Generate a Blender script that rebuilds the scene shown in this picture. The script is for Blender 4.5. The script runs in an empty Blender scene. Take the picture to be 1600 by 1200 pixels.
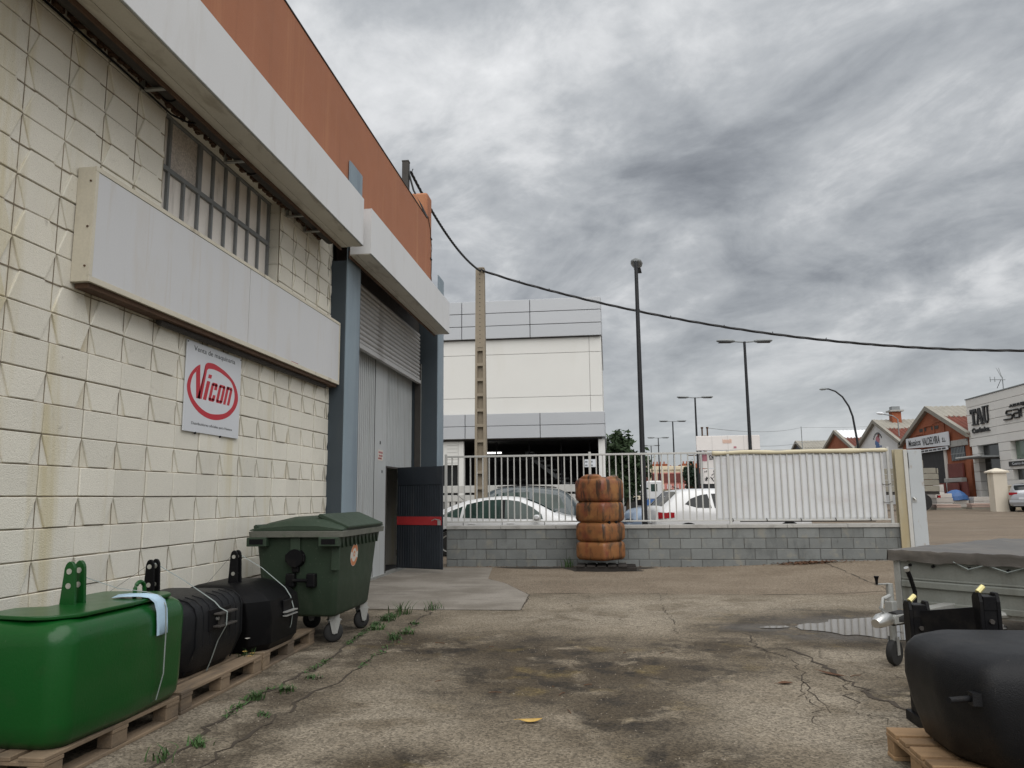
import bpy, bmesh, math, random
from mathutils import Matrix, Vector, noise as mnoise
random.seed(11)
R = math.radians
SC = bpy.context.scene
COL = SC.collection

# ------------------------------------------------------------------ camera
cam_d = bpy.data.cameras.new('camera')
cam = bpy.data.objects.new('camera', cam_d); COL.objects.link(cam)
cam_d.sensor_fit = 'HORIZONTAL'; cam_d.sensor_width = 36.0
cam_d.lens = 1195.0 / 1600.0 * 36.0
cam_d.clip_start = 0.05; cam_d.clip_end = 3000
_r = Matrix.Rotation(R(7.08), 4, 'Z') @ Matrix.Rotation(R(8.47), 4, 'X') @ Matrix.Rotation(R(0.57), 4, 'Y') @ Matrix.Rotation(R(90), 4, 'X')
cam.matrix_world = Matrix.Translation((0, 0, 1.40)) @ _r
SC.camera = cam

# ------------------------------------------------------------------ world
W = bpy.data.worlds.new('World'); SC.world = W; W.use_nodes = True
nt = W.node_tree; N = nt.nodes; L = nt.links
N.clear()
def wn(t, **k):
    n = N.new(t)
    for a, b in k.items(): setattr(n, a, b)
    return n
SKYLOC = (9.1, 5.5, 0.0); SKYLOC2 = (11.0, 3.4, 0.0)
SUN_TO = Vector((0.15, -0.50, 0.84)).normalized()      # towards the bright part of the overcast
sky = wn('ShaderNodeTexSky', sky_type='NISHITA'); sky.sun_disc = False
sky.sun_elevation = math.asin(SUN_TO.z); sky.sun_rotation = math.atan2(SUN_TO.x, SUN_TO.y)
tc = wn('ShaderNodeTexCoord'); sep = wn('ShaderNodeSeparateXYZ'); L.new(tc.outputs['Generated'], sep.inputs[0])
def wm(op, a, b=None, c=None):
    n = wn('ShaderNodeMath', operation=op)
    for i, x in enumerate((a, b, c)):
        if x is None: continue
        if isinstance(x, (int, float)): n.inputs[i].default_value = x
        else: L.new(x, n.inputs[i])
    return n.outputs[0]
zc = wm('ADD', wm('MAXIMUM', sep.outputs[2], 0.0), 0.30)
u = wm('DIVIDE', sep.outputs[0], zc); v = wm('DIVIDE', sep.outputs[1], zc)
comb = wn('ShaderNodeCombineXYZ'); L.new(u, comb.inputs[0]); L.new(v, comb.inputs[1])
def wnoise(rot, sc, scale, det, dist, rough=0.5, loc=(0, 0, 0)):
    mp = wn('ShaderNodeMapping', vector_type='TEXTURE'); mp.inputs['Rotation'].default_value = (0, 0, R(rot)); mp.inputs['Scale'].default_value = sc; mp.inputs['Location'].default_value = loc
    L.new(comb.outputs[0], mp.inputs[0])
    n = wn('ShaderNodeTexNoise'); n.inputs['Scale'].default_value = scale; n.inputs['Detail'].default_value = det
    n.inputs['Roughness'].default_value = rough; n.inputs['Distortion'].default_value = dist
    L.new(mp.outputs[0], n.inputs[0]); return n.outputs[0]
n1 = wnoise(-38, (1.28, 1.0, 1), 2.9, 11, 0.5, 0.58, SKYLOC)
n2 = wnoise(-25, (1.3, 1.0, 1), 0.95, 3, 0.3, 0.5, SKYLOC2)
n4 = wnoise(-20, (1.1, 1.0, 1), 24.0, 6, 0.4, 0.6)
n3 = wnoise(-45, (1.35, 1.0, 1), 9.0, 8, 0.7, 0.62)
mixn = wm('ADD', wm('ADD', wm('ADD', wm('MULTIPLY', n1, 0.46), wm('MULTIPLY', n2, 0.38)), wm('MULTIPLY', n3, 0.11)), wm('MULTIPLY', n4, 0.05))
ramp = wn('ShaderNodeValToRGB'); L.new(mixn, ramp.inputs[0])
e = ramp.color_ramp.elements
e[0].position = 0.33; e[0].color = (0.172, 0.186, 0.208, 1)
e[1].position = 0.66; e[1].color = (0.84, 0.845, 0.855, 1)
for p, c in ((0.40, (0.255, 0.272, 0.296)), (0.445, (0.328, 0.347, 0.370)), (0.50, (0.428, 0.446, 0.466)), (0.555, (0.590, 0.603, 0.617))):
    q = e.new(p); q.color = (*c, 1)
# near the horizon the deck merges into an even pale grey
hz = wn('ShaderNodeMapRange'); hz.inputs[1].default_value = 0.0; hz.inputs[2].default_value = 0.24; hz.inputs[3].default_value = 0.85; hz.inputs[4].default_value = 0.0
L.new(sep.outputs[2], hz.inputs[0])
mh = wn('ShaderNodeMixRGB'); L.new(hz.outputs[0], mh.inputs[0]); L.new(ramp.outputs[0], mh.inputs[1]); mh.inputs[2].default_value = (0.525, 0.550, 0.562, 1)
# standard overcast: brightens slowly towards the zenith
el = wm('MULTIPLY_ADD', wm('MAXIMUM', sep.outputs[2], 0.0), 0.40, 0.98)
SKYGAIN = 4.3
vm = wn('ShaderNodeVectorMath', operation='SCALE'); L.new(mh.outputs[0], vm.inputs[0]); L.new(wm('MULTIPLY', el, SKYGAIN), vm.inputs['Scale'])
mk = wn('ShaderNodeMixRGB'); mk.inputs[0].default_value = 0.985
L.new(sky.outputs[0], mk.inputs[1]); L.new(vm.outputs[0], mk.inputs[2])
bg = wn('ShaderNodeBackground'); bg.inputs['Strength'].default_value = 0.1
L.new(mk.outputs[0], bg.inputs['Color'])
wo = wn('ShaderNodeOutputWorld'); L.new(bg.outputs[0], wo.inputs[0])

# ------------------------------------------------------------------ sun behind cloud
sd = bpy.data.lights.new('sun', 'SUN'); sd.energy = 1.5; sd.angle = R(85); sd.color = (1.0, 0.975, 0.94)
so = bpy.data.objects.new('sun', sd); COL.objects.link(so)
so.rotation_euler = (-SUN_TO).to_track_quat('-Z', 'Y').to_euler()
so.location = (0, -20, 40)

SC.view_settings.view_transform = 'Standard'; SC.view_settings.look = 'None'
SC.view_settings.exposure = 1.20; SC.view_settings.gamma = 1.0
SC.view_settings.use_curve_mapping = False

# ------------------------------------------------------------------ materials
def ramp_between(nodes, links, src, a, b):
    m = nodes.new('ShaderNodeMapRange'); m.inputs[1].default_value = a; m.inputs[2].default_value = b
    m.interpolation_type = 'SMOOTHSTEP'
    links.new(src, m.inputs[0]); return m.outputs[0]

def mat(name, col, rough=0.6, var=0.14, vscale=2.5, fine=0.06, fscale=120, bump=0.0, bscale=90, metal=0.0, spec=0.5,
        stain=None, stains=0.6, sstretch=(1, 1, 0.12), sscale=3.0, sth=(0.52, 0.7), rnd=0.0, grain=None, coat=0.0, trans=0.0, ior=1.45, dirt=None):
    m = bpy.data.materials.new(name); m.use_nodes = True
    n = m.node_tree.nodes; l = m.node_tree.links
    b = n['Principled BSDF']
    g = n.new('ShaderNodeNewGeometry')
    oi = n.new('ShaderNodeObjectInfo')
    pos = g.outputs['Position']
    def noise(scale, det=4, stretch=None, rough_=0.55, dist=0.0):
        t = n.new('ShaderNodeTexNoise'); t.inputs['Scale'].default_value = scale; t.inputs['Detail'].default_value = det
        t.inputs['Roughness'].default_value = rough_; t.inputs['Distortion'].default_value = dist
        if stretch:
            mp = n.new('ShaderNodeMapping'); mp.inputs['Scale'].default_value = stretch; l.new(pos, mp.inputs[0]); l.new(mp.outputs[0], t.inputs[0])
        else: l.new(pos, t.inputs[0])
        return t.outputs[0]
    def math_(op, a, b_=None, c=None):
        q = n.new('ShaderNodeMath'); q.operation = op
        for i, x in enumerate((a, b_, c)):
            if x is None: continue
            if isinstance(x, (int, float)): q.inputs[i].default_value = x
            else: l.new(x, q.inputs[i])
        return q.outputs[0]
    fac = math_('MULTIPLY_ADD', math_('SUBTRACT', noise(vscale, 6), 0.5), 2.6 * var, 1.0)
    if fine: fac = math_('MULTIPLY', fac, math_('MULTIPLY_ADD', math_('SUBTRACT', noise(fscale, 2), 0.5), 4 * fine, 1.0))
    if grain: fac = math_('MULTIPLY', fac, math_('MULTIPLY_ADD', math_('SUBTRACT', noise(grain[1], 5, grain[2]), 0.5), 3 * grain[0], 1.0))
    if rnd: fac = math_('MULTIPLY', fac, math_('MULTIPLY_ADD', math_('SUBTRACT', oi.outputs['Random'], 0.5), 2 * rnd, 1.0))
    sc = n.new('ShaderNodeVectorMath'); sc.operation = 'SCALE'; sc.inputs[0].default_value = col[:3]; l.new(fac, sc.inputs['Scale'])
    out = sc.outputs[0]
    lst = []
    if stain: lst.append((stain, stains, sstretch, sscale, sth))
    if dirt: lst += dirt
    for (sc_, am, st_, ss_, th_) in lst:
        mx = n.new('ShaderNodeMixRGB'); f = ramp_between(n, l, noise(ss_, 7, st_, 0.6, 0.3), th_[0], th_[1])
        l.new(math_('MULTIPLY', f, am), mx.inputs[0]); l.new(out, mx.inputs[1]); mx.inputs[2].default_value = (*sc_, 1); out = mx.outputs[0]
    l.new(out, b.inputs['Base Color'])
    l.new(math_('MINIMUM', math_('MULTIPLY_ADD', math_('SUBTRACT', noise(vscale * 3, 4), 0.5), 0.35 * rough, rough), 1.0), b.inputs['Roughness'])
    b.inputs['Metallic'].default_value = metal
    b.inputs['Specular IOR Level'].default_value = spec
    b.inputs['IOR'].default_value = ior
    if coat: b.inputs['Coat Weight'].default_value = coat; b.inputs['Coat Roughness'].default_value = 0.06
    if trans: b.inputs['Transmission Weight'].default_value = trans
    if bump:
        bp = n.new('ShaderNodeBump'); bp.inputs['Strength'].default_value = min(1.0, bump); bp.inputs['Distance'].default_value = 0.01
        l.new(noise(bscale, 5), bp.inputs['Height']); l.new(bp.outputs[0], b.inputs['Normal'])
    m['tree'] = 1
    return m

M = {}
YEL = (0.42, 0.30, 0.085)
M['block'] = mat('painted_block', (0.72, 0.692, 0.608), 0.8, 0.09, 1.6, 0.10, 160, 0.55, 110, stain=(0.52, 0.43, 0.19), stains=0.55, sstretch=(1, 1.9, 0.16), sscale=1.4, sth=(0.53, 0.72), rnd=0.055,
                 dirt=[((0.13, 0.105, 0.08), 0.35, (1, 1, 1), 7.0, (0.62, 0.8)), ((0.20, 0.17, 0.13), 0.5, (1, 1, 1), 55.0, (0.64, 0.74))])
M['mortar'] = mat('mortar', (0.36, 0.31, 0.235), 0.9, 0.2, 3, 0.12, 130, 0.5, 90, dirt=[((0.10, 0.08, 0.06), 0.7, (1, 1, 3), 5.0, (0.46, 0.66))])
M['core'] = mat('painted_recess', (0.73, 0.702, 0.618), 0.85, 0.09, 1.6, 0.12, 140, 0.5, 100, stain=(0.44, 0.345, 0.155), stains=0.55, sstretch=(1, 1.6, 0.16), sscale=1.4, sth=(0.54, 0.72))
M['jointdirt'] = mat('joint_dirt', (0.20, 0.165, 0.12), 0.95, 0.3, 5, 0.1, 90, stain=(0.42, 0.37, 0.28), stains=0.85, sstretch=(1, 1, 0.4), sscale=4.5, sth=(0.50, 0.62))
M['plinth'] = mat('plinth_concrete', (0.24, 0.22, 0.19), 0.9, 0.22, 4, 0.12, 90, 0.7, 60)
M['orange'] = mat('orange_render', (0.345, 0.142, 0.076), 0.85, 0.10, 1.1, 0.05, 200, 0.3, 150, stain=(0.46, 0.22, 0.11), stains=0.5, sstretch=(1, 1.6, 0.1), sscale=1.6, dirt=[((0.14, 0.07, 0.045), 0.28, (1, 2.2, 0.10), 3.2, (0.58, 0.75))])
M['white_panel'] = mat('white_sheet_metal', (0.64, 0.645, 0.65), 0.42, 0.035, 1.2, 0.02, 60, stain=(0.46, 0.43, 0.38), stains=0.22, sstretch=(1, 2.2, 0.4), sscale=2.2, sth=(0.50, 0.72))
M['soffit'] = mat('soffit_sheet', (0.50, 0.475, 0.41), 0.6, 0.12, 2, 0.05, 80, stain=(0.2, 0.16, 0.11), stains=0.5, sstretch=(3, 1, 1), sscale=2.0)
M['rust'] = mat('rusted_steel', (0.085, 0.048, 0.028), 0.85, 0.4, 6, 0.15, 70, 0.5, 60)
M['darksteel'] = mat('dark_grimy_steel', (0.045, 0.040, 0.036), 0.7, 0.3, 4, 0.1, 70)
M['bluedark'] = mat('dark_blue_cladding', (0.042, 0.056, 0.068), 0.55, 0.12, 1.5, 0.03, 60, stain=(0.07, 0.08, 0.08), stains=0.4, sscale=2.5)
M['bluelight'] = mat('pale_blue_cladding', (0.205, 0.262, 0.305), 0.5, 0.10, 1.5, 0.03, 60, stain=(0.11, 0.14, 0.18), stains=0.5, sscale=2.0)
M['mullion'] = mat('grey_painted_mullion', (0.205, 0.215, 0.22), 0.6, 0.2, 5, 0.06, 60)
M['milky'] = mat('milky_glass', (0.82, 0.775, 0.72), 0.30, 0.12, 1.8, 0.03, 40, 0.15, 40, stain=(0.22, 0.18, 0.14), stains=0.55, sstretch=(1, 2, 0.4), sscale=2.0)
M['frosted'] = mat('frosted_glass', (0.55, 0.50, 0.45), 0.35, 0.2, 3, 0.35, 55, 0.9, 55)
M['signbox'] = mat('aged_cream_metal', (0.60, 0.56, 0.46), 0.6, 0.10, 2, 0.05, 60, stain=(0.16, 0.11, 0.06), stains=0.55, sstretch=(1, 1, 0.25), sscale=5, sth=(0.58, 0.74))
M['signface'] = mat('faded_sign_face', (0.585, 0.59, 0.60), 0.45, 0.05, 0.9, 0.02, 70, stain=(0.50, 0.43, 0.33), stains=0.22, sstretch=(1, 2.5, 0.6), sscale=1.5, sth=(0.48, 0.72), dirt=[((0.42, 0.33, 0.20), 0.18, (1, 7, 0.5), 1.8, (0.56, 0.72))])
M['corr'] = mat('corrugated_grey_sheet', (0.43, 0.45, 0.455), 0.5, 0.10, 1.0, 0.03, 60, stain=(0.24, 0.23, 0.21), stains=0.45, sstretch=(1, 5, 0.25), sscale=2)
M['slat'] = mat('shutter_slat', (0.42, 0.42, 0.415), 0.45, 0.12, 1.5, 0.04, 60, stain=(0.18, 0.165, 0.15), stains=0.5, sscale=2.4)
M['blackdoor'] = mat('dark_navy_door', (0.022, 0.027, 0.034), 0.45, 0.25, 3, 0.05, 50, stain=(0.06, 0.06, 0.06), stains=0.35)
M['redband'] = mat('red_band', (0.36, 0.030, 0.032), 0.5, 0.15, 3, 0.05, 60)
M['chrome'] = mat('worn_bright_metal', (0.62, 0.62, 0.60), 0.3, 0.15, 8, 0.05, 50, metal=0.9)
M['galv'] = mat('galvanised_steel', (0.36, 0.365, 0.35), 0.45, 0.18, 5, 0.10, 60, metal=0.45, stain=(0.2, 0.19, 0.17), stains=0.4, sscale=4)
M['aluside'] = mat('weathered_trailer_side', (0.205, 0.215, 0.195), 0.5, 0.18, 3, 0.07, 60, metal=0.25, stain=(0.12, 0.115, 0.10), stains=0.5, sscale=4, dirt=[((0.30, 0.20, 0.08), 0.35, (1, 1, 1), 4, (0.62, 0.8))])
M['tarp'] = mat('dark_grey_tarpaulin', (0.075, 0.068, 0.060), 0.40, 0.2, 2, 0.05, 80, 0.2, 30, stain=(0.14, 0.122, 0.10), stains=0.6, sstretch=(1, 1, 1), sscale=3, sth=(0.45, 0.7))
M['black'] = mat('black_plastic', (0.006, 0.006, 0.007), 0.45, 0.2, 4, 0.05, 90, 0.15, 180, spec=0.16, stain=(0.02, 0.018, 0.016), stains=0.5, sstretch=(1, 1, 1), sscale=7)
M['blackiron'] = mat('black_casting', (0.0042, 0.0042, 0.0048), 0.42, 0.2, 4, 0.06, 120, 0.2, 140, spec=0.13, stain=(0.012, 0.0115, 0.011), stains=0.4, sstretch=(1, 1, 1), sscale=6)
M['greyiron'] = mat('dark_grey_casting', (0.010, 0.0105, 0.012), 0.46, 0.14, 4, 0.08, 140, 0.28, 160, spec=0.2, stain=(0.026, 0.024, 0.022), stains=0.4, sstretch=(1, 1, 1), sscale=5, dirt=[((0.085, 0.08, 0.07), 0.5, (1, 1, 0.25), 34, (0.66, 0.74))])
M['green'] = mat('glossy_green_paint', (0.0045, 0.066, 0.011), 0.30, 0.07, 3, 0.02, 120, 0.10, 60, coat=0.12, spec=0.35, stain=(0.017, 0.055, 0.016), stains=0.35, sstretch=(1, 1, 1), sscale=5, dirt=[((0.10, 0.13, 0.09), 0.35, (1, 1, 0.3), 40, (0.68, 0.76)), ((0.012, 0.03, 0.012), 0.5, (1, 1, 0.2), 3.0, (0.58, 0.75))])
M['bin'] = mat('bin_green_plastic', (0.023, 0.041, 0.024), 0.60, 0.18, 3, 0.07, 90, 0.15, 120, stain=(0.050, 0.064, 0.046), stains=0.55, sstretch=(1, 1, 0.35), sscale=6, dirt=[((0.13, 0.15, 0.12), 0.5, (1, 1, 1), 38, (0.62, 0.72))])
M['binrim'] = mat('scuffed_grey_rim', (0.125, 0.128, 0.108), 0.7, 0.25, 5, 0.12, 70, 0.3, 60, rnd=0.0, stain=(0.06, 0.085, 0.05), stains=0.5, sstretch=(1, 1, 1), sscale=8)
M['rubber'] = mat('black_rubber', (0.018, 0.018, 0.018), 0.75, 0.2, 6, 0.05, 60)
M['wood'] = mat('pallet_wood', (0.205, 0.150, 0.098), 0.85, 0.26, 4, 0.06, 90, 0.35, 70, rnd=0.16, grain=(0.16, 26, (1, 0.08, 1)), stain=(0.07, 0.056, 0.044), stains=0.7, sstretch=(1, 0.3, 1), sscale=5, sth=(0.46, 0.66))
M['woodx'] = mat('fresh_pallet_wood', (0.32, 0.205, 0.110), 0.8, 0.22, 4, 0.06, 90, 0.35, 70, rnd=0.16, grain=(0.16, 26, (0.08, 1, 1)), stain=(0.10, 0.065, 0.038), stains=0.6, sstretch=(0.3, 1, 1), sscale=5, sth=(0.5, 0.7))
M['greyblock'] = mat('grey_concrete_block', (0.172, 0.182, 0.178), 0.9, 0.22, 3, 0.14, 110, 0.5, 90, rnd=0.14, stain=(0.085, 0.09, 0.088), stains=0.6, sstretch=(1, 1, 0.4), sscale=3, dirt=[((0.27, 0.25, 0.20), 0.45, (1, 1, 1), 4.2, (0.54, 0.70)), ((0.045, 0.042, 0.038), 0.5, (1, 1, 0.5), 6.5, (0.62, 0.74))])
M['greymortar'] = mat('grey_mortar', (0.115, 0.115, 0.108), 0.9, 0.2, 4, 0.1, 90)
M['cap'] = mat('coping_concrete', (0.36, 0.355, 0.335), 0.85, 0.18, 3, 0.1, 80, 0.3, 60, stain=(0.19, 0.18, 0.16), stains=0.5, sstretch=(1, 1, 1), sscale=4)
M['whitebar'] = mat('white_painted_railing', (0.455, 0.455, 0.435), 0.5, 0.14, 4, 0.04, 80, stain=(0.35, 0.30, 0.22), stains=0.35, sscale=6, sth=(0.58, 0.75))
M['banner'] = mat('faded_white_banner', (0.60, 0.615, 0.63), 0.55, 0.08, 1.2, 0.03, 70, 0.15, 12, stain=(0.50, 0.50, 0.50), stains=0.6, sstretch=(0.6, 1, 1), sscale=1.6, dirt=[((0.52, 0.45, 0.44), 0.30, (0.7, 1, 1.6), 2.2, (0.52, 0.7))])
M['cream'] = mat('cream_hem', (0.52, 0.47, 0.335), 0.6, 0.16, 3, 0.05, 60)
M['creampost'] = mat('aged_cream_steel', (0.35, 0.31, 0.21), 0.6, 0.18, 2.5, 0.06, 70, stain=(0.30, 0.22, 0.10), stains=0.45, sscale=4)
M['gategrey'] = mat('pale_grey_gate_paint', (0.39, 0.415, 0.43), 0.55, 0.08, 2, 0.04, 70, stain=(0.24, 0.17, 0.10), stains=0.55, sstretch=(1, 1, 0.5), sscale=7, sth=(0.60, 0.72))
M['pole'] = mat('old_pole_concrete', (0.265, 0.225, 0.170), 0.9, 0.16, 2.5, 0.1, 70, 0.3, 60)
M['lamp_dark'] = mat('black_lamp_paint', (0.010, 0.011, 0.013), 0.5, 0.15, 3, 0.03, 50)
M['lamp_grey'] = mat('grey_lamp_head', (0.22, 0.235, 0.24), 0.5, 0.12, 3, 0.03, 50)
M['cable'] = mat('black_cable', (0.010, 0.010, 0.011), 0.6, 0.2, 8, 0.05, 60)
M['tank'] = mat('weathered_orange_plastic', (0.235, 0.100, 0.036), 0.42, 0.20, 3, 0.06, 80, 0.15, 60, stain=(0.15, 0.036, 0.020), stains=0.8, sstretch=(1, 1, 0.8), sscale=2.2, sth=(0.45, 0.62), dirt=[((0.34, 0.18, 0.06), 0.45, (1, 1, 1), 3.0, (0.50, 0.66)), ((0.030, 0.022, 0.016), 0.9, (1, 1, 0.16), 7, (0.51, 0.63)), ((0.05, 0.035, 0.02), 0.75, (1, 1, 1), 5, (0.50, 0.70))])
M['grime'] = mat('black_grime', (0.022, 0.018, 0.015), 0.8, 0.3, 6, 0.1, 60, 0.4, 60)
M['carwhite'] = mat('white_car_paint', (0.60, 0.605, 0.61), 0.28, 0.03, 1, 0.0, 60, coat=0.6)
M['carsilver'] = mat('silver_car_paint', (0.40, 0.41, 0.43), 0.3, 0.05, 1, 0.0, 60, metal=0.5, coat=0.6)
M['carblue'] = mat('pale_blue_car_paint', (0.30, 0.38, 0.50), 0.3, 0.05, 1, 0.0, 60, metal=0.3, coat=0.5)
M['cardark'] = mat('dark_teal_car_paint', (0.020, 0.034, 0.040), 0.25, 0.05, 1, 0.0, 60, metal=0.2, coat=0.7)
M['carglass'] = mat('dark_car_glass', (0.006, 0.008, 0.009), 0.06, 0.1, 2, 0.0, 60, spec=0.35)
M['carglassg'] = mat('green_tinted_car_glass', (0.026, 0.046, 0.040), 0.06, 0.8, 2.6, 0.0, 60, spec=0.40)
M['redlamp'] = mat('red_lamp_lens', (0.30, 0.012, 0.018), 0.2, 0.2, 6, 0.0, 60, coat=0.4)
M['facade_white'] = mat('white_facade_panel', (0.66, 0.655, 0.625), 0.6, 0.04, 0.7, 0.01, 60, stain=(0.60, 0.585, 0.53), stains=0.3, sstretch=(1, 1, 0.2), sscale=0.8)
M['facade_grey'] = mat('grey_composite_panel', (0.44, 0.455, 0.475), 0.35, 0.03, 0.6, 0.0, 60, metal=0.15, rnd=0.02)
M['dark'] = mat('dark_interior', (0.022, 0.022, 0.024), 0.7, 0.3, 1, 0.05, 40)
M['darkglass'] = mat('dark_shop_glass', (0.014, 0.016, 0.018), 0.12, 0.2, 1, 0.0, 40, spec=0.6)
M['tau'] = mat('pale_stone_cladding', (0.72, 0.705, 0.67), 0.6, 0.05, 0.8, 0.02, 60, rnd=0.025)
M['brick'] = mat('red_brick', (0.285, 0.088, 0.040), 0.85, 0.22, 1.3, 0.10, 16, 0.3, 10, stain=(0.36, 0.135, 0.07), stains=0.6, sstretch=(1, 1, 1), sscale=2.2)
M['whitewash'] = mat('whitewashed_gable', (0.66, 0.665, 0.66), 0.8, 0.06, 0.8, 0.02, 30)
M['tile'] = mat('red_roof_tile', (0.135, 0.040, 0.025), 0.85, 0.4, 1.2, 0.15, 10, 0.3, 8, rnd=0.12)
M['fibro'] = mat('pale_corrugated_roof', (0.255, 0.24, 0.205), 0.8, 0.18, 1, 0.08, 10)
M['whiteroof'] = mat('white_roof_sheet', (0.74, 0.75, 0.76), 0.5, 0.05, 1, 0.02, 10)
M['slate'] = mat('slate_blue_gable', (0.055, 0.065, 0.085), 0.7, 0.15, 1, 0.05, 10)
M['black_letter'] = mat('black_letter_paint', (0.012, 0.012, 0.013), 0.5, 0.1, 3, 0.0, 50)
M['red_letter'] = mat('red_logo_print', (0.47, 0.020, 0.035), 0.45, 0.08, 3, 0.0, 50)
M['signwhite'] = mat('white_sign_board', (0.61, 0.63, 0.66), 0.4, 0.04, 2, 0.01, 50)
M['leafgreen'] = mat('weed_leaf', (0.040, 0.085, 0.022), 0.7, 0.35, 9, 0.1, 60, rnd=0.2)
M['treeleaf'] = mat('tree_leaf', (0.035, 0.062, 0.024), 0.7, 0.45, 1.2, 0.1, 10)
M['treeleaf2'] = mat('dark_tree_leaf', (0.014, 0.030, 0.016), 0.7, 0.4, 1.2, 0.1, 10)
M['bark'] = mat('bark', (0.10, 0.075, 0.05), 0.9, 0.3, 5, 0.1, 40)
M['yellow'] = mat('dry_yellow_leaf', (0.50, 0.33, 0.09), 0.7, 0.2, 20, 0.1, 200)
M['brownleaf'] = mat('dry_brown_leaf', (0.095, 0.045, 0.022), 0.8, 0.4, 20, 0.1, 200)
M['strap'] = mat('grey_strap', (0.22, 0.25, 0.24), 0.5, 0.1, 20, 0.05, 100)
M['bluepad'] = mat('pale_blue_foam', (0.36, 0.50, 0.62), 0.7, 0.10, 10, 0.04, 100)
M['bluetarp'] = mat('blue_tarpaulin', (0.045, 0.12, 0.30), 0.5, 0.2, 2, 0.03, 30)
M['goods'] = mat('pale_stacked_slabs', (0.56, 0.53, 0.49), 0.7, 0.12, 2, 0.05, 20, rnd=0.12)
M['goodspink'] = mat('pink_stacked_slabs', (0.46, 0.34, 0.29), 0.7, 0.15, 2, 0.05, 20, rnd=0.12)
M['redmetal'] = mat('dark_red_sheet', (0.135, 0.035, 0.028), 0.7, 0.3, 1.5, 0.1, 20)
M['truckbed'] = mat('weathered_truck_boards', (0.24, 0.225, 0.185), 0.75, 0.2, 2, 0.08, 20, rnd=0.1)
M['pillarcream'] = mat('cream_rendered_pillar', (0.66, 0.60, 0.50), 0.8, 0.08, 1.5, 0.04, 30, stain=(0.42, 0.32, 0.17), stains=0.5, sscale=3, sth=(0.55, 0.75))
M['pinkwall'] = mat('pink_painted_wall', (0.50, 0.20, 0.17), 0.8, 0.12, 0.5, 0.03, 10)
M['creamwall'] = mat('cream_painted_wall', (0.60, 0.53, 0.40), 0.8, 0.08, 0.5, 0.03, 10)
M['greenglass'] = mat('green_tinted_window', (0.115, 0.165, 0.125), 0.12, 0.25, 0.6, 0.0, 20, spec=0.7)
M['billboard'] = mat('faded_pale_board', (0.70, 0.66, 0.63), 0.6, 0.06, 0.9, 0.02, 20, stain=(0.58, 0.47, 0.43), stains=0.4, sstretch=(1, 1, 1), sscale=0.8)
M['faintorange'] = mat('faded_orange_print', (0.60, 0.36, 0.26), 0.7, 0.2, 3, 0.02, 20)
M['pinkprint'] = mat('pink_print', (0.42, 0.17, 0.20), 0.7, 0.2, 3, 0.02, 20)
M['stickerorange'] = mat('faded_orange_sticker', (0.52, 0.20, 0.09), 0.6, 0.2, 14, 0.1, 90)
M['stickerwhite'] = mat('faded_white_sticker', (0.56, 0.53, 0.48), 0.6, 0.15, 14, 0.1, 90)
M['boltyellow'] = mat('yellow_passivated_bolt', (0.62, 0.55, 0.26), 0.35, 0.1, 14, 0.05, 90, metal=0.4)
def emit(name, col, s):
    m = bpy.data.materials.new(name); m.use_nodes = True; b = m.node_tree.nodes['Principled BSDF']
    b.inputs['Emission Color'].default_value = (*col, 1); b.inputs['Emission Strength'].default_value = s; b.inputs['Base Color'].default_value = (.8, .8, .8, 1); return m
M['tube'] = emit('lit_fluorescent_tube', (1, 0.97, 0.9), 1.6)

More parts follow.
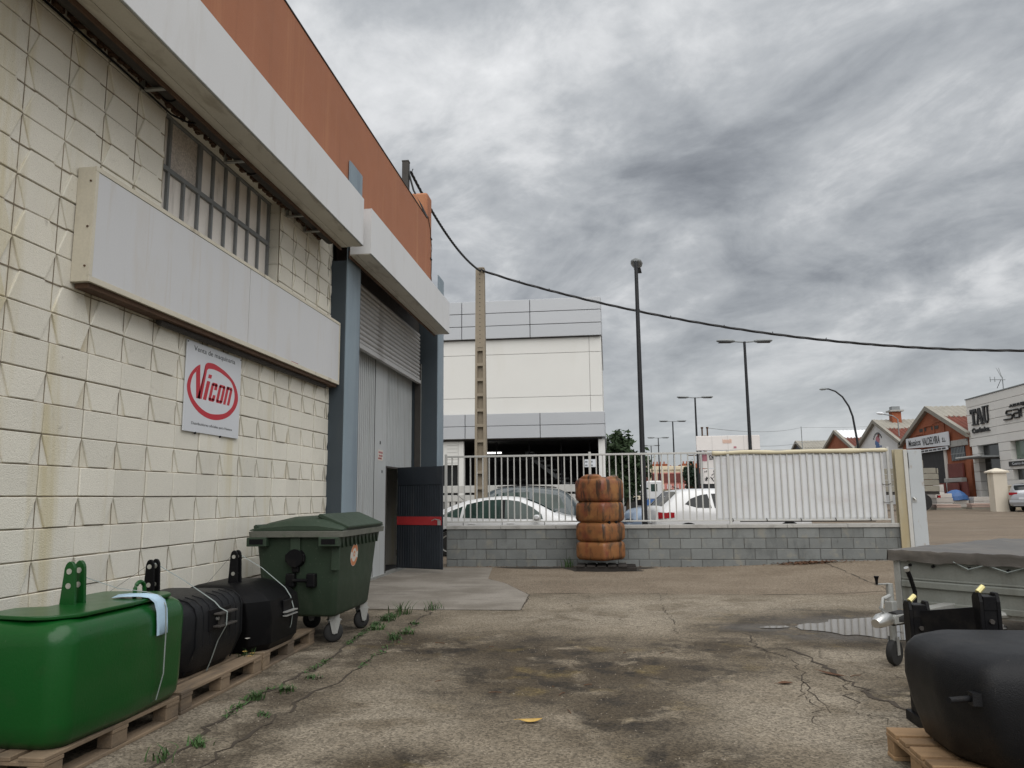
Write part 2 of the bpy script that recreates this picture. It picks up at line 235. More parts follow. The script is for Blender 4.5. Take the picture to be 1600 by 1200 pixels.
# ------------------------------------------------------------------ geometry builder
def mw(o):
    m = o.matrix_basis.copy(); p = o.parent
    while p: m = p.matrix_basis @ m; p = p.parent
    return m
class G:
    def __init__(s): s.v = []; s.f = []; s.mi = []; s.cur = 0
    def add(s, vs, fs):
        o = len(s.v); s.v += [tuple(p) for p in vs]; s.f += [tuple(i + o for i in f) for f in fs]; s.mi += [s.cur] * len(fs); return s
    def box(s, x0, x1, y0, y1, z0, z1, M4=None):
        vs = [Vector(p) for p in ((x0,y0,z0),(x1,y0,z0),(x1,y1,z0),(x0,y1,z0),(x0,y0,z1),(x1,y0,z1),(x1,y1,z1),(x0,y1,z1))]
        if M4: vs = [M4 @ p for p in vs]
        return s.add(vs, [(0,3,2,1),(4,5,6,7),(0,1,5,4),(1,2,6,5),(2,3,7,6),(3,0,4,7)])
    def prism(s, poly, fn, a, b):
        """poly: 2D list; fn(u,v,w) -> 3D; extruded from w=a to w=b"""
        n = len(poly)
        vs = [fn(p[0], p[1], a) for p in poly] + [fn(p[0], p[1], b) for p in poly]
        return s.add(vs, [tuple(range(n))[::-1], tuple(range(n, 2*n))] + [(i, (i+1) % n, n + (i+1) % n, n + i) for i in range(n)])
    def tube(s, pts, r, n=8, cap=True, r1=None):
        pts = [Vector(p) for p in pts]; rings = []
        for i, p in enumerate(pts):
            d = (pts[min(i+1, len(pts)-1)] - pts[max(i-1, 0)]).normalized()
            a = Vector((0,0,1)) if abs(d.z) < 0.9 else Vector((1,0,0))
            x = d.cross(a).normalized(); y = d.cross(x)
            rr = r if r1 is None else r + (r1 - r) * i / max(1, len(pts)-1)
            if isinstance(r, (list, tuple)): rr = r[i]
            rings.append([p + (x*math.cos(2*math.pi*k/n) + y*math.sin(2*math.pi*k/n)) * rr for k in range(n)])
        return s.loft(rings, True, cap)
    def loft(s, rings, closed=True, cap=True):
        n = len(rings[0]); vs = [p for r in rings for p in r]; fs = []
        for i in range(len(rings)-1):
            for k in range(n if closed else n-1):
                fs.append((i*n+k, i*n+(k+1) % n, (i+1)*n+(k+1) % n, (i+1)*n+k))
        if cap and closed: fs += [tuple(range(n))[::-1], tuple(range((len(rings)-1)*n, len(rings)*n))]
        return s.add(vs, fs)
    def build(s, name, m, parent=None, smooth=False, bevel=0.0, seg=2, world=True, ang=35):
        me = bpy.data.meshes.new(name)
        vs = s.v
        if parent is not None and world:
            inv = mw(parent).inverted(); vs = [tuple(inv @ Vector(p)) for p in vs]
        me.from_pydata(vs, [], s.f)
        for q in (m if isinstance(m, (list, tuple)) else [m]): me.materials.append(q)
        for i, p in enumerate(me.polygons): p.material_index = s.mi[i]
        bm = bmesh.new(); bm.from_mesh(me)
        bmesh.ops.recalc_face_normals(bm, faces=bm.faces)
        if bevel:
            ed = [e_ for e_ in bm.edges if len(e_.link_faces) == 2 and e_.calc_face_angle(0) > R(ang)]
            bmesh.ops.bevel(bm, geom=ed, offset=bevel, segments=seg, affect='EDGES', profile=0.5, clamp_overlap=True)
        bm.to_mesh(me); bm.free()
        if smooth:
            for p in me.polygons: p.use_smooth = True
            if smooth != 'all': me.set_sharp_from_angle(angle=R(smooth if smooth is not True else 40))
        o = bpy.data.objects.new(name, me); COL.objects.link(o)
        if parent is not None: o.parent = parent
        return o
def inst(src, parent, loc, rz=0.0, scale=None, name=None):
    """another object on src's mesh, placed at a world position"""
    o = bpy.data.objects.new(name or src.name.split('.')[0], src.data); COL.objects.link(o); o.parent = parent
    inv = mw(parent).inverted() if parent else Matrix.Identity(4)
    o.matrix_basis = inv @ Matrix.Translation(loc) @ Matrix.Rotation(rz, 4, 'Z') @ (Matrix.Diagonal((*scale, 1)) if scale else Matrix.Identity(4))
    return o
def meshonly(g, name, m, **k):
    o = g.build(name, m, None, **k); me = o.data; bpy.data.objects.remove(o); return me
def put(me, name, parent, loc, rz=0.0):
    o = bpy.data.objects.new(name, me); COL.objects.link(o); o.parent = parent
    inv = mw(parent).inverted() if parent else Matrix.Identity(4)
    o.matrix_basis = inv @ Matrix.Translation(loc) @ Matrix.Rotation(rz, 4, 'Z'); return o
def tag(o, label, cat, group=None, kind=None):
    o['label'] = label; o['category'] = cat
    if group: o['group'] = group
    if kind: o['kind'] = kind
    return o
def thing(name, label, cat, loc=(0, 0, 0), rz=0.0, group=None):
    o = bpy.data.objects.new(name, None); COL.objects.link(o); o.location = loc; o.rotation_euler = (0, 0, rz)
    o.matrix_basis = Matrix.Translation(loc) @ Matrix.Rotation(rz, 4, 'Z'); o.empty_display_size = 0.2
    return tag(o, label, cat, group)
def struct(o, label=None):
    o['kind'] = 'structure'
    if label: o['label'] = label
    return o
def box(name, m, p, x0, x1, y0, y1, z0, z1, **k): return G().box(x0, x1, y0, y1, z0, z1).build(name, m, p, **k)
def text(body, name, m, parent, origin, ux, uz, size, depth=0.004, width=None, bold=0.0, shear=0.0, height=None, align='LEFT', weightx=1.0):
    """flat lettering: origin = lower left, ux along the line, uz up"""
    c = bpy.data.curves.new(name, 'FONT'); c.body = body; c.size = 1.0; c.extrude = 0.5; c.offset = bold; c.shear = shear; c.resolution_u = 3; c.align_x = align
    o = bpy.data.objects.new(name, c); COL.objects.link(o)
    dg = bpy.context.evaluated_depsgraph_get(); me = bpy.data.meshes.new_from_object(o.evaluated_get(dg))
    bpy.data.objects.remove(o); bpy.data.curves.remove(c)
    xs = [q.co.x for q in me.vertices]; ys = [q.co.y for q in me.vertices]
    x0, x1, y0, y1 = min(xs), max(xs), min(ys), max(ys)
    kx = (width / (x1 - x0)) if width else size
    kz = (height / (y1 - y0)) if height else size
    ux = Vector(ux).normalized(); uz = Vector(uz).normalized(); nn = ux.cross(uz); O = Vector(origin)
    inv = mw(parent).inverted() if parent else Matrix.Identity(4)
    for q in me.vertices:
        xx = (q.co.x - (x0 if width else 0)) * kx; zz = (q.co.y - (y0 if height else 0)) * kz
        q.co = inv @ (O + ux * xx + uz * zz + nn * (depth * (q.co.z + 0.5)))
    me.materials.clear(); me.materials.append(m); me.name = name
    t = bpy.data.objects.new(name, me); COL.objects.link(t); t.parent = parent; return t
def sm(a, b, x):
    t = max(0.0, min(1.0, (x - a) / (b - a))); return t * t * (3 - 2 * t)
def zg(x, y):
    return 0.13 * sm(1.5, 5.5, x) * sm(10, 16, y) + 0.12 * sm(8, 20, x) * sm(20, 40, y) + min(0.36, 0.005 * max(0.0, y - 19))
# ------------------------------------------------------------------ ground
def ground_material(name, slab=False):
    m = bpy.data.materials.new(name); m.use_nodes = True
    n = m.node_tree.nodes; l = m.node_tree.links; b = n['Principled BSDF']
    g = n.new('ShaderNodeNewGeometry'); pos = g.outputs['Position']
    sp = n.new('ShaderNodeSeparateXYZ'); l.new(pos, sp.inputs[0])
    def mt(op, a, b_=None, c=None):
        q = n.new('ShaderNodeMath'); q.operation = op
        for i, x in enumerate((a, b_, c)):
            if x is None: continue
            if isinstance(x, (int, float)): q.inputs[i].default_value = x
            else: l.new(x, q.inputs[i])
        return q.outputs[0]
    def noise(scale, det=5, rough=0.55, dist=0.0, stretch=None):
        t = n.new('ShaderNodeTexNoise'); t.inputs['Scale'].default_value = scale; t.inputs['Detail'].default_value = det
        t.inputs['Roughness'].default_value = rough; t.inputs['Distortion'].default_value = dist
        if stretch:
            mp = n.new('ShaderNodeMapping'); mp.inputs['Scale'].default_value = stretch; l.new(pos, mp.inputs[0]); l.new(mp.outputs[0], t.inputs[0])
        else: l.new(pos, t.inputs[0])
        return t.outputs[0]
    def rng(src, a, b_, c=0.0, d=1.0):
        q = n.new('ShaderNodeMapRange'); q.interpolation_type = 'SMOOTHSTEP'
        for i, x in enumerate((a, b_, c, d)): q.inputs[i+1].default_value = x
        l.new(src, q.inputs[0]); return q.outputs[0]
    def mix(f, a, c):
        q = n.new('ShaderNodeMixRGB')
        if isinstance(f, (int, float)): q.inputs[0].default_value = f
        else: l.new(f, q.inputs[0])
        for i, x in ((1, a), (2, c)):
            if isinstance(x, tuple): q.inputs[i].default_value = (*x, 1)
            else: l.new(x, q.inputs[i])
        return q.outputs[0]
    def blob(cx, cy, rx, ry):
        v_ = n.new('ShaderNodeVectorMath'); v_.operation = 'SUBTRACT'; l.new(pos, v_.inputs[0]); v_.inputs[1].default_value = (cx, cy, 0)
        w_ = n.new('ShaderNodeVectorMath'); w_.operation = 'MULTIPLY'; l.new(v_.outputs[0], w_.inputs[0]); w_.inputs[1].default_value = (1/rx, 1/ry, 0)
        q = n.new('ShaderNodeVectorMath'); q.operation = 'LENGTH'; l.new(w_.outputs[0], q.inputs[0])
        return rng(q.outputs['Value'], 0.25, 1.45, 1.0, 0.0)
    def total(bl):
        o = blob(*bl[0])
        for x in bl[1:]: o = mt('MAXIMUM', o, blob(*x))
        return o
    n_mid = noise(0.9, 6); n_big = noise(0.28, 4); n_edge = noise(1.7, 8, 0.62, 0.6); n_pat = noise(4.5, 6, 0.6, 0.3)
    if slab:
        c = mix(rng(n_mid, 0.35, 0.65), (0.150, 0.133, 0.111), (0.235, 0.214, 0.186))
        c = mix(mt('MULTIPLY', rng(noise(2.2, 7, 0.6, 0.4, (0.5, 2, 1)), 0.52, 0.7), 0.55), c, (0.115, 0.10, 0.085))
    else:
        c = mix(rng(n_mid, 0.36, 0.66), (0.116, 0.095, 0.068), (0.185, 0.156, 0.117))
        c = mix(mt('MULTIPLY', rng(n_pat, 0.5, 0.72), 0.45), c, (0.228, 0.197, 0.152))
        # the older, browner surfacing towards the boundary wall and out on the street side
        far = rng(mt('ADD', sp.outputs[1], mt('MULTIPLY', n_big, 0.1)), 11.60, 11.66)
        c = mix(mt('MULTIPLY', far, 0.5), c, (0.165, 0.128, 0.094))
        c = mix(mt('MULTIPLY', rng(sp.outputs[1], 17.0, 19.0), 0.6), c, (0.165, 0.130, 0.098))
        lot = mt('MULTIPLY', rng(sp.outputs[1], 17.0, 22.0), rng(noise(0.42, 7, 0.62, 0.4, (0.22, 1.3, 1)), 0.44, 0.64))
        c = mix(mt('MULTIPLY', lot, 0.55), c, (0.098, 0.080, 0.062))
        lot2 = mt('MULTIPLY', rng(sp.outputs[1], 17.0, 22.0), rng(noise(0.9, 7, 0.62, 0.6, (0.3, 1.0, 1)), 0.54, 0.68))
        c = mix(mt('MULTIPLY', lot2, 0.45), c, (0.25, 0.215, 0.175))
        # tyre worn tracks / pale scraped cement laitance
        pale = mt('MULTIPLY', total([(1.2, 10.3, 2.6, 1.1), (0.1, 9.3, 1.6, 0.9), (1.5, 5.2, 1.3, 1.3), (2.3, 7.2, 0.8, 0.7), (-1.7, 5.1, 0.9, 0.9), (-2.75, 6.3, 0.35, 3.0)]), rng(n_edge, 0.36, 0.55))
        c = mix(mt('MULTIPLY', pale, 0.60), c, (0.262, 0.229, 0.180))
        # oil and damp stains
        st = total([(-1.5, 7.35, 1.0, 0.55), (-0.75, 7.3, 1.0, 0.9), (-0.6, 6.3, 0.9, 1.1), (0.15, 6.6, 1.1, 0.75), (0.1, 5.4, 0.55, 0.8), (-2.1, 7.7, 0.6, 0.5), (-1.15, 4.15, 0.5, 0.35), (0.4, 4.3, 0.4, 0.7), (0.9, 7.6, 0.8, 0.5), (1.7, 8.7, 0.9, 0.5), (2.4, 9.0, 1.5, 1.0), (2.9, 9.5, 1.2, 0.8), (2.3, 7.9, 0.9, 0.35), (2.2, 5.9, 0.5, 0.6)])
        s1 = mt('MULTIPLY', st, rng(n_edge, 0.37, 0.49))
        c = mix(mt('MULTIPLY', s1, 0.90), c, (0.046, 0.034, 0.020))
        s2 = mt('MULTIPLY', st, rng(noise(3.1, 7, 0.62, 0.5), 0.49, 0.62))
        c = mix(mt('MULTIPLY', s2, 0.78), c, (0.017, 0.014, 0.011))
        s3 = mt('MULTIPLY', total([(-2.35, 6.6, 0.35, 3.6), (-2.2, 4.6, 0.4, 1.2), (-3.2, 7.6, 0.9, 3.4)]), rng(noise(2.6, 6, 0.6, 0.3), 0.36, 0.6))
        c = mix(mt('MULTIPLY', s3, 0.8), c, (0.046, 0.036, 0.025))
        s4 = mt('MULTIPLY', rng(n_big, 0.5, 0.7), rng(n_edge, 0.45, 0.6))
        c = mix(mt('MULTIPLY', s4, 0.3), c, (0.10, 0.085, 0.066))
        wt_ = mt('MULTIPLY', total([(2.7, 8.95, 1.15, 0.75), (1.75, 8.75, 0.75, 0.30), (2.1, 8.3, 0.6, 0.35)]), rng(n_edge, 0.30, 0.44))
        c = mix(mt('MULTIPLY', wt_, 0.85), c, (0.052, 0.043, 0.033))
        # moss-yellow freckles
        c = mix(mt('MULTIPLY', mt('MULTIPLY', rng(noise(2.1, 6), 0.55, 0.7), st), 0.35), c, (0.20, 0.145, 0.05))
        # fine crazing over the worn concrete
        vr = n.new('ShaderNodeTexVoronoi'); vr.feature = 'DISTANCE_TO_EDGE'; vr.inputs['Scale'].default_value = 2.6
        wv = n.new('ShaderNodeVectorMath'); wv.operation = 'MULTIPLY_ADD'; wv.inputs[1].default_value = (0.55, 0.55, 0); l.new(pos, wv.inputs[2])
        tn = n.new('ShaderNodeTexNoise'); tn.inputs['Scale'].default_value = 2.2; tn.inputs['Detail'].default_value = 6; l.new(pos, tn.inputs[0]); l.new(tn.outputs['Color'], wv.inputs[0]); l.new(wv.outputs[0], vr.inputs['Vector'])
        cz = mt('MULTIPLY', rng(vr.outputs['Distance'], 0.0, 0.022, 1.0, 0.0), mt('MULTIPLY', rng(n_edge, 0.44, 0.58), total([(0.9, 9.4, 2.2, 2.0), (1.7, 6.2, 1.1, 1.7), (-0.3, 9.2, 1.2, 1.0)])))
        c = mix(mt('MULTIPLY', cz, 0.8), c, (0.050, 0.040, 0.030))
    # exposed aggregate
    vo = n.new('ShaderNodeTexVoronoi'); vo.inputs['Scale'].default_value = 80; l.new(pos, vo.inputs['Vector'])
    spx = n.new('ShaderNodeSeparateColor'); l.new(vo.outputs['Color'], spx.inputs[0])
    agg = mt('ADD', mt('MULTIPLY', spx.outputs[0], 0.95 if not slab else 0.25), 0.53 if not slab else 0.9)
    agg = mt('MULTIPLY', agg, mt('MULTIPLY_ADD', mt('SUBTRACT', noise(210, 2), 0.5), 0.9 if not slab else 0.4, 1.0))
    sc = n.new('ShaderNodeVectorMath'); sc.operation = 'SCALE'; l.new(c, sc.inputs[0]); l.new(agg, sc.inputs['Scale'])
    l.new(sc.outputs[0], b.inputs['Base Color'])
    b.inputs['Roughness'].default_value = 0.85
    if not slab: l.new(mt('SUBTRACT', mt('MULTIPLY_ADD', s1, -0.18, 0.88), mt('MULTIPLY', wt_, 0.42)), b.inputs['Roughness'])
    b.inputs['Specular IOR Level'].default_value = 0.2
    bp = n.new('ShaderNodeBump'); bp.inputs['Strength'].default_value = 0.55 if not slab else 0.25; bp.inputs['Distance'].default_value = 0.006
    hh = mt('ADD', mt('MULTIPLY', vo.outputs['Distance'], 0.6), mt('ADD', mt('MULTIPLY', noise(28, 4), 1.0), mt('MULTIPLY', n_edge, 3.0)))
    l.new(hh, bp.inputs['Height']); l.new(bp.outputs[0], b.inputs['Normal'])
    return m
M['ground'] = ground_material('yard_surface')
M['slab'] = ground_material('slab_concrete', True)
M['asphalt'] = mat('street_asphalt', (0.085, 0.088, 0.094), 0.85, 0.12, 0.6, 0.08, 60)
M['crackm'] = mat('crack_dirt', (0.045, 0.035, 0.025), 0.95, 0.3, 6, 0.1, 80)

def sheet(name, m, xs, ys, dz=0.0):
    g = G(); vs = [(x, y, zg(x, y) + dz) for y in ys for x in xs]; nx = len(xs)
    g.add(vs, [(j*nx+i, j*nx+i+1, (j+1)*nx+i+1, (j+1)*nx+i) for j in range(len(ys)-1) for i in range(nx-1)])
    return struct(g.build(name, m, None, smooth='all'))
fr = lambda a, b, s: [a + s*i for i in range(int(round((b-a)/s)) + 1)]
sheet('ground', M['ground'], [-1500, -400, -100, -40, -14] + fr(-6, 8, 0.5) + [10, 14, 20, 30, 60, 120, 400, 1500], [-60, -20] + fr(-4, 24, 0.5) + [30, 40, 60, 90, 95, 140, 300, 700, 1500])
def gz(x, y, d=0.0):   # height of the ground sheet itself (linear between its grid points)
    return zg(x, y) + d
sheet('road', M['asphalt'], [-0.6, 1.5, 3, 4.6, 5.6, 6.6], fr(20.5, 60, 2.0) + [70, 85, 91, 95, 120, 200, 420], 0.012)
# flat pour in front of the workshop door
g = G(); pl = [(-4.25, 9.85), (-2.07, 9.85), (-1.15, 9.86), (-1.2, 11.38), (-1.74, 12.86), (-2.14, 13.55), (-2.39, 15.74), (-4.25, 15.74)]
g.prism(pl, lambda a, b, w: (a, b, w), -0.05, 0.007); struct(g.build('concrete_slab', M['slab']))
def crack(pts, w=0.012, step=0.10, jit=0.018, dz=0.0035):
    P_ = []
    for (a, b), (c, d) in zip(pts[:-1], pts[1:]):
        k = max(1, int(math.hypot(c-a, d-b) / step))
        P_ += [(a + (c-a)*i/k, b + (d-b)*i/k) for i in range(k)]
    P_.append(pts[-1]); g = G(); ring = []
    for i, (x, y) in enumerate(P_):
        x += random.gauss(0, jit); y += random.gauss(0, jit)
        q = P_[min(i+1, len(P_)-1)]; p = P_[max(i-1, 0)]
        d = Vector((q[0]-p[0], q[1]-p[1], 0)).normalized(); s_ = Vector((-d.y, d.x, 0)); ww = w * 0.62 * (0.25 + 1.5*max(0.0, 0.55 + mnoise.noise((x*2.3, y*2.3, 3))*0.9 + random.uniform(-.25, .25))) * (0.3 if i in (0, len(P_)-1) else 1)
        a = Vector((x, y, 0)) - s_*ww/2; c = Vector((x, y, 0)) + s_*ww/2
        ring.append([(a.x, a.y, zg(a.x, a.y)+dz), (c.x, c.y, zg(c.x, c.y)+dz)])
    g.loft(ring, False, False); o = g.build('ground_crack', M['crackm']); struct(o); return o
crack([(-1.20, 11.50), (-0.52, 11.63), (0.41, 11.61), (1.31, 11.57), (2.19, 11.55), (3.1, 11.64), (3.87, 11.88), (4.6, 11.95)], 0.028, 0.12, 0.006)
crack([(-3.12, 9.84), (-2.07, 9.84), (-1.14, 9.85)], 0.030, 0.12, 0.004)
crack([(-1.14, 9.85), (-1.19, 11.40)], 0.030, 0.1, 0.01)
crack([(-1.19, 11.40), (-1.73, 12.88), (-2.13, 13.57)], 0.016, 0.1, 0.01)
crack([(-2.69, 10.2), (-2.71, 9.19), (-2.6, 7.92), (-2.49, 6.55), (-2.53, 5.87), (-2.6, 5.57), (-2.51, 4.86), (-2.45, 4.25), (-2.4, 3.4)], 0.035, 0.09, 0.02)
crack([(-2.27, 9.8), (-2.23, 8.53), (-2.14, 7.6), (-2.11, 6.11), (-2.22, 5.61), (-2.18, 4.89), (-2.21, 4.22), (-2.2, 3.4)], 0.028, 0.09, 0.025)
crack([(4.09, 15.72), (4.04, 13.94), (4.01, 12.88), (3.96, 11.9)], 0.025, 0.15, 0.02)
crack([(1.35, 8.56), (1.35, 7.68), (1.39, 7.44), (1.54, 7.12), (1.47, 6.51), (1.4, 6.1), (1.39, 5.42)], 0.014)
crack([(1.6, 7.6), (1.69, 7.27), (1.73, 6.65), (1.78, 6.04), (1.82, 5.78), (1.95, 5.4)], 0.045, 0.07, 0.02)
crack([(1.76, 6.43), (1.6, 5.67), (1.57, 5.44), (1.68, 5.23)], 0.012, 0.06, 0.03)
crack([(1.57, 5.44), (1.78, 5.36), (1.95, 5.3)], 0.01, 0.06, 0.02)
crack([(1.47, 6.51), (1.30, 5.9), (1.36, 5.6), (1.2, 5.1)], 0.01, 0.06, 0.03)
crack([(2.2, 7.75), (2.55, 7.65)], 0.012)
crack([(-0.35, 11.5), (-0.3, 10.9), (-0.6, 10.5), (-0.5, 10.0)], 0.012, 0.06, 0.04)
crack([(0.7, 11.4), (0.62, 10.2), (0.7, 9.1), (0.66, 8.2)], 0.012, 0.06, 0.03)
crack([(-0.9, 8.4), (-0.65, 7.9), (-0.75, 7.4)], 0.010, 0.05, 0.03)
# rain puddle and its damp margin
def pond(name, pts, m, dz, n=6):
    P_ = []
    k = len(pts)
    for i in range(k):
        p0, p1, p2, p3 = (Vector((*pts[(i+j-1) % k], 0)) for j in range(4))
        for t in (q / n for q in range(n)):
            a = 0.5*((2*p1) + (p2-p0)*t + (2*p0-5*p1+4*p2-p3)*t*t + (3*p1-p0-3*p2+p3)*t**3)
            P_.append((a.x + mnoise.noise((a.x*7, a.y*7, 1))*0.075, a.y + mnoise.noise((a.x*7, a.y*7, 5))*0.075))
    g = G(); g.add([(x, y, zg(2, 8)+dz) for x, y in P_], [tuple(range(len(P_)))]); return struct(g.build(name, m))
wet = mat('damp_concrete', (0.085, 0.070, 0.055), 0.42, 0.2, 2, 0.10, 120, 0.3, 90)
water = bpy.data.materials.new('rain_water'); water.use_nodes = True
_b = water.node_tree.nodes['Principled BSDF']; _b.inputs['Base Color'].default_value = (0.075, 0.066, 0.056, 1); _b.inputs['Roughness'].default_value = 0.02; _b.inputs['IOR'].default_value = 1.33; _b.inputs['Specular IOR Level'].default_value = 1.0
pond('puddle', [(1.93, 8.82), (2.10, 9.02), (2.30, 9.10), (2.42, 9.30), (2.74, 9.42), (3.3, 9.62), (4.0, 9.55), (4.1, 8.9), (3.3, 8.35), (2.85, 8.13), (2.62, 8.14), (2.45, 8.32), (2.30, 8.33), (2.18, 8.52), (2.02, 8.62)], water, 0.006)
pond('puddle', [(1.55, 8.74), (1.70, 8.84), (1.84, 8.86), (1.80, 8.74), (1.66, 8.68)], water, 0.006)

# ------------------------------------------------------------------ warehouse on the left
wh = thing('warehouse_building', 'cream block workshop with orange parapet and blue columns on the left', 'building', (-3.85, 10.3, 0))
DZ, ZB = 0.2135, 1.226            # course height, one bed joint
PY, YB = 0.407, 6.43              # block pitch, one upright joint
XF = -3.85                        # wall face
core = G()
for (y0, y1, z0, z1) in ((1.5, 6.023, 0.45, 5.08), (8.466, 10.25, 0.45, 5.08), (6.023, 8.466, 0.45, 3.56), (6.023, 8.466, 4.975, 5.08)):
    core.box(-4.20, XF - 0.015, y0, y1, z0, z1)
core.build('masonry_core', M['core'], wh)
bj = G()
for r in range(-3, 19):
    zz = ZB + DZ*r
    for (y0, y1) in (((1.5, 6.02), (8.47, 10.24)) if zz > 3.6 else ((1.5, 10.24),)): bj.box(XF - 0.022, XF - 0.010, y0, y1, zz - 0.0045, zz + 0.0045)
bj.build('bed_joint', M['jointdirt'], wh)['kind'] = 'stuff'
vj = G()
for j in range(-11, 11):
    yj = YB + PY*j if j < 10 else YB + PY*9
    z0_, z1_ = 0.58, (3.5 if 6.03 < yj < 8.46 else 5.07)
    for k in range(int((z1_ - z0_)/DZ)):
        q = random.uniform(-.002, .002); vj.box(XF - 0.020, XF - 0.0115, yj - 0.0028 + q, yj + 0.0028 + q, z0_ + k*DZ, z0_ + (k+1)*DZ)
vj.build('upright_joint', M['jointdirt'], wh)['kind'] = 'stuff'
def block_mesh(kind, w, seed):
    random.seed(seed); h = DZ - 0.009; w = w - 0.009; c = 0.086
    if kind == 'up': poly = [(-w/2 + c, 0), (w/2 - c, 0), (w/2, h), (-w/2, h)]
    elif kind == 'down': poly = [(-w/2, 0), (w/2, 0), (w/2 - c, h), (-w/2 + c, h)]
    else: poly = [(-w/2, 0), (w/2, 0), (w/2, h), (-w/2, h)]
    poly = [(a + random.uniform(-.003, .003), b + random.uniform(-.002, .002)) for a, b in poly]
    g = G(); g.prism(poly, lambda a, b, q: (q, a, b), -0.05, 0.0)
    me = meshonly(g, 'block', M['block'], bevel=0.0045, seg=1); return me
bm_cache = {(k, i): block_mesh(k, PY, 40 + i) for k in ('up', 'down', 'plain') for i in range(3)}
tail_cache = {k: block_mesh(k, 0.145 + 0.02, 9) for k in ('up', 'down', 'plain')}
rng_ = random.Random(5); hid = G()
for r in range(-3, 18):
    z = ZB + DZ*r + 0.0055
    kind = 'up' if r % 2 == 0 else ('down' if r >= 7 else 'plain')
    for j in range(-12, 10):
        yc = YB + PY*(j + 0.5)
        if 6.02 < yc < 8.46 and z > 3.5: continue
        tail = j == 9
        if tail: yc = YB + PY*9 + 0.078
        x = XF + rng_.uniform(-0.006, 0.005)
        if (5.1 < yc < 10.05 and 3.05 < z < 3.62 and not (yc < 5.1)) or yc < 4.15 or (z < 0.75 and yc > 7.2):
            me = tail_cache[kind] if tail else bm_cache[(kind, 0)]
            for p in me.polygons: pass
            o = len(hid.v); hid.v += [(x + q.co.x, yc + q.co.y, z + q.co.z) for q in me.vertices]
            for p in me.polygons: hid.f.append(tuple(i + o for i in p.vertices)); hid.mi.append(0)
            continue
        put(tail_cache[kind] if tail else bm_cache[(kind, rng_.randrange(3))], 'block', wh, (x, yc, z))
hid.build('block_remainder', M['block'], wh)['kind'] = 'stuff'
box('plinth', M['plinth'], wh, -4.2, XF + 0.045, 1.5, 10.24, -0.1, 0.575, bevel=0.012)
# window reveal and lintel
box('lintel', M['block'], wh, -4.19, XF - 0.004, 6.03, 8.46, 4.976, 5.079)
for q, y in enumerate((8.468, )):
    for k in range(7):
        box('reveal_block', M['block'], wh, -4.19, XF - 0.03, y - 0.012, y + 0.012, 3.57 + DZ*k, 3.57 + DZ*(k+1) - 0.009)
win = G().box(-4.17, -4.12, 6.023, 8.466, 3.56, 4.975).build('window', M['dark'], wh); win['label'] = 'long grey framed factory window of narrow milky panes'
XW = -3.985
def mull(y0, y1, z0, z1, d=0.055): return box('mullion', M['mullion'], win, XW - d, XW, y0, y1, z0, z1)
yw0, yw1, zt, zb, zm = 6.05, 8.44, 4.95, 3.58, 4.455
ys = [yw0 + (yw1 - yw0) * k / 9 for k in range(10)]
box('transom', M['mullion'], win, XW - 0.06, XW + 0.004, yw0, yw1, zm - 0.022, zm + 0.022)
box('frame', M['mullion'], win, XW - 0.07, XW + 0.006, yw0 - 0.027, yw1 + 0.026, zt, 4.974)
box('frame', M['mullion'], win, XW - 0.07, XW + 0.006, yw0 - 0.027, yw1 + 0.026, 3.561, zb)
for k, y in enumerate(ys):
    w_ = 0.026 if k in (0, 9) else 0.016
    mull(y - w_, y + w_, zb, zm - 0.023, 0.07)
    if k != 2: mull(y - (0.034 if k == 3 else w_), y + (0.034 if k == 3 else w_), zm + 0.023, zt, 0.07)
for k in range(9):
    box('pane', M['milky'], win, XW - 0.034, XW - 0.028, ys[k] + 0.017, ys[k+1] - 0.017, zb + 0.002, zm - 0.024)
    if k in (1, 2): continue
    box('pane', M['milky'], win, XW - 0.034, XW - 0.028, ys[k] + 0.017, ys[k+1] - 0.017, zm + 0.024, zt - 0.002)
box('pane', M['frosted'], win, XW - 0.030, XW - 0.024, ys[1] + 0.017, ys[3] - 0.036, zm + 0.024, zt - 0.002)
# orange parapet
par = G().box(-4.0, -3.645, 1.0, 15.50, 5.40, 7.245).build('parapet', M['orange'], wh, bevel=0.012)
G().box(-4.32, -3.64, 15.10, 15.52, 5.40, 7.83).build('parapet_pier', M['orange'], wh, bevel=0.05, seg=3)
box('coping_trim', M['darksteel'], wh, -4.02, -3.635, 1.0, 15.09, 7.247, 7.262)
# main body behind the facade
box('roof_slab', M['fibro'], wh, -13.6, -4.03, 1.0, 15.4, 6.3, 6.5)
box('rear_wall', M['block'], wh, -13.8, -13.6, 1.0, 16.7, 0, 6.6)
box('end_wall', M['block'], wh, -13.59, -4.6, 16.45, 16.7, 0, 5.45)
box('near_wall', M['block'], wh, -13.59, -4.21, 1.2, 1.45, 0, 6.3)
box('low_roof', M['darksteel'], wh, -13.6, -3.9, 15.55, 16.7, 5.40, 5.52)
box('inner_wall', M['dark'], wh, -8.0, -7.9, 10.4, 16.4, 0, 5.3)
box('inner_floor', M['dark'], wh, -7.89, -4.26, 10.4, 16.4, -0.02, 0.006)
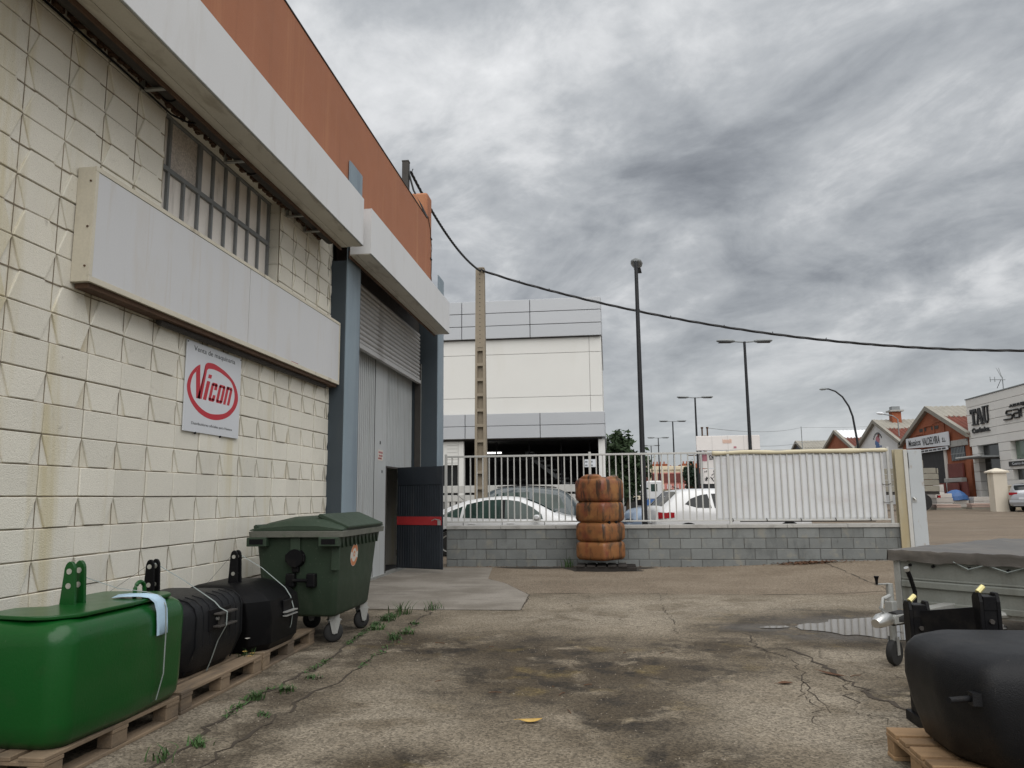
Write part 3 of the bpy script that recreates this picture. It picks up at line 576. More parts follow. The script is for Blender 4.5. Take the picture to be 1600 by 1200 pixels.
# awning fascias with soffits
def fascia(y0, y1, extra):
    f = G().box(-3.262, -3.25, y0, y1, 4.845, 5.51).build('fascia', M['white_panel'], wh); f['label'] = extra
    box('top_sheet', M['white_panel'], f, -3.64, -3.263, y0, y1, 5.49, 5.508)
    for i in range(3):
        a = -3.555 + i*0.0965
        box('soffit_panel', M['soffit'], f, a, a + 0.093, y0 + 0.004, y1 - 0.004, 4.830 + (0.004 if i == 1 else 0), 4.842)
    box('drip_lip', M['rust'], f, -3.572, -3.557, y0, y1, 4.79, 4.90)
    for y, lab in ((y0, 0), (y1, 1)):
        box('end_plate', M['white_panel'], f, -3.555, -3.263, y if lab == 0 else y - 0.006, y + 0.006 if lab == 0 else y, 4.843, 5.489)
    box('edge_flange', M['galv'], f, -3.268, -3.246, y0, y1, 4.836, 4.8445)
    return f
f1 = fascia(1.0, 9.765, 'longer white awning fascia above the window')
f2 = fascia(10.11, 15.53, 'shorter white awning fascia above the shutter door')
# grimy void behind the lip: back board, gutter pipe, brackets
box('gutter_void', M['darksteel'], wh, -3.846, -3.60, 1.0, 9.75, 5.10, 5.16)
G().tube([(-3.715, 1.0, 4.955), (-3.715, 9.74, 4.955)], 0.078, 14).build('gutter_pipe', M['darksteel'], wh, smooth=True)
for y in (4.2, 5.62, 7.05, 8.6, 9.15):
    br = G().box(-3.845, -3.575, y - 0.02, y + 0.02, 4.845, 4.86); br.box(-3.845, -3.825, y - 0.02, y + 0.02, 4.86, 5.05); br.build('bracket', M['galv'], wh)
for y in (5.85, 7.4): G().tube([(-3.715 + 0.086*math.cos(a), y, 4.955 + 0.086*math.sin(a)) for a in [R(40 + 20*k) for k in range(16)]], 0.007, 6).build('pipe_clip', M['blackiron'], wh)
G().tube([(-3.82, 3.0, 4.88), (-3.82, 5.3, 4.87), (-3.80, 6.0, 4.83), (-3.76, 6.22, 4.86), (-3.70, 6.3, 4.90)], 0.009, 6).build('conduit', M['blackiron'], wh, smooth=True)
# crumbling mortar edge at the wall head
random.seed(3); g = G()
for k in range(230):
    y = random.uniform(4.2, 9.7); s_ = random.uniform(0.012, 0.045)
    if 6.0 < y < 8.5 and random.random() < 0.5: continue
    g.box(XF - 0.02, XF + random.uniform(0.004, 0.045), y, y + s_*1.8, 4.955 + random.uniform(-0.045, 0.0), 5.0)
o = g.build('crumbled_edge', M['rust'], wh, bevel=0.004, seg=1); o['kind'] = 'stuff'
# blue clad columns
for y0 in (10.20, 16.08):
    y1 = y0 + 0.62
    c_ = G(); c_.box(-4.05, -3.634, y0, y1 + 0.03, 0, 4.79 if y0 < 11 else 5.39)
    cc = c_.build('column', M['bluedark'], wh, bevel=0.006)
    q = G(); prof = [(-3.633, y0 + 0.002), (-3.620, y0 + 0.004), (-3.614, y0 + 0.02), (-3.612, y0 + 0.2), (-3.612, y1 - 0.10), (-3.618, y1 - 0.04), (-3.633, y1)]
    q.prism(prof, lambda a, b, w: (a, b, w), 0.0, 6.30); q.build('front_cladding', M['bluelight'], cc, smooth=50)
# shutter door
sh = G().box(-4.16, -4.02, 10.83, 16.0, 4.32, 5.35).build('shutter', M['darksteel'], wh); sh['label'] = 'grey roller shutter drawn down over the door head'
for k in range(12):
    z0 = 3.93 + 0.085*k
    g = G(); g.prism([(-4.02, z0), (-3.985, z0 + 0.012), (-3.975, z0 + 0.045), (-3.985, z0 + 0.072), (-4.02, z0 + 0.080)], lambda a, b, w: (a, w, b), 10.86, 15.93); g.build('slat', M['slat'], sh, smooth=60)
box('bottom_bar', M['slat'], sh, -4.03, -3.955, 10.86, 15.93, 3.845, 3.925, bevel=0.008)
dr = G().box(-4.26, -4.225, 10.83, 15.97, 3.99, 4.9).build('door', M['corr'], wh); dr['label'] = 'pale grey corrugated folding door'
box('head_rail', M['darksteel'], dr, -4.22, -4.10, 10.83, 15.97, 3.98, 4.08)
random.seed(8)
def ribs(y0, y1, z0, z1, pitch=0.105, depth=0.040):
    prof = []; y = y0
    while y < y1 - 1e-4:
        e_ = min(y + pitch, y1)
        prof += [(y, 0.0), (y + 0.58*(e_-y), 0.0), (y + 0.63*(e_-y), -depth), (y + 0.96*(e_-y), -depth)]
        y = e_
    prof.append((y1, 0.0)); g = G()
    g.loft([[(-4.16 + d, yy, z0) for yy, d in prof], [(-4.16 + d, yy, z1) for yy, d in prof]], False, False); return g.build('corrugated_panel', M['corr'], dr)
ribs(10.84, 13.36, 0.02, 3.98); ribs(14.98, 15.96, 0.02, 3.98); ribs(14.08, 14.976, 2.02, 3.98)
box('plain_panel', M['corr'], dr, -4.19, -4.158, 13.37, 14.07, 0.02, 3.98, bevel=0.004)
box('seam', M['darksteel'], dr, -4.20, -4.163, 13.355, 13.375, 0.02, 3.98)
stk_ = G().box(-4.157, -4.154, 13.55, 13.86, 2.10, 2.30).build('warning_notice', M['stickerwhite'], dr); stk_['label'] = 'small faded notice with red lettering'
for k, (a, b_, z_) in enumerate(((13.58, 13.84, 2.235), (13.60, 13.82, 2.175), (13.57, 13.78, 2.125))): box('print_bar', M['redlamp'], stk_, -4.1535, -4.1525, a, b_, z_, z_ + 0.032)
box('keyhole', M['blackiron'], dr, -4.157, -4.152, 13.80, 13.84, 1.88, 1.93)
box('spy_plate', M['blackiron'], dr, -4.157, -4.152, 13.66, 13.70, 2.40, 2.46)
box('door_frame', M['darksteel'], dr, -4.19, -4.15, 14.07, 14.115, 0.02, 1.99)
box('door_frame', M['darksteel'], dr, -4.19, -4.15, 14.07, 14.975, 1.985, 2.02)
box('sill', M['galv'], dr, -4.26, -4.13, 10.84, 15.96, 0.0, 0.045)
hg = Vector((-4.15, 14.93)); en = Vector((-3.15, 14.52)); du = (en - hg).normalized(); dn = Vector((du.y, -du.x))   # dn towards the camera
Lw = (en - hg).length
def lf(u_, w_, z_): p = hg + du*u_ + dn*w_; return (p.x, p.y, z_)
g = G(); g.prism([(0, 0), (Lw, 0), (Lw, 0.035), (0, 0.035)], lambda a, b, w: lf(a, b, w), 0.075, 2.02)
leaf = g.build('door_leaf', M['blackdoor'], wh); leaf['label'] = 'dark personnel door leaf standing open with red band'
g = G(); k = 0.03
while k < Lw - 0.05: g.prism([(k, 0.035), (k + 0.035, 0.035), (k + 0.030, 0.047), (k + 0.005, 0.047)], lambda a, b, w: lf(a, b, w), 0.10, 1.66); k += 0.058
g.build('rib_sheet', M['blackdoor'], leaf)
g = G(); g.prism([(0.02, 0.036), (Lw - 0.015, 0.036), (Lw - 0.015, 0.052), (0.02, 0.052)], lambda a, b, w: lf(a, b, w), 1.67, 2.01); g.build('top_plate', M['blackdoor'], leaf, bevel=0.003)
g = G(); g.prism([(0.015, 0.036), (Lw - 0.015, 0.036), (Lw - 0.015, 0.054), (0.015, 0.054)], lambda a, b, w: lf(a, b, w), 0.90, 1.06); g.build('red_band', M['redband'], leaf)
g = G(); g.prism([(Lw - 0.09, 0.054), (Lw - 0.02, 0.054), (Lw - 0.02, 0.062), (Lw - 0.09, 0.062)], lambda a, b, w: lf(a, b, w), 0.90, 0.99); g.build('lock_plate', M['chrome'], leaf)
g = G(); g.tube([lf(Lw - 0.05, 0.055, 1.0), lf(Lw - 0.05, 0.10, 1.0), lf(Lw - 0.12, 0.105, 1.015), lf(Lw - 0.20, 0.10, 0.985)], 0.010, 8); g.build('handle', M['chrome'], leaf, smooth=True)
for z in (0.3, 1.0, 1.8): g = G(); g.tube([lf(0.0, 0.03, z), lf(0.0, 0.03, z + 0.12)], 0.012, 8); g.build('hinge', M['darksteel'], leaf)
# guide rails right of the door
for y, m_ in ((15.97, 'darksteel'), (16.03, 'galv')): box('guide_rail', M[m_], wh, -4.10, -3.98, y, y + 0.045, 0.0, 4.3)
box('jamb', M['bluedark'], wh, -4.25, -4.06, 16.0, 16.44, 0.0, 5.38)
box('jamb', M['bluedark'], wh, -4.25, -4.06, 10.26, 10.82, 0.0, 5.38)
# service cable stapled down the corner of the parapet
cc = G(); pts = [(-3.63, 15.12, 7.30), (-3.632, 15.35, 7.10), (-3.628, 15.44, 6.8)] + [(-3.628 + 0.006*math.sin(i*1.7), 15.45 + 0.012*math.sin(i*2.3), 6.8 - 0.1*i) for i in range(1, 15)]
cc.tube(pts, 0.008, 5); cc.build('service_cable', M['rust'], wh, smooth=True)
for z in (6.9, 6.45, 5.95): box('cable_clip', M['blackiron'], wh, -3.644, -3.622, 15.38, 15.50, z, z + 0.03)
# post on the roof that carries the overhead cable
rp = thing('roof_post', 'short dark timber post on the workshop roof carrying the cable', 'post', (-4.13, 15.2, 6.5))
box('shaft', M['darksteel'], rp, -4.20, -4.06, 15.09, 15.22, 6.5, 8.55, bevel=0.01)
box('end_cap', M['darksteel'], rp, -4.205, -4.055, 15.085, 15.225, 8.55, 8.575)
G().tube([(-4.055, 15.15, 8.30), (-4.00, 15.16, 8.32), (-3.98, 15.17, 8.40)], 0.012, 6).build('hook', M['blackiron'], rp)

# blank sign box on the wall
sb = thing('sign_box', 'long blank light box sign projecting from the cream block wall', 'sign', (-3.78, 7.5, 2.985))
box('casing', M['signbox'], sb, -3.844, -3.712, 4.945, 10.17, 2.985, 3.862, bevel=0.004)
for (a, b_) in ((4.955, 7.425), (7.437, 10.16)): box('face_panel', M['signface'], sb, -3.709, -3.699, a, b_, 3.03, 3.825)
for (z0, z1) in ((2.983, 3.028), (3.827, 3.864)): box('edge_trim', M['signbox'], sb, -3.711, -3.693, 4.942, 10.172, z0, z1, bevel=0.003)
for y in (4.942, 10.140): box('edge_trim', M['signbox'], sb, -3.711, -3.694, y, y + 0.032, 3.029, 3.826)
box('under_rail', M['rust'], sb, -3.83, -3.72, 4.98, 10.14, 2.945, 2.982)
G().tube([(-3.80, 6.0, 2.93), (-3.80, 9.9, 2.93)], 0.032, 10).build('cable_duct', M['darksteel'], sb, smooth=True)
for z in (3.1, 3.4, 3.75): G().tube([(-3.735, 4.946, z), (-3.735, 4.938, z)], 0.008, 8).build('screw', M['rust'], sb)
box('torn_sticker', M['redlamp'], sb, -3.6985, -3.6975, 8.55, 8.75, 3.02, 3.035)

# machinery dealer's board
vs = thing('dealer_sign', 'white square board with red oval Vicon logo fixed to the wall', 'sign', (-3.83, 7.05, 2.04))
box('board', M['signwhite'], vs, -3.842, -3.832, 6.515, 7.575, 2.038, 2.885, bevel=0.002)
XV = -3.8315
OUT = [(6.76,2.688),(6.686,2.652),(6.6,2.578),(6.553,2.499),(6.549,2.427),(6.589,2.352),(6.671,2.281),(6.796,2.222),(6.94,2.191),(7.087,2.187),(7.237,2.211),(7.371,2.259),(7.477,2.336),(7.531,2.423),(7.524,2.503),(7.475,2.577),(7.398,2.636),(7.272,2.687),(7.151,2.716),(7.017,2.737),(6.907,2.73),(6.863,2.713)]
INN = [(6.69,2.607),(6.643,2.567),(6.615,2.508),(6.608,2.444),(6.649,2.368),(6.736,2.307),(6.844,2.264),(6.971,2.241),(7.1,2.245),(7.232,2.264),(7.327,2.299),(7.413,2.358),(7.453,2.433),(7.451,2.503),(7.414,2.569),(7.348,2.619),(7.236,2.651),(7.127,2.673),(7.022,2.68),(6.93,2.674),(6.904,2.665),(6.887,2.653)]
def cr(pts, n=4):
    out = []
    for i in range(len(pts)-1):
        p0, p1, p2, p3 = (Vector(pts[max(0, min(len(pts)-1, i+j-1))]) for j in range(4))
        for q in range(n):
            t = q/n; out.append(0.5*((2*p1) + (p2-p0)*t + (2*p0-5*p1+4*p2-p3)*t*t + (3*p1-p0-3*p2+p3)*t**3))
    return out + [Vector(pts[-1])]
a, b_ = cr(OUT), cr(INN); g = G(); g.loft([[(XV, p.x, p.y) for p in a], [(XV, p.x, p.y) for p in b_]], False, False)
for q in ([(6.76,2.688),(6.69,2.607),(6.714,2.359),(6.785,2.36)], [(6.863,2.713),(6.887,2.653),(6.812,2.362),(6.735,2.36)], [(6.845,2.69),(6.863,2.713),(6.80,2.45),(6.765,2.36)]):
    g.add([(XV + 0.0006, *p) for p in q], [(0, 1, 2, 3)])
def lt(x0, x1, z0, z1):   # slanted heavy strokes: x in letter space, z 0..1
    f = lambda x, z: (XV, 6.835 + x + 0.062*z, 2.361 + 0.190*z)
    g.add([f(x0, z0), f(x1, z0), f(x1, z1), f(x0, z1)], [(0, 1, 2, 3)])
lt(0, .062, 0, 1); lt(0.005, .067, 1.16, 1.36)
X = .095; lt(X, X+.048, .06, .94); lt(X+.012, X+.108, 0, .17); lt(X+.012, X+.108, .83, 1); lt(X+.066, X+.12, .06, .36); lt(X+.066, X+.12, .64, .94)
X = .240; lt(X, X+.050, .06, .94); lt(X+.080, X+.130, .06, .94); lt(X+.012, X+.118, 0, .16); lt(X+.012, X+.118, .84, 1)
X = .390; lt(X, X+.050, 0, 1); lt(X+.078, X+.128, 0, .92); lt(X+.012, X+.115, .84, 1)
g.build('logo', M['red_letter'], vs)
text('Venta de maquinaria', 'lettering', M['black_letter'], vs, (XV, 6.638, 2.788), (0, 1, 0), (0, 0, 1), .1, 0.0006, width=0.80, height=0.062)
text('Distribuidores oficiales para Huesca', 'lettering', M['black_letter'], vs, (XV, 6.652, 2.100), (0, 1, 0), (0, 0, 1), .1, 0.0006, width=0.78, height=0.034)
for y in (6.53, 7.56):
    for z in (2.87,): G().tube([(-3.833, y, z), (-3.828, y, z)], 0.007, 8).build('screw', M['blackiron'], vs)
for y in (6.73, 7.20): box('hook_tab', M['blackiron'], vs, -3.846, -3.828, y, y + 0.012, 2.022, 2.042)
# ------------------------------------------------------------------ boundary wall and railing
YF = 16.0
bw = thing('boundary_wall', 'low grey concrete block wall with pale coping across the yard', 'wall', (1.1, 16.1, 0))
box('mortar_core', M['greymortar'], bw, -3.40, 5.74, YF + 0.010, YF + 0.19, -0.1, 0.758)
rb = random.Random(21)
def gblock(w, h): return meshonly(G().box(0, w, 0, 0.03, 0, h), 'block', M['greyblock'], bevel=0.006, seg=1)
gb_full = [gblock(0.406, 0.197), gblock(0.404, 0.198), gblock(0.407, 0.196)]
gcache = {}
for r, z in enumerate((0.556, 0.349, 0.142, -0.065)):
    x = -3.395 - (0.2 if r % 2 else 0.0)
    while x < 5.74:
        w = 0.416; a = max(x, -3.395); b_ = min(x + w, 5.735)
        if b_ - a > 0.05:
            y = YF + rb.uniform(-0.004, 0.003)
            if b_ - a > 0.41: put(rb.choice(gb_full), 'block', bw, (a + 0.005, y, z + 0.005))
            else:
                k = round(b_ - a, 3)
                if k not in gcache: gcache[k] = gblock(k - 0.01, 0.197)
                put(gcache[k], 'block', bw, (a + 0.005, y, z + 0.005))
        x += w
xx = -3.40
for i in range(8):
    w = 1.148; g = G().box(xx + 0.003, xx + w - 0.003, YF - 0.028, YF + 0.22, 0.76, 0.835 + rb.uniform(-.004, .004)); g.build('coping', M['cap'], bw, bevel=0.008)
    xx += w
rf = thing('railing_fence', 'white painted vertical bar railing standing on the grey block wall', 'fence', (1.1, 16.07, 0.835))
YR = YF + 0.07
for (x0, x1) in ((-3.405, -0.40), (-0.36, 2.40), (2.44, 5.49)):
    box('rail', M['whitebar'], rf, x0, x1, YR - 0.022, YR + 0.022, 2.255, 2.295, bevel=0.004)
    box('rail', M['whitebar'], rf, x0, x1, YR - 0.018, YR + 0.018, 0.895, 0.925, bevel=0.004)
bar = meshonly(G().box(-0.0125, 0.0125, -0.0125, 0.0125, 0.0, 1.33), 'bar', M['whitebar'], bevel=0.002, seg=1)
posts = (-3.43, -0.38, 2.42, 5.515)
for (a, b_) in zip(posts[:-1], posts[1:]):
    n_ = int(round((b_ - a) / 0.1315)); 
    for k in range(1, n_):
        o = put(bar, 'bar', rf, (a + (b_ - a)*k/n_ + rb.uniform(-.003, .003), YR, 0.925)); 
for x in posts: box('post', M['whitebar'], rf, x - 0.026, x + 0.026, YR - 0.026, YR + 0.026, 0.836, 2.33, bevel=0.004)
# banner tied behind the bars at the right
bn = thing('banner', 'faded white advertising banner tied along the right half of the railing', 'banner', (3.85, 16.11, 0.9))
xs = [2.135 + 0.05*k for k in range(67)]; zs = [0.90 + 0.07*k for k in range(20)]
g = G(); nx = len(xs)
def by(x, z): return YR + 0.019 + 0.0035*math.sin((x - 2.42)/0.1315*2*math.pi) + 0.005*mnoise.noise((x*1.3, z*1.6, 2)) + 0.05*max(0, 0.14 - abs(x - 5.4))*mnoise.noise((x*5, z*5, 3))
g.add([(x, by(x, z), z + (0.012*mnoise.noise((x*2, 0, 1)) if z < 0.95 else 0)) for z in zs for x in xs], [(j*nx+i, j*nx+i+1, (j+1)*nx+i+1, (j+1)*nx+i) for j in range(len(zs)-1) for i in range(nx-1)])
o = g.build('sheet', M['banner'], bn, smooth='all'); md = o.modifiers.new('thick', 'SOLIDIFY'); md.thickness = 0.002
ring = []
for i in range(62):
    x = 2.11 + 0.0558*i; w = 1.0 + 0.55*mnoise.noise((x*2.2, 1, 4)); zz = 0.012*mnoise.noise((x*1.6, 7, 4))
    ring.append([(x, YR + 0.036*math.cos(t)*w, 2.268 + zz + 0.043*math.sin(t)*w) for t in [2*math.pi*k/10 for k in range(10)]])
g = G(); g.loft(ring, True, True); g.build('folded_hem', M['cream'], bn, smooth='all')
for k in range(5):
    x = 2.45 + 0.66*k; G().tube([(x, YR - 0.03, 0.95), (x + 0.02, YR - 0.03, 0.90), (x + 0.01, YR + 0.05, 0.88)], 0.008, 6).build('tie', M['darksteel'], bn, smooth=True)
for z in (1.25, 1.6): G().tube([(5.36, YR - 0.02, z), (5.45, YR - 0.03, z - 0.02), (5.53, YR - 0.03, z + 0.01)], 0.006, 6).build('tie', M['darksteel'], bn, smooth=True)
for x in (4.6, 5.2): G().tube([(2.6 if x < 5 else 3.1, YR, 0.885), (x, YR + 0.01, 0.878)], 0.010, 6).build('tie_rope', M['grime'], bn, smooth=True)
# gate post group at the right end
gp = thing('gate_post', 'cream steel channel gate post at the end of the block wall', 'post', (5.85, 16.0, 0.1))
g = G(); g.prism([(5.60, 15.93), (5.83, 15.93), (5.83, 15.965), (5.735, 15.965), (5.735, 16.06), (5.83, 16.06), (5.83, 16.09), (5.60, 16.09), (5.60, 16.06), (5.70, 16.06), (5.70, 15.965), (5.60, 15.965)], lambda a, b, w: (a, b, w), 0.05, 2.27)
g.build('channel', M['creampost'], gp, bevel=0.004)
box('flange', M['whitebar'], gp, 5.757, 5.828, 15.905, 15.928, 0.06, 2.26, bevel=0.003)
box('base_plate', M['darksteel'], gp, 5.55, 5.90, 15.88, 16.14, 0.09, 0.12)
gl = thing('gate_plate', 'pale grey flat steel gate leaf end beside the cream post', 'gate', (5.97, 15.95, 0.1))
box('plate', M['gategrey'], gl, 5.842, 6.105, 15.93, 15.99, 0.16, 2.262, bevel=0.006)
box('edge_strip', M['darksteel'], gl, 5.842, 5.850, 15.918, 15.929, 1.9, 2.2)
G().tube([(5.88, 15.93, 1.33), (5.88, 15.90, 1.33), (5.91, 15.89, 1.29)], 0.016, 8).build('latch', M['chrome'], gl, smooth=True)
box('hasp', M['galv'], gl, 5.86, 5.94, 15.921, 15.928, 1.24, 1.33)

# ------------------------------------------------------------------ orange tank on its black pallet
tk = thing('plastic_tank', 'weathered orange ribbed plastic tank standing against the block wall', 'tank', (-0.19, 15.42, 0.09), R(53))
prof = [(0.10, .30), (0.115, .335), (0.15, .360), (0.19, .366), (0.37, .366), (0.425, .352), (0.447, .325), (0.455, .300), (0.463, .325), (0.485, .352), (0.53, .368), (0.735, .368), (0.79, .352), (0.815, .326), (0.825, .300), (0.835, .326), (0.86, .352), (0.90, .368), (1.13, .368), (1.185, .352), (1.210, .326), (1.22, .302), (1.23, .328), (1.255, .354), (1.30, .368), (1.56, .366), (1.62, .354), (1.665, .322), (1.69, .27)]
def sq(rr, z, e=0.24, n=64):
    out = []
    for k in range(n):
        t = 2*math.pi*k/n; c, s_ = math.cos(t), math.sin(t)
        w = 1 + 0.022*mnoise.noise((c*2, s_*2, z*5))
        out.append((rr*w*math.copysign(abs(c)**e, c), rr*w*math.copysign(abs(s_)**e, s_), z))
    return out
g = G(); g.loft([sq(r_, z) for z, r_ in prof], True, True)
o = g.build('shell', M['tank'], tk, smooth=60, world=False)
# broken neck: two raised shoulders with a gap, hollow between
for (a0, a1, h_) in ((135, 235, 0.085), (262, 345, 0.075), (20, 90, 0.06)):
    g = G(); rr = []
    for k in range(13):
        t = R(a0 + (a1 - a0)*k/12); c, s_ = math.cos(t), math.sin(t)
        px_, py_ = math.copysign(abs(c)**.5, c)*0.82, 0.82*math.copysign(abs(s_)**.5, s_)
        hh = h_*math.sin(math.pi*min(1, max(0.0, k/12)))**0.5
        rr.append([(px_*0.40, py_*0.40, 1.64), (px_*0.385, py_*0.385, 1.665 + hh*0.6), (px_*0.33, py_*0.33, 1.67 + hh), (px_*0.25, py_*0.25, 1.67 + hh*0.8), (px_*0.22, py_*0.22, 1.66)])
    g.loft(rr, True, True); g.build('shoulder', M['tank'], tk, smooth=True, world=False)
G().tube([(0, 0, 1.67), (0, 0, 1.70)], 0.17, 20).build('filler_cap', M['grime'], tk, world=False)
for (y, z) in ((-0.17, 0.825), (0.05, 0.828)): G().tube([(-0.30, y, z), (-0.30, y, z)] if False else [(0.02 + y, -0.30, z), (0.02 + y, -0.345, z)], 0.034, 10).build('bung', M['black'], tk, world=False)
tp = thing('small_pallet', 'low grimy black pallet underneath the orange tank', 'pallet', (-0.19, 15.38, 0))
for k in range(5): box('deck_board', M['grime'], tp, -0.66 + 0.2*k, -0.50 + 0.2*k, 15.00, 15.80, 0.075, 0.098)
for y in (15.02, 15.36, 15.7): box('runner', M['grime'], tp, -0.66, 0.48, y, y + 0.09, 0.0, 0.075)
pond('oil_stain', [(-0.95, 15.6), (-0.75, 15.2), (-0.62, 14.98), (-0.1, 14.93), (0.3, 15.0), (0.62, 15.1), (0.55, 15.4), (0.9, 15.75), (0.45, 15.92), (-0.6, 15.95)], mat('old_oil_stain', (0.030, 0.024, 0.018), 0.7, 0.3, 3, 0.1, 60), 0.005)
pond('oil_stain', [(-2.3, 15.75), (-1.6, 15.5), (-1.0, 15.6), (-0.9, 15.9), (-1.8, 15.95)], bpy.data.materials['old_oil_stain'], 0.004)

# ------------------------------------------------------------------ pallets
def pallet(label, x, y, rz, m, group='wooden pallets on the yard', L_=1.2, W_=0.8, boards=5, top=True):
    t = thing('pallet', label, 'pallet', (x, y, zg(x, y)), rz, group)   # length along local x
    rr = random.Random(int(x*100 + y*10))
    wid = (0.145, 0.10, 0.145, 0.10, 0.145); off = [-W_/2, -W_/2 + 0.185, -0.0725, W_/2 - 0.285, W_/2 - 0.145]
    for w, o in zip(wid, off):
        j = rr.uniform(-.006, .006)
        G().box(-L_/2 + j, L_/2 + j, o, o + w, 0.122, 0.144).build('deck_board', m, t, bevel=0.003, seg=1, world=False)
    for a in (-L_/2, -0.0725, L_/2 - 0.145): G().box(a, a + 0.145, -W_/2, W_/2, 0.100, 0.1215).build('stringer_board', m, t, bevel=0.003, seg=1, world=False)
    for a in (-L_/2, -0.0725, L_/2 - 0.145):
        for o, w in ((-W_/2, 0.10), (-0.0725, 0.145), (W_/2 - 0.10, 0.10)): G().box(a + 0.002, a + 0.143, o + 0.004, o + w - 0.004, 0.022, 0.0995).build('block', m, t, bevel=0.003, seg=1, world=False)
    for o, w in ((-W_/2, 0.10), (-0.0725, 0.145), (W_/2 - 0.10, 0.10)): G().box(-L_/2, L_/2, o, o + w, 0.0, 0.0215).build('bottom_board', m, t, bevel=0.003, seg=1, world=False)
    return t
pallet('wooden pallet under the bright green weight', -3.20, 4.32, R(90), M['wood'], W_=0.76, L_=1.22)
pallet('wooden pallet under the grey weight, between the green and black ones', -3.26, 5.62, R(91), M['wood'], W_=0.8, L_=1.24)
pallet('wooden pallet under the black weight nearest the wheeled bin', -3.31, 6.92, R(92), M['wood'], W_=0.8, L_=1.24)
pr = pallet('fresh brown pallet under the large grey weight at right', 2.06, 4.22, R(0), M['woodx'])

# ------------------------------------------------------------------ tractor front weights
def rrect(pts, r, n=4):
    """rounded closed polygon"""
    out = []; k = len(pts)
    for i in range(k):
        p, a, b_ = Vector(pts[i]), Vector(pts[i-1]), Vector(pts[(i+1) % k])
        r_ = min(r, (a-p).length*0.45, (b_-p).length*0.45)
        s_, e_ = p + (a-p).normalized()*r_, p + (b_-p).normalized()*r_
        for q in range(n+1):
            t = q/n; out.append(((1-t)**2*s_ + 2*t*(1-t)*p + t*t*e_))
    return out
def body(sections, r, m, name, parent, smooth=50):
    """sections: list of (z, polygon) with equal point counts"""
    g = G(); g.loft([[(q.x, q.y, z) for q in rrect(pl_, rr)] for z, pl_, rr in sections], True, True)
    return g.build(name, m, parent, smooth=smooth)
def lug(parent, m, x, y, z0, z1, w, th=0.022, gap=0.075, lean=0.03, name='hitch_lug'):
    for s_ in (-1, 1):
        g = G(); a = y + s_*gap/2 - th/2
        poly = [(-w/2 - lean, z0), (w/2 + 0.02, z0), (w/2, z1 - w*0.5)] + [(w/2*math.cos(R(q)), z1 - w*0.5 + w/2*math.sin(R(q))) for q in range(20, 180, 20)] + [(-w/2, z1 - w*0.5)]
        g.prism(poly, lambda u_, q, d: (x + u_*0.6, d, q), a, a + th); o = g.build(name, m, parent, bevel=0.003, seg=1)
        for zz in (z1 - w*0.5, z0 + (z1-z0)*0.45):
            G().tube([(x, a - 0.002, zz), (x, a + th + 0.002, zz)], 0.017, 12).build('pin_hole', M['chrome'], o)
# green: built in plan around x -2.66..-3.45, y 3.72..5.0
gw = thing('ballast_weight', 'glossy bright green cast ballast weight strapped to a pallet', 'weight', (-3.05, 4.35, 0.146))
def octo(xf, xb, y0, y1, cf, cb): return [(xf, y0 + cf), (xf, y1 - cf*1.1), (xf - cf*0.42, y1), (xb + cb, y1), (xb, y1 - cb), (xb, y0 + cb), (xb + cb, y0), (xf - cf*0.42, y0)]
def gpoly(i): return [(-2.795 - i, 3.84 + i*0.6), (-2.775 - i, 4.36), (-2.80 - i, 4.90 - i*0.5), (-2.87 - i*0.7, 4.985 - i), (-3.40 + i, 4.97 - i), (-3.46 + i, 4.88 - i), (-3.46 + i, 3.86 + i), (-3.40 + i, 3.77 + i), (-2.87 - i*0.7, 3.765 + i)]
body([(0.146, gpoly(0.05), .04), (0.19, gpoly(0.018), .05), (0.27, gpoly(0.008), .05), (0.66, gpoly(0.0), .05), (0.715, gpoly(0.008), .05), (0.752, gpoly(0.030), .05), (0.775, gpoly(0.065), .05), (0.785, gpoly(0.11), .05)], .05, M['green'], 'body', gw, 60)
g = G(); lid = [(-2.84, 3.95), (-2.825, 4.36), (-2.85, 4.82), (-2.93, 4.91), (-3.0, 4.92), (-3.38, 4.90), (-3.38, 4.55), (-3.22, 4.50), (-3.22, 4.18), (-3.38, 4.12), (-3.38, 3.86), (-3.05, 3.80), (-2.93, 3.83)]
g.prism(rrect(lid, 0.03, 3), lambda a, b, w: (a, b, w), 0.786, 0.808); g.build('lid_plate', M['green'], gw, bevel=0.006)
lug(gw, M['green'], -3.16, 4.30, 0.80, 1.055, 0.115, gap=0.085)
G().tube([(-2.98, 4.62, 0.80)] + [(-2.98 + 0.0*a, 4.67 - 0.05*math.cos(R(a)), 0.845 + 0.05*math.sin(R(a))) for a in range(0, 181, 20)] + [(-2.98, 4.72, 0.80)], 0.013, 8).build('lifting_eye', M['green'], gw, smooth=True)
ps = thing('foam_pad', 'pale blue foam strip folded over the edge of the green weight', 'padding', (-2.72, 4.6, 0.8))
ring = []
for (x, z, y) in ((-3.06, 0.814, 4.56), (-2.98, 0.822, 4.56), (-2.88, 0.822, 4.57), (-2.82, 0.814, 4.575), (-2.785, 0.785, 4.58), (-2.770, 0.73, 4.585), (-2.766, 0.65, 4.59), (-2.766, 0.585, 4.595)):
    ring.append([(x - 0.004, y - 0.05, z), (x + 0.010, y - 0.045, z + 0.006), (x + 0.012, y, z + 0.016), (x + 0.010, y + 0.045, z + 0.006), (x - 0.004, y + 0.05, z)])
g = G(); g.loft(ring, True, True); g.build('strip', M['bluepad'], ps, smooth=60)
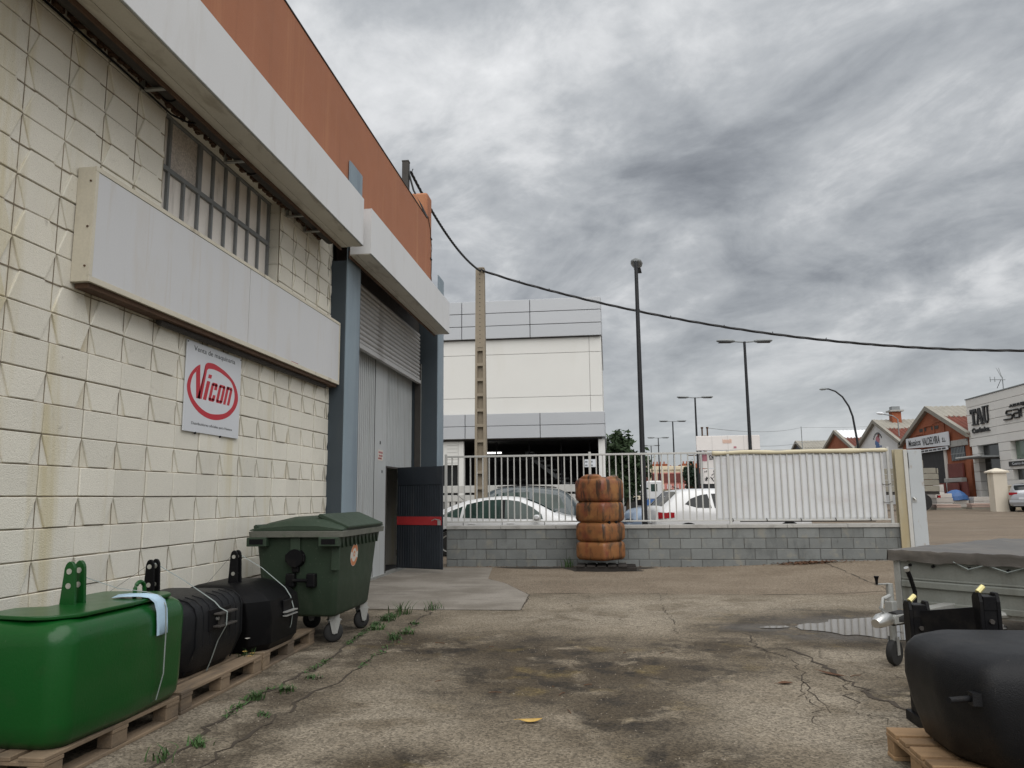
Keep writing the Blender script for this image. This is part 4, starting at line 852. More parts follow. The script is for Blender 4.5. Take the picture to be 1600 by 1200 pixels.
def strap(label, pts, w=0.010, m='strap', along=(0, 1, 0)):
    t = thing('lashing_strap', label, 'strap', pts[0], 0, 'straps lashing the weights')
    g = G(); g.loft([[tuple(Vector(p) - Vector(along)*w), tuple(Vector(p) + Vector((0.003, 0, 0.002))), tuple(Vector(p) + Vector(along)*w), tuple(Vector(p) - Vector((0.003, 0, 0.002)))] for p in pts], True, True); g.build('band', M[m], t); return t
strap('thin grey strap running down the front of the green weight', [(-3.16, 4.345, 0.965), (-3.02, 4.50, 0.875), (-2.88, 4.59, 0.842), (-2.80, 4.60, 0.820), (-2.758, 4.605, 0.76), (-2.750, 4.61, 0.60), (-2.758, 4.62, 0.35), (-2.785, 4.60, 0.20), (-2.90, 4.56, 0.13)], 0.007)
# grey ribbed weight
g2 = thing('ballast_weight', 'dark grey ribbed ballast weight next to the green one', 'weight', (-3.35, 5.62, 0.146))
def hexa(xf, xb, y0, y1, c): return [(xf, y0 + c), (xf, y1 - c), (xf - c*0.5, y1), (xb, y1), (xb, y0), (xf - c*0.5, y0)]
body([(0.146, hexa(-3.06, -3.62, 5.26, 6.12, .16), .06), (0.20, hexa(-3.01, -3.64, 5.24, 6.14, .16), .07), (0.36, hexa(-2.965, -3.65, 5.20, 6.20, .16), .08), (0.58, hexa(-2.970, -3.65, 5.18, 6.22, .16), .07), (0.635, hexa(-2.99, -3.65, 5.20, 6.20, .16), .07), (0.675, hexa(-3.04, -3.64, 5.23, 6.16, .15), .06), (0.695, hexa(-3.11, -3.61, 5.29, 6.08, .12), .05)], .05, M['greyiron'], 'body', g2)
for k in range(8):
    y = 5.36 + 0.098*k
    if 0.44 < (y - 5.2) < 0.52: continue
    G().tube([(-3.052, y, 0.17), (-2.968, y + 0.004, 0.36), (-2.969, y + 0.004, 0.57), (-2.99, y, 0.635), (-3.04, y, 0.676), (-3.12, y, 0.697)], 0.006, 5).build('rib', M['greyiron'], g2)
lug(g2, M['blackiron'], -3.30, 5.32, 0.66, 0.985, 0.10, gap=0.07)
rec = G().box(-2.972, -2.958, 5.53, 5.86, 0.44, 0.60).build('front_recess', M['black'], g2, bevel=0.02)
for (y, z) in ((5.58, 0.555), (5.58, 0.465)): box('bracket', M['darksteel'], rec, -2.957, -2.90, y, y + 0.27, z, z + 0.014, bevel=0.003)
box('hook', M['darksteel'], rec, -2.957, -2.93, 5.65, 5.70, 0.48, 0.555)
G().tube([(-2.957, 5.63, 0.525), (-2.94, 5.63, 0.525)], 0.014, 8).build('bolt', M['galv'], rec)
strap('grey strap across the dark grey ribbed weight', [(-3.30, 5.34, 0.955), (-3.15, 5.48, 0.82), (-3.04, 5.60, 0.70), (-2.985, 5.645, 0.645), (-2.95, 5.66, 0.60), (-2.895, 5.67, 0.57), (-2.895, 5.665, 0.47), (-2.955, 5.66, 0.36), (-3.0, 5.655, 0.22), (-3.03, 5.65, 0.14)], 0.010)
strap('thin wire strap behind the grey weight lug', [(-3.31, 5.30, 0.955), (-3.42, 5.2, 0.85), (-3.55, 5.12, 0.74), (-3.6, 5.1, 0.6)], 0.004, 'grime')
# black faceted weight
g3 = thing('ballast_weight', 'black faceted ballast weight beside the green wheeled bin', 'weight', (-3.35, 6.68, 0.146))
def fac(xf, xb, y0, y1, c): return [(xf, y0 + c), (xf, y1 - c*0.8), (xf - c*0.55, y1), (xb, y1), (xb, y0), (xf - c*0.75, y0)]
body([(0.146, fac(-2.915, -3.60, 6.27, 7.07, .17), .02), (0.20, fac(-2.88, -3.62, 6.25, 7.10, .17), .02), (0.42, fac(-2.865, -3.63, 6.22, 7.12, .17), .02), (0.555, fac(-2.89, -3.63, 6.22, 7.12, .17), .02), (0.60, fac(-2.95, -3.62, 6.25, 7.09, .16), .02), (0.672, fac(-3.10, -3.58, 6.34, 7.0, .11), .02), (0.688, fac(-3.16, -3.54, 6.38, 6.95, .09), .02)], .02, M['blackiron'], 'body', g3, 22)
lug(g3, M['black'], -3.30, 6.58, 0.60, 0.965, 0.11, gap=0.065)
g = G(); g.prism([(6.24, 0.56), (6.36, 0.66), (6.62, 0.66), (6.62, 0.56)], lambda a, b, w: (w, a, b), -3.50, -3.32); g.build('lug_base', M['black'], g3, bevel=0.01)
rec = G().box(-2.874, -2.858, 6.62, 6.80, 0.40, 0.53).build('front_recess', M['black'], g3, bevel=0.01)
for z in (0.395, 0.425): box('bracket', M['galv'], rec, -2.857, -2.82, 6.60, 6.84, z, z + 0.010)
strap('grey strap slanting across the black faceted weight', [(-3.30, 6.61, 0.935), (-3.12, 6.72, 0.80), (-3.0, 6.76, 0.69), (-2.92, 6.78, 0.62), (-2.872, 6.79, 0.545), (-2.845, 6.80, 0.45), (-2.865, 6.81, 0.30), (-2.92, 6.82, 0.15)], 0.010)
strap('thin wire strap behind the black weight lug', [(-3.31, 6.55, 0.94), (-3.45, 6.42, 0.72), (-3.6, 6.34, 0.56)], 0.004, 'grime')
# weeds in flower on the pallet
def tuft(parent, x, y, z, n_, h, spread, m, seed):
    rr = random.Random(seed); g = G()
    for k in range(n_):
        a = rr.uniform(0, 2*math.pi); l_ = h*rr.uniform(0.45, 1.1); s_ = spread*rr.uniform(0.3, 1.0); w = rr.uniform(0.003, 0.007) * (1 + h)
        bx, by_ = x + rr.gauss(0, spread*0.35), y + rr.gauss(0, spread*0.35)
        px_, py_ = -math.sin(a)*w, math.cos(a)*w; pts = []
        for t in (0, 0.4, 0.75, 1.0):
            q = (bx + math.cos(a)*s_*t*t, by_ + math.sin(a)*s_*t*t, z + l_*(t - 0.25*t*t)); ww = 1 - t**2
            pts.append([(q[0]-px_*ww, q[1]-py_*ww, q[2]), (q[0]+px_*ww, q[1]+py_*ww, q[2])])
        g.loft(pts, False, False)
    return g.build('blades', m, parent)
fl = thing('flowering_weed', 'small yellow flowering weed growing through the pallet between two weights', 'weed', (-3.0, 6.22, 0.1))
tuft(fl, -3.0, 6.22, 0.05, 60, 0.20, 0.12, M['leafgreen'], 4)
for (dx, dy, dz, m_) in ((0.05, 0.02, 0.10, 'yellow'), (0.0, -0.02, 0.12, 'yellow'), (0.01, 0.0, 0.22, 'stickerwhite'), (0.06, -0.05, 0.09, 'yellow')):
    g = G()
    for k in range(7):
        a = 2*math.pi*k/7; c = Vector((-3.0 + dx, 6.22 + dy, 0.05 + dz)); g.add([tuple(c), tuple(c + Vector((0.022*math.cos(a-.3), 0.022*math.sin(a-.3), 0.008))), tuple(c + Vector((0.022*math.cos(a+.3), 0.022*math.sin(a+.3), 0.008)))], [(0, 1, 2)])
    g.build('flower', M[m_], fl)

# ------------------------------------------------------------------ wheeled waste bin
bn_ = thing('waste_bin', 'large dark green four wheeled waste container with sticker', 'waste bin', (-3.06, 7.97, 0), 0)
def rect(x0, x1, y0, y1): return [(x1, y0), (x1, y1), (x0, y1), (x0, y0)]
body([(0.27, rect(-3.40, -2.70, 7.44, 8.48), .06), (0.30, rect(-3.42, -2.685, 7.42, 8.50), .06), (0.62, rect(-3.445, -2.655, 7.38, 8.54), .05), (1.00, rect(-3.475, -2.625, 7.33, 8.59), .05), (1.04, rect(-3.485, -2.615, 7.32, 8.60), .04)], .05, M['bin'], 'body', bn_, 60)
rim = body([(1.042, rect(-3.53, -2.565, 7.26, 8.66), .05), (1.095, rect(-3.535, -2.56, 7.255, 8.665), .05), (1.102, rect(-3.50, -2.59, 7.29, 8.63), .05)], .05, M['binrim'], 'rim', bn_, 50)
# scalloped apron under the rim on the long side
g = G(); y = 7.36
while y < 8.54: g.prism([(y, 1.04), (y + 0.118, 1.04), (y + 0.085, 0.985), (y + 0.06, 0.93), (y + 0.03, 0.985)], lambda a, b, w: (w, a, b), -2.640, -2.608); y += 0.125
g.build('gusset', M['bin'], bn_, bevel=0.003, seg=1)['kind'] = 'stuff'
# lid: sloping planes with a raised flat hatch
g = G()
def lidring(y): 
    e_ = 0.0
    return [(-3.52, y, 1.104), (-2.575, y, 1.104), (-2.575, y, 1.125), (-2.66, y, 1.165), (-2.82, y, 1.225), (-3.12, y, 1.235), (-3.40, y, 1.175), (-3.52, y, 1.125)]
rings = []
for y, k in ((7.275, 0.35), (7.33, 0.75), (7.45, 1.0), (8.48, 1.0), (8.60, 0.75), (8.645, 0.35)): rings.append([(a, b, 1.104 + (c - 1.104)*k) for a, b, c in lidring(y)])
g.loft(rings, True, True); lid_ = g.build('lid', M['bin'], bn_, smooth=30)
g = G(); g.loft([[(-2.555, y, 1.120), (-2.555, y, 1.142), (-2.60, y, 1.16), (-2.83, y, 1.258), (-2.86, y, 1.262), (-2.88, y, 1.235), (-2.60, y, 1.128)] for y in (7.40, 8.56)], True, True)
g.build('lid_flap', M['bin'], lid_, bevel=0.006)
G().tube([(-3.47, 7.30, 1.14), (-3.47, 8.62, 1.14)], 0.022, 10).build('hinge_bar', M['bin'], bn_, smooth=True)
for (x0, x1) in ((-3.53, -3.33), (-2.80, -2.60)):
    p = G().box(x0, x1, 7.235, 7.335, 0.955, 1.041).build('side_pocket', M['bin'], bn_, bevel=0.006)
    box('pocket_void', M['black'], p, x0 + 0.03, x1 - 0.03, 7.231, 7.2345, 0.975, 1.025)
# trunnion and handle on the short side
G().tube([(-3.06, 7.40, 0.84), (-3.06, 7.29, 0.84)], [0.10, 0.085], 24).build('trunnion', M['black'], bn_, smooth=50)
box('trunnion_flange', M['black'], bn_, -3.16, -2.96, 7.30, 7.325, 0.80, 0.88, bevel=0.03, seg=3)
box('trunnion_strut', M['bin'], bn_, -3.11, -3.01, 7.30, 7.37, 0.88, 1.04, bevel=0.006)
box('trunnion_strut', M['black'], bn_, -3.10, -3.03, 7.325, 7.39, 0.70, 0.80, bevel=0.01)
for x in (-3.11, -2.90): box('handle_socket', M['black'], bn_, x - 0.045, x + 0.045, 7.31, 7.395, 0.56, 0.69, bevel=0.012)
G().tube([(-3.08, 7.315, 0.625), (-2.93, 7.315, 0.625)], 0.018, 10).build('handle_bar', M['black'], bn_, smooth=True)
box('corner_rib', M['bin'], bn_, -2.70, -2.615, 7.325, 7.345, 0.72, 1.03, bevel=0.006)
# round sticker on the long side
stt = thing('round_sticker', 'faded round orange and white sticker on the green bin', 'sticker', (-2.63, 7.80, 0.83))
def disc(cx, cy, cz, r, m, name, parent, n_=28, dx=0.0, r2=0.0, a0=0, a1=360):
    g = G(); k = (0.655 - 0.625)/(1.0 - 0.62)
    f = lambda rr, a: (-2.655 + (cz + rr*math.sin(a) - 0.62)*0.079 + 0.004 + dx, cy + rr*math.cos(a), cz + rr*math.sin(a))
    A = [R(a0 + (a1-a0)*i/n_) for i in range(n_ + 1)]
    g.loft([[f(r2, a) for a in A], [f(r, a) for a in A]], False, False); return g.build(name, m, parent)
disc(0, 7.82, 0.835, 0.115, M['stickerwhite'], 'backing', stt)
disc(0, 7.82, 0.835, 0.110, M['stickerorange'], 'ring_print', stt, dx=0.001, r2=0.07, a0=20, a1=160)
disc(0, 7.82, 0.835, 0.110, M['stickerorange'], 'ring_print', stt, dx=0.001, r2=0.07, a0=200, a1=340)
disc(0, 7.82, 0.845, 0.030, M['stickerorange'], 'centre_print', stt, dx=0.001, r2=0.012)
def caster(x, y, rz):
    p = G(); T = Matrix.Translation((x, y, 0)) @ Matrix.Rotation(rz, 4, 'Z')
    w = G(); prof_ = [(0.02, 0.03), (0.06, 0.028), (0.085, 0.022), (0.098, 0.010), (0.098, -0.010), (0.085, -0.022), (0.06, -0.028), (0.02, -0.03)]
    w.loft([[tuple(T @ Vector((r_*math.cos(a), b_, 0.10 + r_*math.sin(a)))) for r_, b_ in prof_] for a in [2*math.pi*k/24 for k in range(25)]], True, False)
    f = G(); 
    for s_ in (-1, 1):
        f.prism([(-0.05, 0.215), (0.06, 0.215), (0.03, 0.09), (-0.02, 0.09)], lambda a, b, d: tuple(T @ Vector((a, d, b))), s_*0.042 - 0.003, s_*0.042 + 0.003)
    f.box(-0.06, 0.07, -0.046, 0.046, 0.215, 0.225, T); f.box(-0.05, 0.05, -0.04, 0.04, 0.225, 0.275, T)
    o = f.build('caster_fork', M['galv'], bn_)
    w.build('wheel', M['rubber'], o, smooth=50); G().tube([tuple(T @ Vector((0, -0.05, 0.10))), tuple(T @ Vector((0, 0.05, 0.10)))], 0.016, 10).build('axle', M['galv'], o)
caster(-2.76, 7.60, R(35)); caster(-2.74, 8.42, R(55)); caster(-3.30, 7.60, R(80)); caster(-3.30, 8.40, R(10))

# ------------------------------------------------------------------ right hand side: weight, frame, trailer
rw = thing('ballast_weight', 'large matt dark grey ballast weight on the right hand pallet', 'weight', (2.25, 4.05, 0.146))
# long axis along x; section in y, end towards the viewer's left
def rsec(x0, x1, y0, y1, c): return [(x0, y0 + c), (x0 + c*0.9, y0), (x1, y0), (x1, y1), (x0 + c*0.35, y1), (x0, y1 - c*0.5)]
RS = [(0.146, [(1.62,4.40),(1.63,4.12),(1.78,3.88),(2.95,3.76),(2.95,4.50),(1.72,4.50)]), (0.19, [(1.575,4.41),(1.585,4.08),(1.71,3.82),(2.96,3.69),(2.96,4.53),(1.69,4.53)]),
      (0.34, [(1.53,4.42),(1.54,4.02),(1.64,3.74),(2.97,3.60),(2.97,4.56),(1.66,4.56)]), (0.48, [(1.505,4.42),(1.51,4.0),(1.61,3.71),(2.98,3.58),(2.98,4.57),(1.64,4.57)]), (0.58, [(1.510,4.42),(1.515,4.0),(1.61,3.715),(2.98,3.585),(2.98,4.57),(1.645,4.57)]),
      (0.625, [(1.525,4.42),(1.53,4.02),(1.622,3.735),(2.97,3.61),(2.97,4.56),(1.655,4.56)]), (0.660, [(1.560,4.41),(1.57,4.04),(1.655,3.77),(2.96,3.64),(2.96,4.54),(1.685,4.54)]), (0.682, [(1.63,4.39),(1.64,4.08),(1.72,3.83),(2.94,3.71),(2.94,4.49),(1.74,4.49)]), (0.688, [(1.72,4.35),(1.73,4.13),(1.80,3.92),(2.92,3.80),(2.92,4.44),(1.81,4.44)])]
body([(z, p, 0.055) for z, p in RS], .055, M['greyiron'], 'body', rw, 60)
g = G(); g.tube([(1.60, 3.80, 0.500), (1.455, 3.735, 0.502)], 0.0135, 10); g.box(1.56, 1.60, 3.75, 3.80, 0.475, 0.530); g.build('handle', M['greyiron'], rw, smooth=40)
for k in range(5): G().tube([(1.90 + 0.15*k, 3.68, 0.634), (1.93 + 0.15*k, 3.86, 0.675), (1.96 + 0.15*k, 4.4, 0.680)], 0.0035, 5).build('seam', M['greyiron'], rw)
pb = thing('perforated_bracket', 'white perforated steel bracket lying on the near right pallet', 'bracket', (1.95, 3.62, 0.15))
g = G(); g.prism([(1.82, 3.62), (1.86, 3.69), (2.3, 3.50), (2.2, 3.3)], lambda a, b, w: (a, b, w), 0.20, 0.207); g.build('plate', M['signwhite'], pb)
for k in range(4): G().tube([(1.90 + 0.05*k, 3.62 - 0.03*k, 0.2065), (1.90 + 0.05*k, 3.62 - 0.03*k, 0.2085)], 0.006, 8).build('hole', M['grime'], pb)
pallet('weathered pallet at the lower right corner below the white bracket', 2.42, 3.36, R(0), M['woodx'], W_=0.6, L_=1.2)
hf = thing('hitch_frame', 'black three point hitch frame with yellow bolts behind the grey weight', 'frame', (2.3, 5.0, 0))
def post(x, y, w, z1):
    g = G(); h = w*0.42
    for a, b_ in ((-w/2, -w/2 + 0.022), (w/2 - 0.022, w/2)): g.prism([(-h, 0.06), (h, 0.06), (h, z1 - 0.03), (h*0.4, z1), (-h*0.7, z1), (-h, z1 - 0.05)], lambda u_, q, d: (x + d, y + u_, q), a, b_)
    g.box(x - w/2 + 0.022, x + w/2 - 0.022, y - h + 0.004, y - h + 0.018, 0.06, z1 - 0.06); g.box(x - w/2 + 0.022, x + w/2 - 0.022, y - h, y + h, z1 - 0.10, z1 - 0.02)
    o = g.build('post', M['black'], hf, bevel=0.003, seg=1)
    for z in (z1 - 0.16, z1 - 0.30): G().tube([(x, y - h + 0.004, z), (x, y - h - 0.012, z)], 0.014, 6).build('bolt_head', M['darksteel'], o)
    return o
post(1.90, 5.25, 0.125, 0.735); post(2.16, 4.90, 0.115, 0.83)
g = G(); g.prism([(0, 0.48), (1, 0.56), (1, 0.75), (0, 0.67)], lambda a, b, w: (1.90 + 0.26*a + w*0.79, 5.25 - 0.35*a + w*0.61, b), -0.03, 0.03); g.build('cross_beam', M['black'], hf)
g = G(); g.prism([(0.05, 0.38), (1.4, 0.46), (1.4, 0.55), (0.05, 0.47)], lambda a, b, w: (1.90 + 0.30*a + w*0.79, 5.25 - 0.39*a + w*0.61, b), 0.05, 0.09); g.build('lower_beam', M['bluedark'], hf)
box('foot', M['black'], hf, 1.82, 2.7, 4.75, 5.35, 0.0, 0.06)
for (x, y, z) in ((1.87, 5.23, 0.735), (2.13, 4.89, 0.83)): G().tube([(x - 0.02, y - 0.01, z), (x + 0.02, y + 0.01, z + 0.03)], 0.016, 8).build('bolt', M['boltyellow'], hf)
G().tube([(2.42, 4.95, 0.55), (2.78, 5.20, 0.92)], 0.017, 8).build('stay_bar', M['bluedark'], hf)
gw2 = thing('ballast_weight', 'second green ballast weight cut off by the right edge of the view', 'weight', (3.2, 5.3, 0))
body([(0.05, rect(2.84, 3.6, 4.95, 5.75), .08), (0.3, rect(2.80, 3.62, 4.92, 5.78), .1), (0.62, rect(2.80, 3.62, 4.92, 5.78), .1), (0.72, rect(2.86, 3.58, 4.98, 5.72), .1), (0.75, rect(2.96, 3.5, 5.08, 5.62), .08)], .1, M['green'], 'body', gw2, 60)
lug(gw2, M['black'], 3.0, 5.2, 0.7, 0.98, 0.10)
# trailer: local x along the front board (left to right), local y backwards
fx, fy = Vector((0.70, -0.714, 0)), Vector((0.714, 0.70, 0))
tr = thing('box_trailer', 'galvanised box trailer under a dark grey tarpaulin at right', 'trailer', (2.60, 7.64, 0), math.atan2(fx.y, fx.x))
def TB(name, m, x0, x1, y0, y1, z0, z1, p=None, **k):
    g = G().box(x0, x1, y0, y1, z0, z1)
    if p is None: return g.build(name, m, tr, world=False, **k)
    return g.build(name, m, p, world=False, **k)
TB('floor', M['galv'], 0.02, 1.58, 0.02, 2.6, 0.36, 0.40)
fb = TB('front_board', M['aluside'], 0.06, 1.54, 0.0, 0.022, 0.40, 0.83)
for (z, h_, d_) in ((0.40, 0.05, 0.022), (0.63, 0.018, 0.012), (0.795, 0.035, 0.016)): TB('pressed_rib', M['aluside'], 0.07, 1.53, -d_, -0.0015, z, z + h_, fb, bevel=0.005)
g = G(); g.prism([(-0.001, 0.555), (-0.026, 0.57), (-0.026, 0.615), (-0.001, 0.63)], lambda a, b, w: (w, a, b), 0.07, 1.53); g.build('pressed_rib', M['aluside'], fb, world=False)
for x in (0.0, 1.545): TB('corner_post', M['galv'], x, x + 0.058, -0.012, 0.05, 0.36, 0.84, bevel=0.004)
for z in (0.81, ): TB('corner_bracket', M['galv'], 0.004, 0.13, -0.022, -0.013, z - 0.02, z + 0.02, bevel=0.002)
TB('side_board', M['aluside'], -0.002, 0.022, 0.06, 2.6, 0.40, 0.83); TB('side_board', M['aluside'], 1.58, 1.60, 0.06, 2.6, 0.40, 0.83); TB('tail_board', M['aluside'], 0.03, 1.57, 2.58, 2.60, 0.40, 0.83)
# tarpaulin: sagging top and a wrinkled skirt
g = G(); nx_, ny_ = 27, 31
top = [[(-0.03 + 1.66*i/(nx_-1), -0.03 + 2.66*j/(ny_-1), 0.892 - 0.030*math.sin(math.pi*i/(nx_-1))*math.sin(math.pi*j/(ny_-1)) + 0.012*mnoise.noise((i*0.35, j*0.3, 1)) + 0.007*mnoise.noise((i*0.8, j*0.5, 4))) for i in range(nx_)] for j in range(ny_)]
g.loft(top, False, False)
def skirt(edge, out):
    rings = []
    for k, dz in enumerate((0.0, 0.006, 0.03, 0.06, 0.092)):
        rings.append([(p[0] + out[0]*(0.004*k + 0.010*k/4*mnoise.noise((p[0]*9, p[1]*9, k*0.6))), p[1] + out[1]*(0.004*k + 0.028*k/4*mnoise.noise((p[0]*11 + 5, p[1]*9, k*0.6))), p[2] - dz - (0.012*(mnoise.noise((p[0]*4, p[1]*4, 9)) + 0.4) if k == 4 else 0)) for p in edge])
    g.loft(rings, False, False)
skirt(top[0], (0, -1)); skirt(top[-1], (0, 1)); skirt([r_[0] for r_ in top], (-1, 0)); skirt([r_[-1] for r_ in top], (1, 0))
tarp = g.build('tarpaulin', M['tarp'], tr, smooth='all', world=False)
hooks = [0.16, 0.36, 0.66, 0.96, 1.22, 1.46]
for x in hooks: G().tube([(x, -0.016, 0.762), (x, -0.034, 0.762)], 0.013, 10).build('tarp_hook', M['black'], tr, world=False)
zig = [(0.54, -0.04, 0.812), (0.66, -0.04, 0.755), (0.80, -0.04, 0.80), (0.96, -0.04, 0.75), (1.09, -0.04, 0.795)]
for a, b_ in ((0, 1), (1, 2), (2, 3), (3, 4)): G().tube([zig[a], zig[b_]], 0.005, 6).build('elastic_cord', M['strap'], tr, world=False)
G().tube([(1.2, -0.045, 0.805), (1.5, -0.045, 0.803)], 0.006, 6).build('elastic_cord', M['strap'], tr, world=False)
# drawbar, coupling, jockey wheel
db = G().box(0.41, 0.51, -1.05, 0.3, 0.385, 0.455).build('drawbar', M['galv'], tr, bevel=0.006, world=False)
for s_ in (0.10, 0.95): G().tube([(s_, 0.1, 0.40), (0.46, -0.75, 0.41)], 0.03, 8).build('drawbar_brace', M['galv'], tr, world=False)
cp = G(); cp.tube([(0.46, -1.02, 0.42), (0.46, -1.12, 0.43), (0.46, -1.20, 0.425), (0.46, -1.27, 0.41)], [0.04, 0.055, 0.055, 0.035], 12); cpo = cp.build('coupling_head', M['chrome'], tr, smooth=True, world=False)
G().tube([(0.46, -1.10, 0.47), (0.46, -1.17, 0.52), (0.46, -1.12, 0.585), (0.46, -1.02, 0.60)], 0.016, 8).build('coupling_lever', M['galv'], cpo, smooth=True, world=False)
G().tube([(0.46, -1.00, 0.42), (0.46, -0.86, 0.42)], [0.055, 0.06], 12).build('bellows', M['rubber'], tr, smooth=True, world=False)
hbk = G().tube([(0.46, -0.62, 0.46), (0.46, -0.60, 0.60), (0.46, -0.66, 0.72), (0.46, -0.70, 0.78)], 0.018, 8).build('brake_lever', M['black'], tr, smooth=True, world=False)
G().tube([(0.46, -0.70, 0.775), (0.46, -0.715, 0.80)], 0.020, 8).build('grip', M['chrome'], hbk, world=False)
jk = G(); jx, jy = 0.31, -0.72
jk.tube([(jx, jy, 0.20), (jx, jy, 0.66)], 0.028, 12); jo = jk.build('jockey_tube', M['galv'], tr, smooth=50, world=False)
G().box(jx - 0.035, jx + 0.035, jy - 0.04, jy + 0.04, 0.40, 0.52).build('clamp', M['galv'], jo, bevel=0.006, world=False)
G().tube([(jx, jy, 0.66), (jx, jy - 0.12, 0.665), (jx, jy - 0.20, 0.67)], 0.007, 6).build('crank', M['galv'], jo, world=False)
G().tube([(jx, jy - 0.20, 0.665), (jx, jy - 0.20, 0.71), (jx, jy - 0.20, 0.735)], [0.009, 0.013, 0.022], 10).build('crank_knob', M['black'], jo, world=False)
w = G(); prof_ = [(0.02, 0.03), (0.07, 0.032), (0.098, 0.024), (0.107, 0.0), (0.098, -0.024), (0.07, -0.032), (0.02, -0.03)]
w.loft([[(jx + b_, jy + r_*math.cos(a), 0.108 + r_*math.sin(a)) for r_, b_ in prof_] for a in [2*math.pi*k/24 for k in range(25)]], True, False); wo_ = w.build('wheel', M['rubber'], jo, smooth=50, world=False)
for s_ in (-0.037, 0.037): G().box(jx + s_ - 0.003, jx + s_ + 0.003, jy - 0.02, jy + 0.02, 0.09, 0.235).build('wheel_fork', M['galv'], jo, world=False)
for s_ in (-0.02, 1.62):
    w = G(); w.loft([[(s_ + b_*2.6, 1.45 + 2.6*r_*math.cos(a), 0.28 + 2.6*r_*math.sin(a)) for r_, b_ in prof_] for a in [2*math.pi*k/24 for k in range(25)]], True, False); w.build('road_wheel', M['rubber'], tr, smooth=50, world=False)

# ------------------------------------------------------------------ weeds, leaves, twigs
TUFTS = ['tall wispy grass tuft at the slab edge behind the bin wheel', 'broad green tuft just in front of the slab edge by the bin', 'low green tuft level with the rear bin wheel', 'short tuft between the wispy grass and the bin wheel', 'green tuft in the outer joint level with the bin wheels', 'upright tuft in the outer joint just nearer than the bin wheels',
  'wispy tuft at the slab edge above the outer joint', 'sparse low tuft along the outer joint near the slab', 'spiky tuft in the inner joint beside the grey weight pallet', 'bushy tuft in the inner joint next to the pallet gap', 'thick low tuft nearest the green weight pallet', 'long bladed tuft at the lower left corner of the joint', 'small flat tuft beside the black weight pallet', 'tiny tuft in the joint before the yellow leaf', 'short tuft beside the front bin caster']
for i, (x, y, n_, h, s_) in enumerate(((-2.56, 9.45, 34, 0.30, 0.16), (-2.61, 8.95, 60, 0.12, 0.12), (-2.55, 8.35, 46, 0.10, 0.12), (-2.60, 9.2, 40, 0.10, 0.10), (-2.16, 8.13, 46, 0.10, 0.12), (-2.19, 7.80, 40, 0.14, 0.10), (-2.25, 9.85, 28, 0.22, 0.14), (-2.22, 8.75, 30, 0.06, 0.09), (-2.41, 5.68, 44, 0.10, 0.09), (-2.52, 5.42, 38, 0.13, 0.09), (-2.41, 4.42, 42, 0.09, 0.09), (-2.46, 4.16, 14, 0.15, 0.10), (-2.38, 6.1, 26, 0.05, 0.08), (-2.30, 5.05, 24, 0.04, 0.07), (-2.63, 8.65, 30, 0.07, 0.1))):
    t = thing('weed_tuft', TUFTS[i], 'weed', (x, y, 0), 0, 'weeds in the pavement joints')
    tuft(t, x, y, 0.0, int(n_*1.2), h*0.72, s_, M['leafgreen'], 70 + i)
t = thing('weed_tuft', 'spiky green weed at the foot of the block wall left of the tank', 'weed', (-0.85, 15.9, 0)); tuft(t, -0.85, 15.86, 0.0, 30, 0.30, 0.16, M['leafgreen'], 99)
def leaf_(name, label, x, y, l_, w, rz, m, lift=0.012):
    t = thing(name, label, 'leaf', (x, y, zg(x, y) + 0.005), rz); ring = []
    for k in range(9):
        u_ = -l_/2 + l_*k/8; ww = w*math.sin(math.pi*(0.04 + 0.92*k/8))**0.8; zz = lift*(2*k/8 - 1)**2
        ring.append([(u_, -ww, zz + ww*0.35), (u_, 0, zz), (u_, ww, zz + ww*0.5)])
    G().loft(ring, False, False).build('blade', M[m], t, world=False, smooth='all'); G().tube([(-l_/2 - 0.03, 0, lift), (l_/2, 0, lift + 0.001)], 0.0015, 4).build('midrib', M[m], t, world=False)
leaf_('dry_leaf', 'curled yellow dry leaf lying on the stained concrete', -0.53, 5.04, 0.15, 0.022, R(12), 'yellow', 0.02)
leaf_('dry_leaf', 'dark brown long leaf lying beside the right hand crack', 1.69, 6.53, 0.26, 0.020, R(-52), 'brownleaf')
leaf_('dry_leaf', 'flat grey brown leaf on the pale concrete at right', 1.27, 6.2, 0.11, 0.026, R(8), 'brownleaf', 0.004)
rl = random.Random(12)
for k in range(12):
    x, y = rl.uniform(-1.8, 2.2), rl.uniform(3.9, 9.0)
    t = thing('twig', 'tiny dark twig or leaf scrap scattered on the concrete', 'twig', (x, y, 0.004), rl.uniform(0, 6.2), 'scraps on the concrete'); l_ = rl.uniform(0.03, 0.11)
    G().tube([(-l_/2, 0, 0.003), (0, rl.uniform(-.008, .008), 0.006), (l_/2, 0, 0.003)], 0.003, 5).build('stem', M['brownleaf'], t, world=False)
g = G()
for k in range(420):
    x = rl.gauss(3.75, 0.28); y = 15.93 - abs(rl.gauss(0, 0.14)); a = rl.uniform(0, 6.28); l_ = rl.uniform(0.02, 0.05); z = zg(x, y) + rl.uniform(0.004, 0.035)
    c, s_ = math.cos(a)*l_, math.sin(a)*l_; g.add([(x - c, y - s_, z), (x - s_*0.4, y + c*0.4, z + 0.012), (x + c, y + s_, z + rl.uniform(0, .02)), (x + s_*0.4, y - c*0.4, z)], [(0, 1, 2, 3)])
for k in range(160):
    x = rl.uniform(-3.2, 5.4); y = 15.97 - abs(rl.gauss(0, 0.05)); a = rl.uniform(0, 6.28); l_ = rl.uniform(0.012, 0.03); z = zg(x, y) + 0.008
    c, s_ = math.cos(a)*l_, math.sin(a)*l_; g.add([(x - c, y - s_, z), (x - s_*0.4, y + c*0.4, z + 0.008), (x + c, y + s_, z), (x + s_*0.4, y - c*0.4, z)], [(0, 1, 2, 3)])
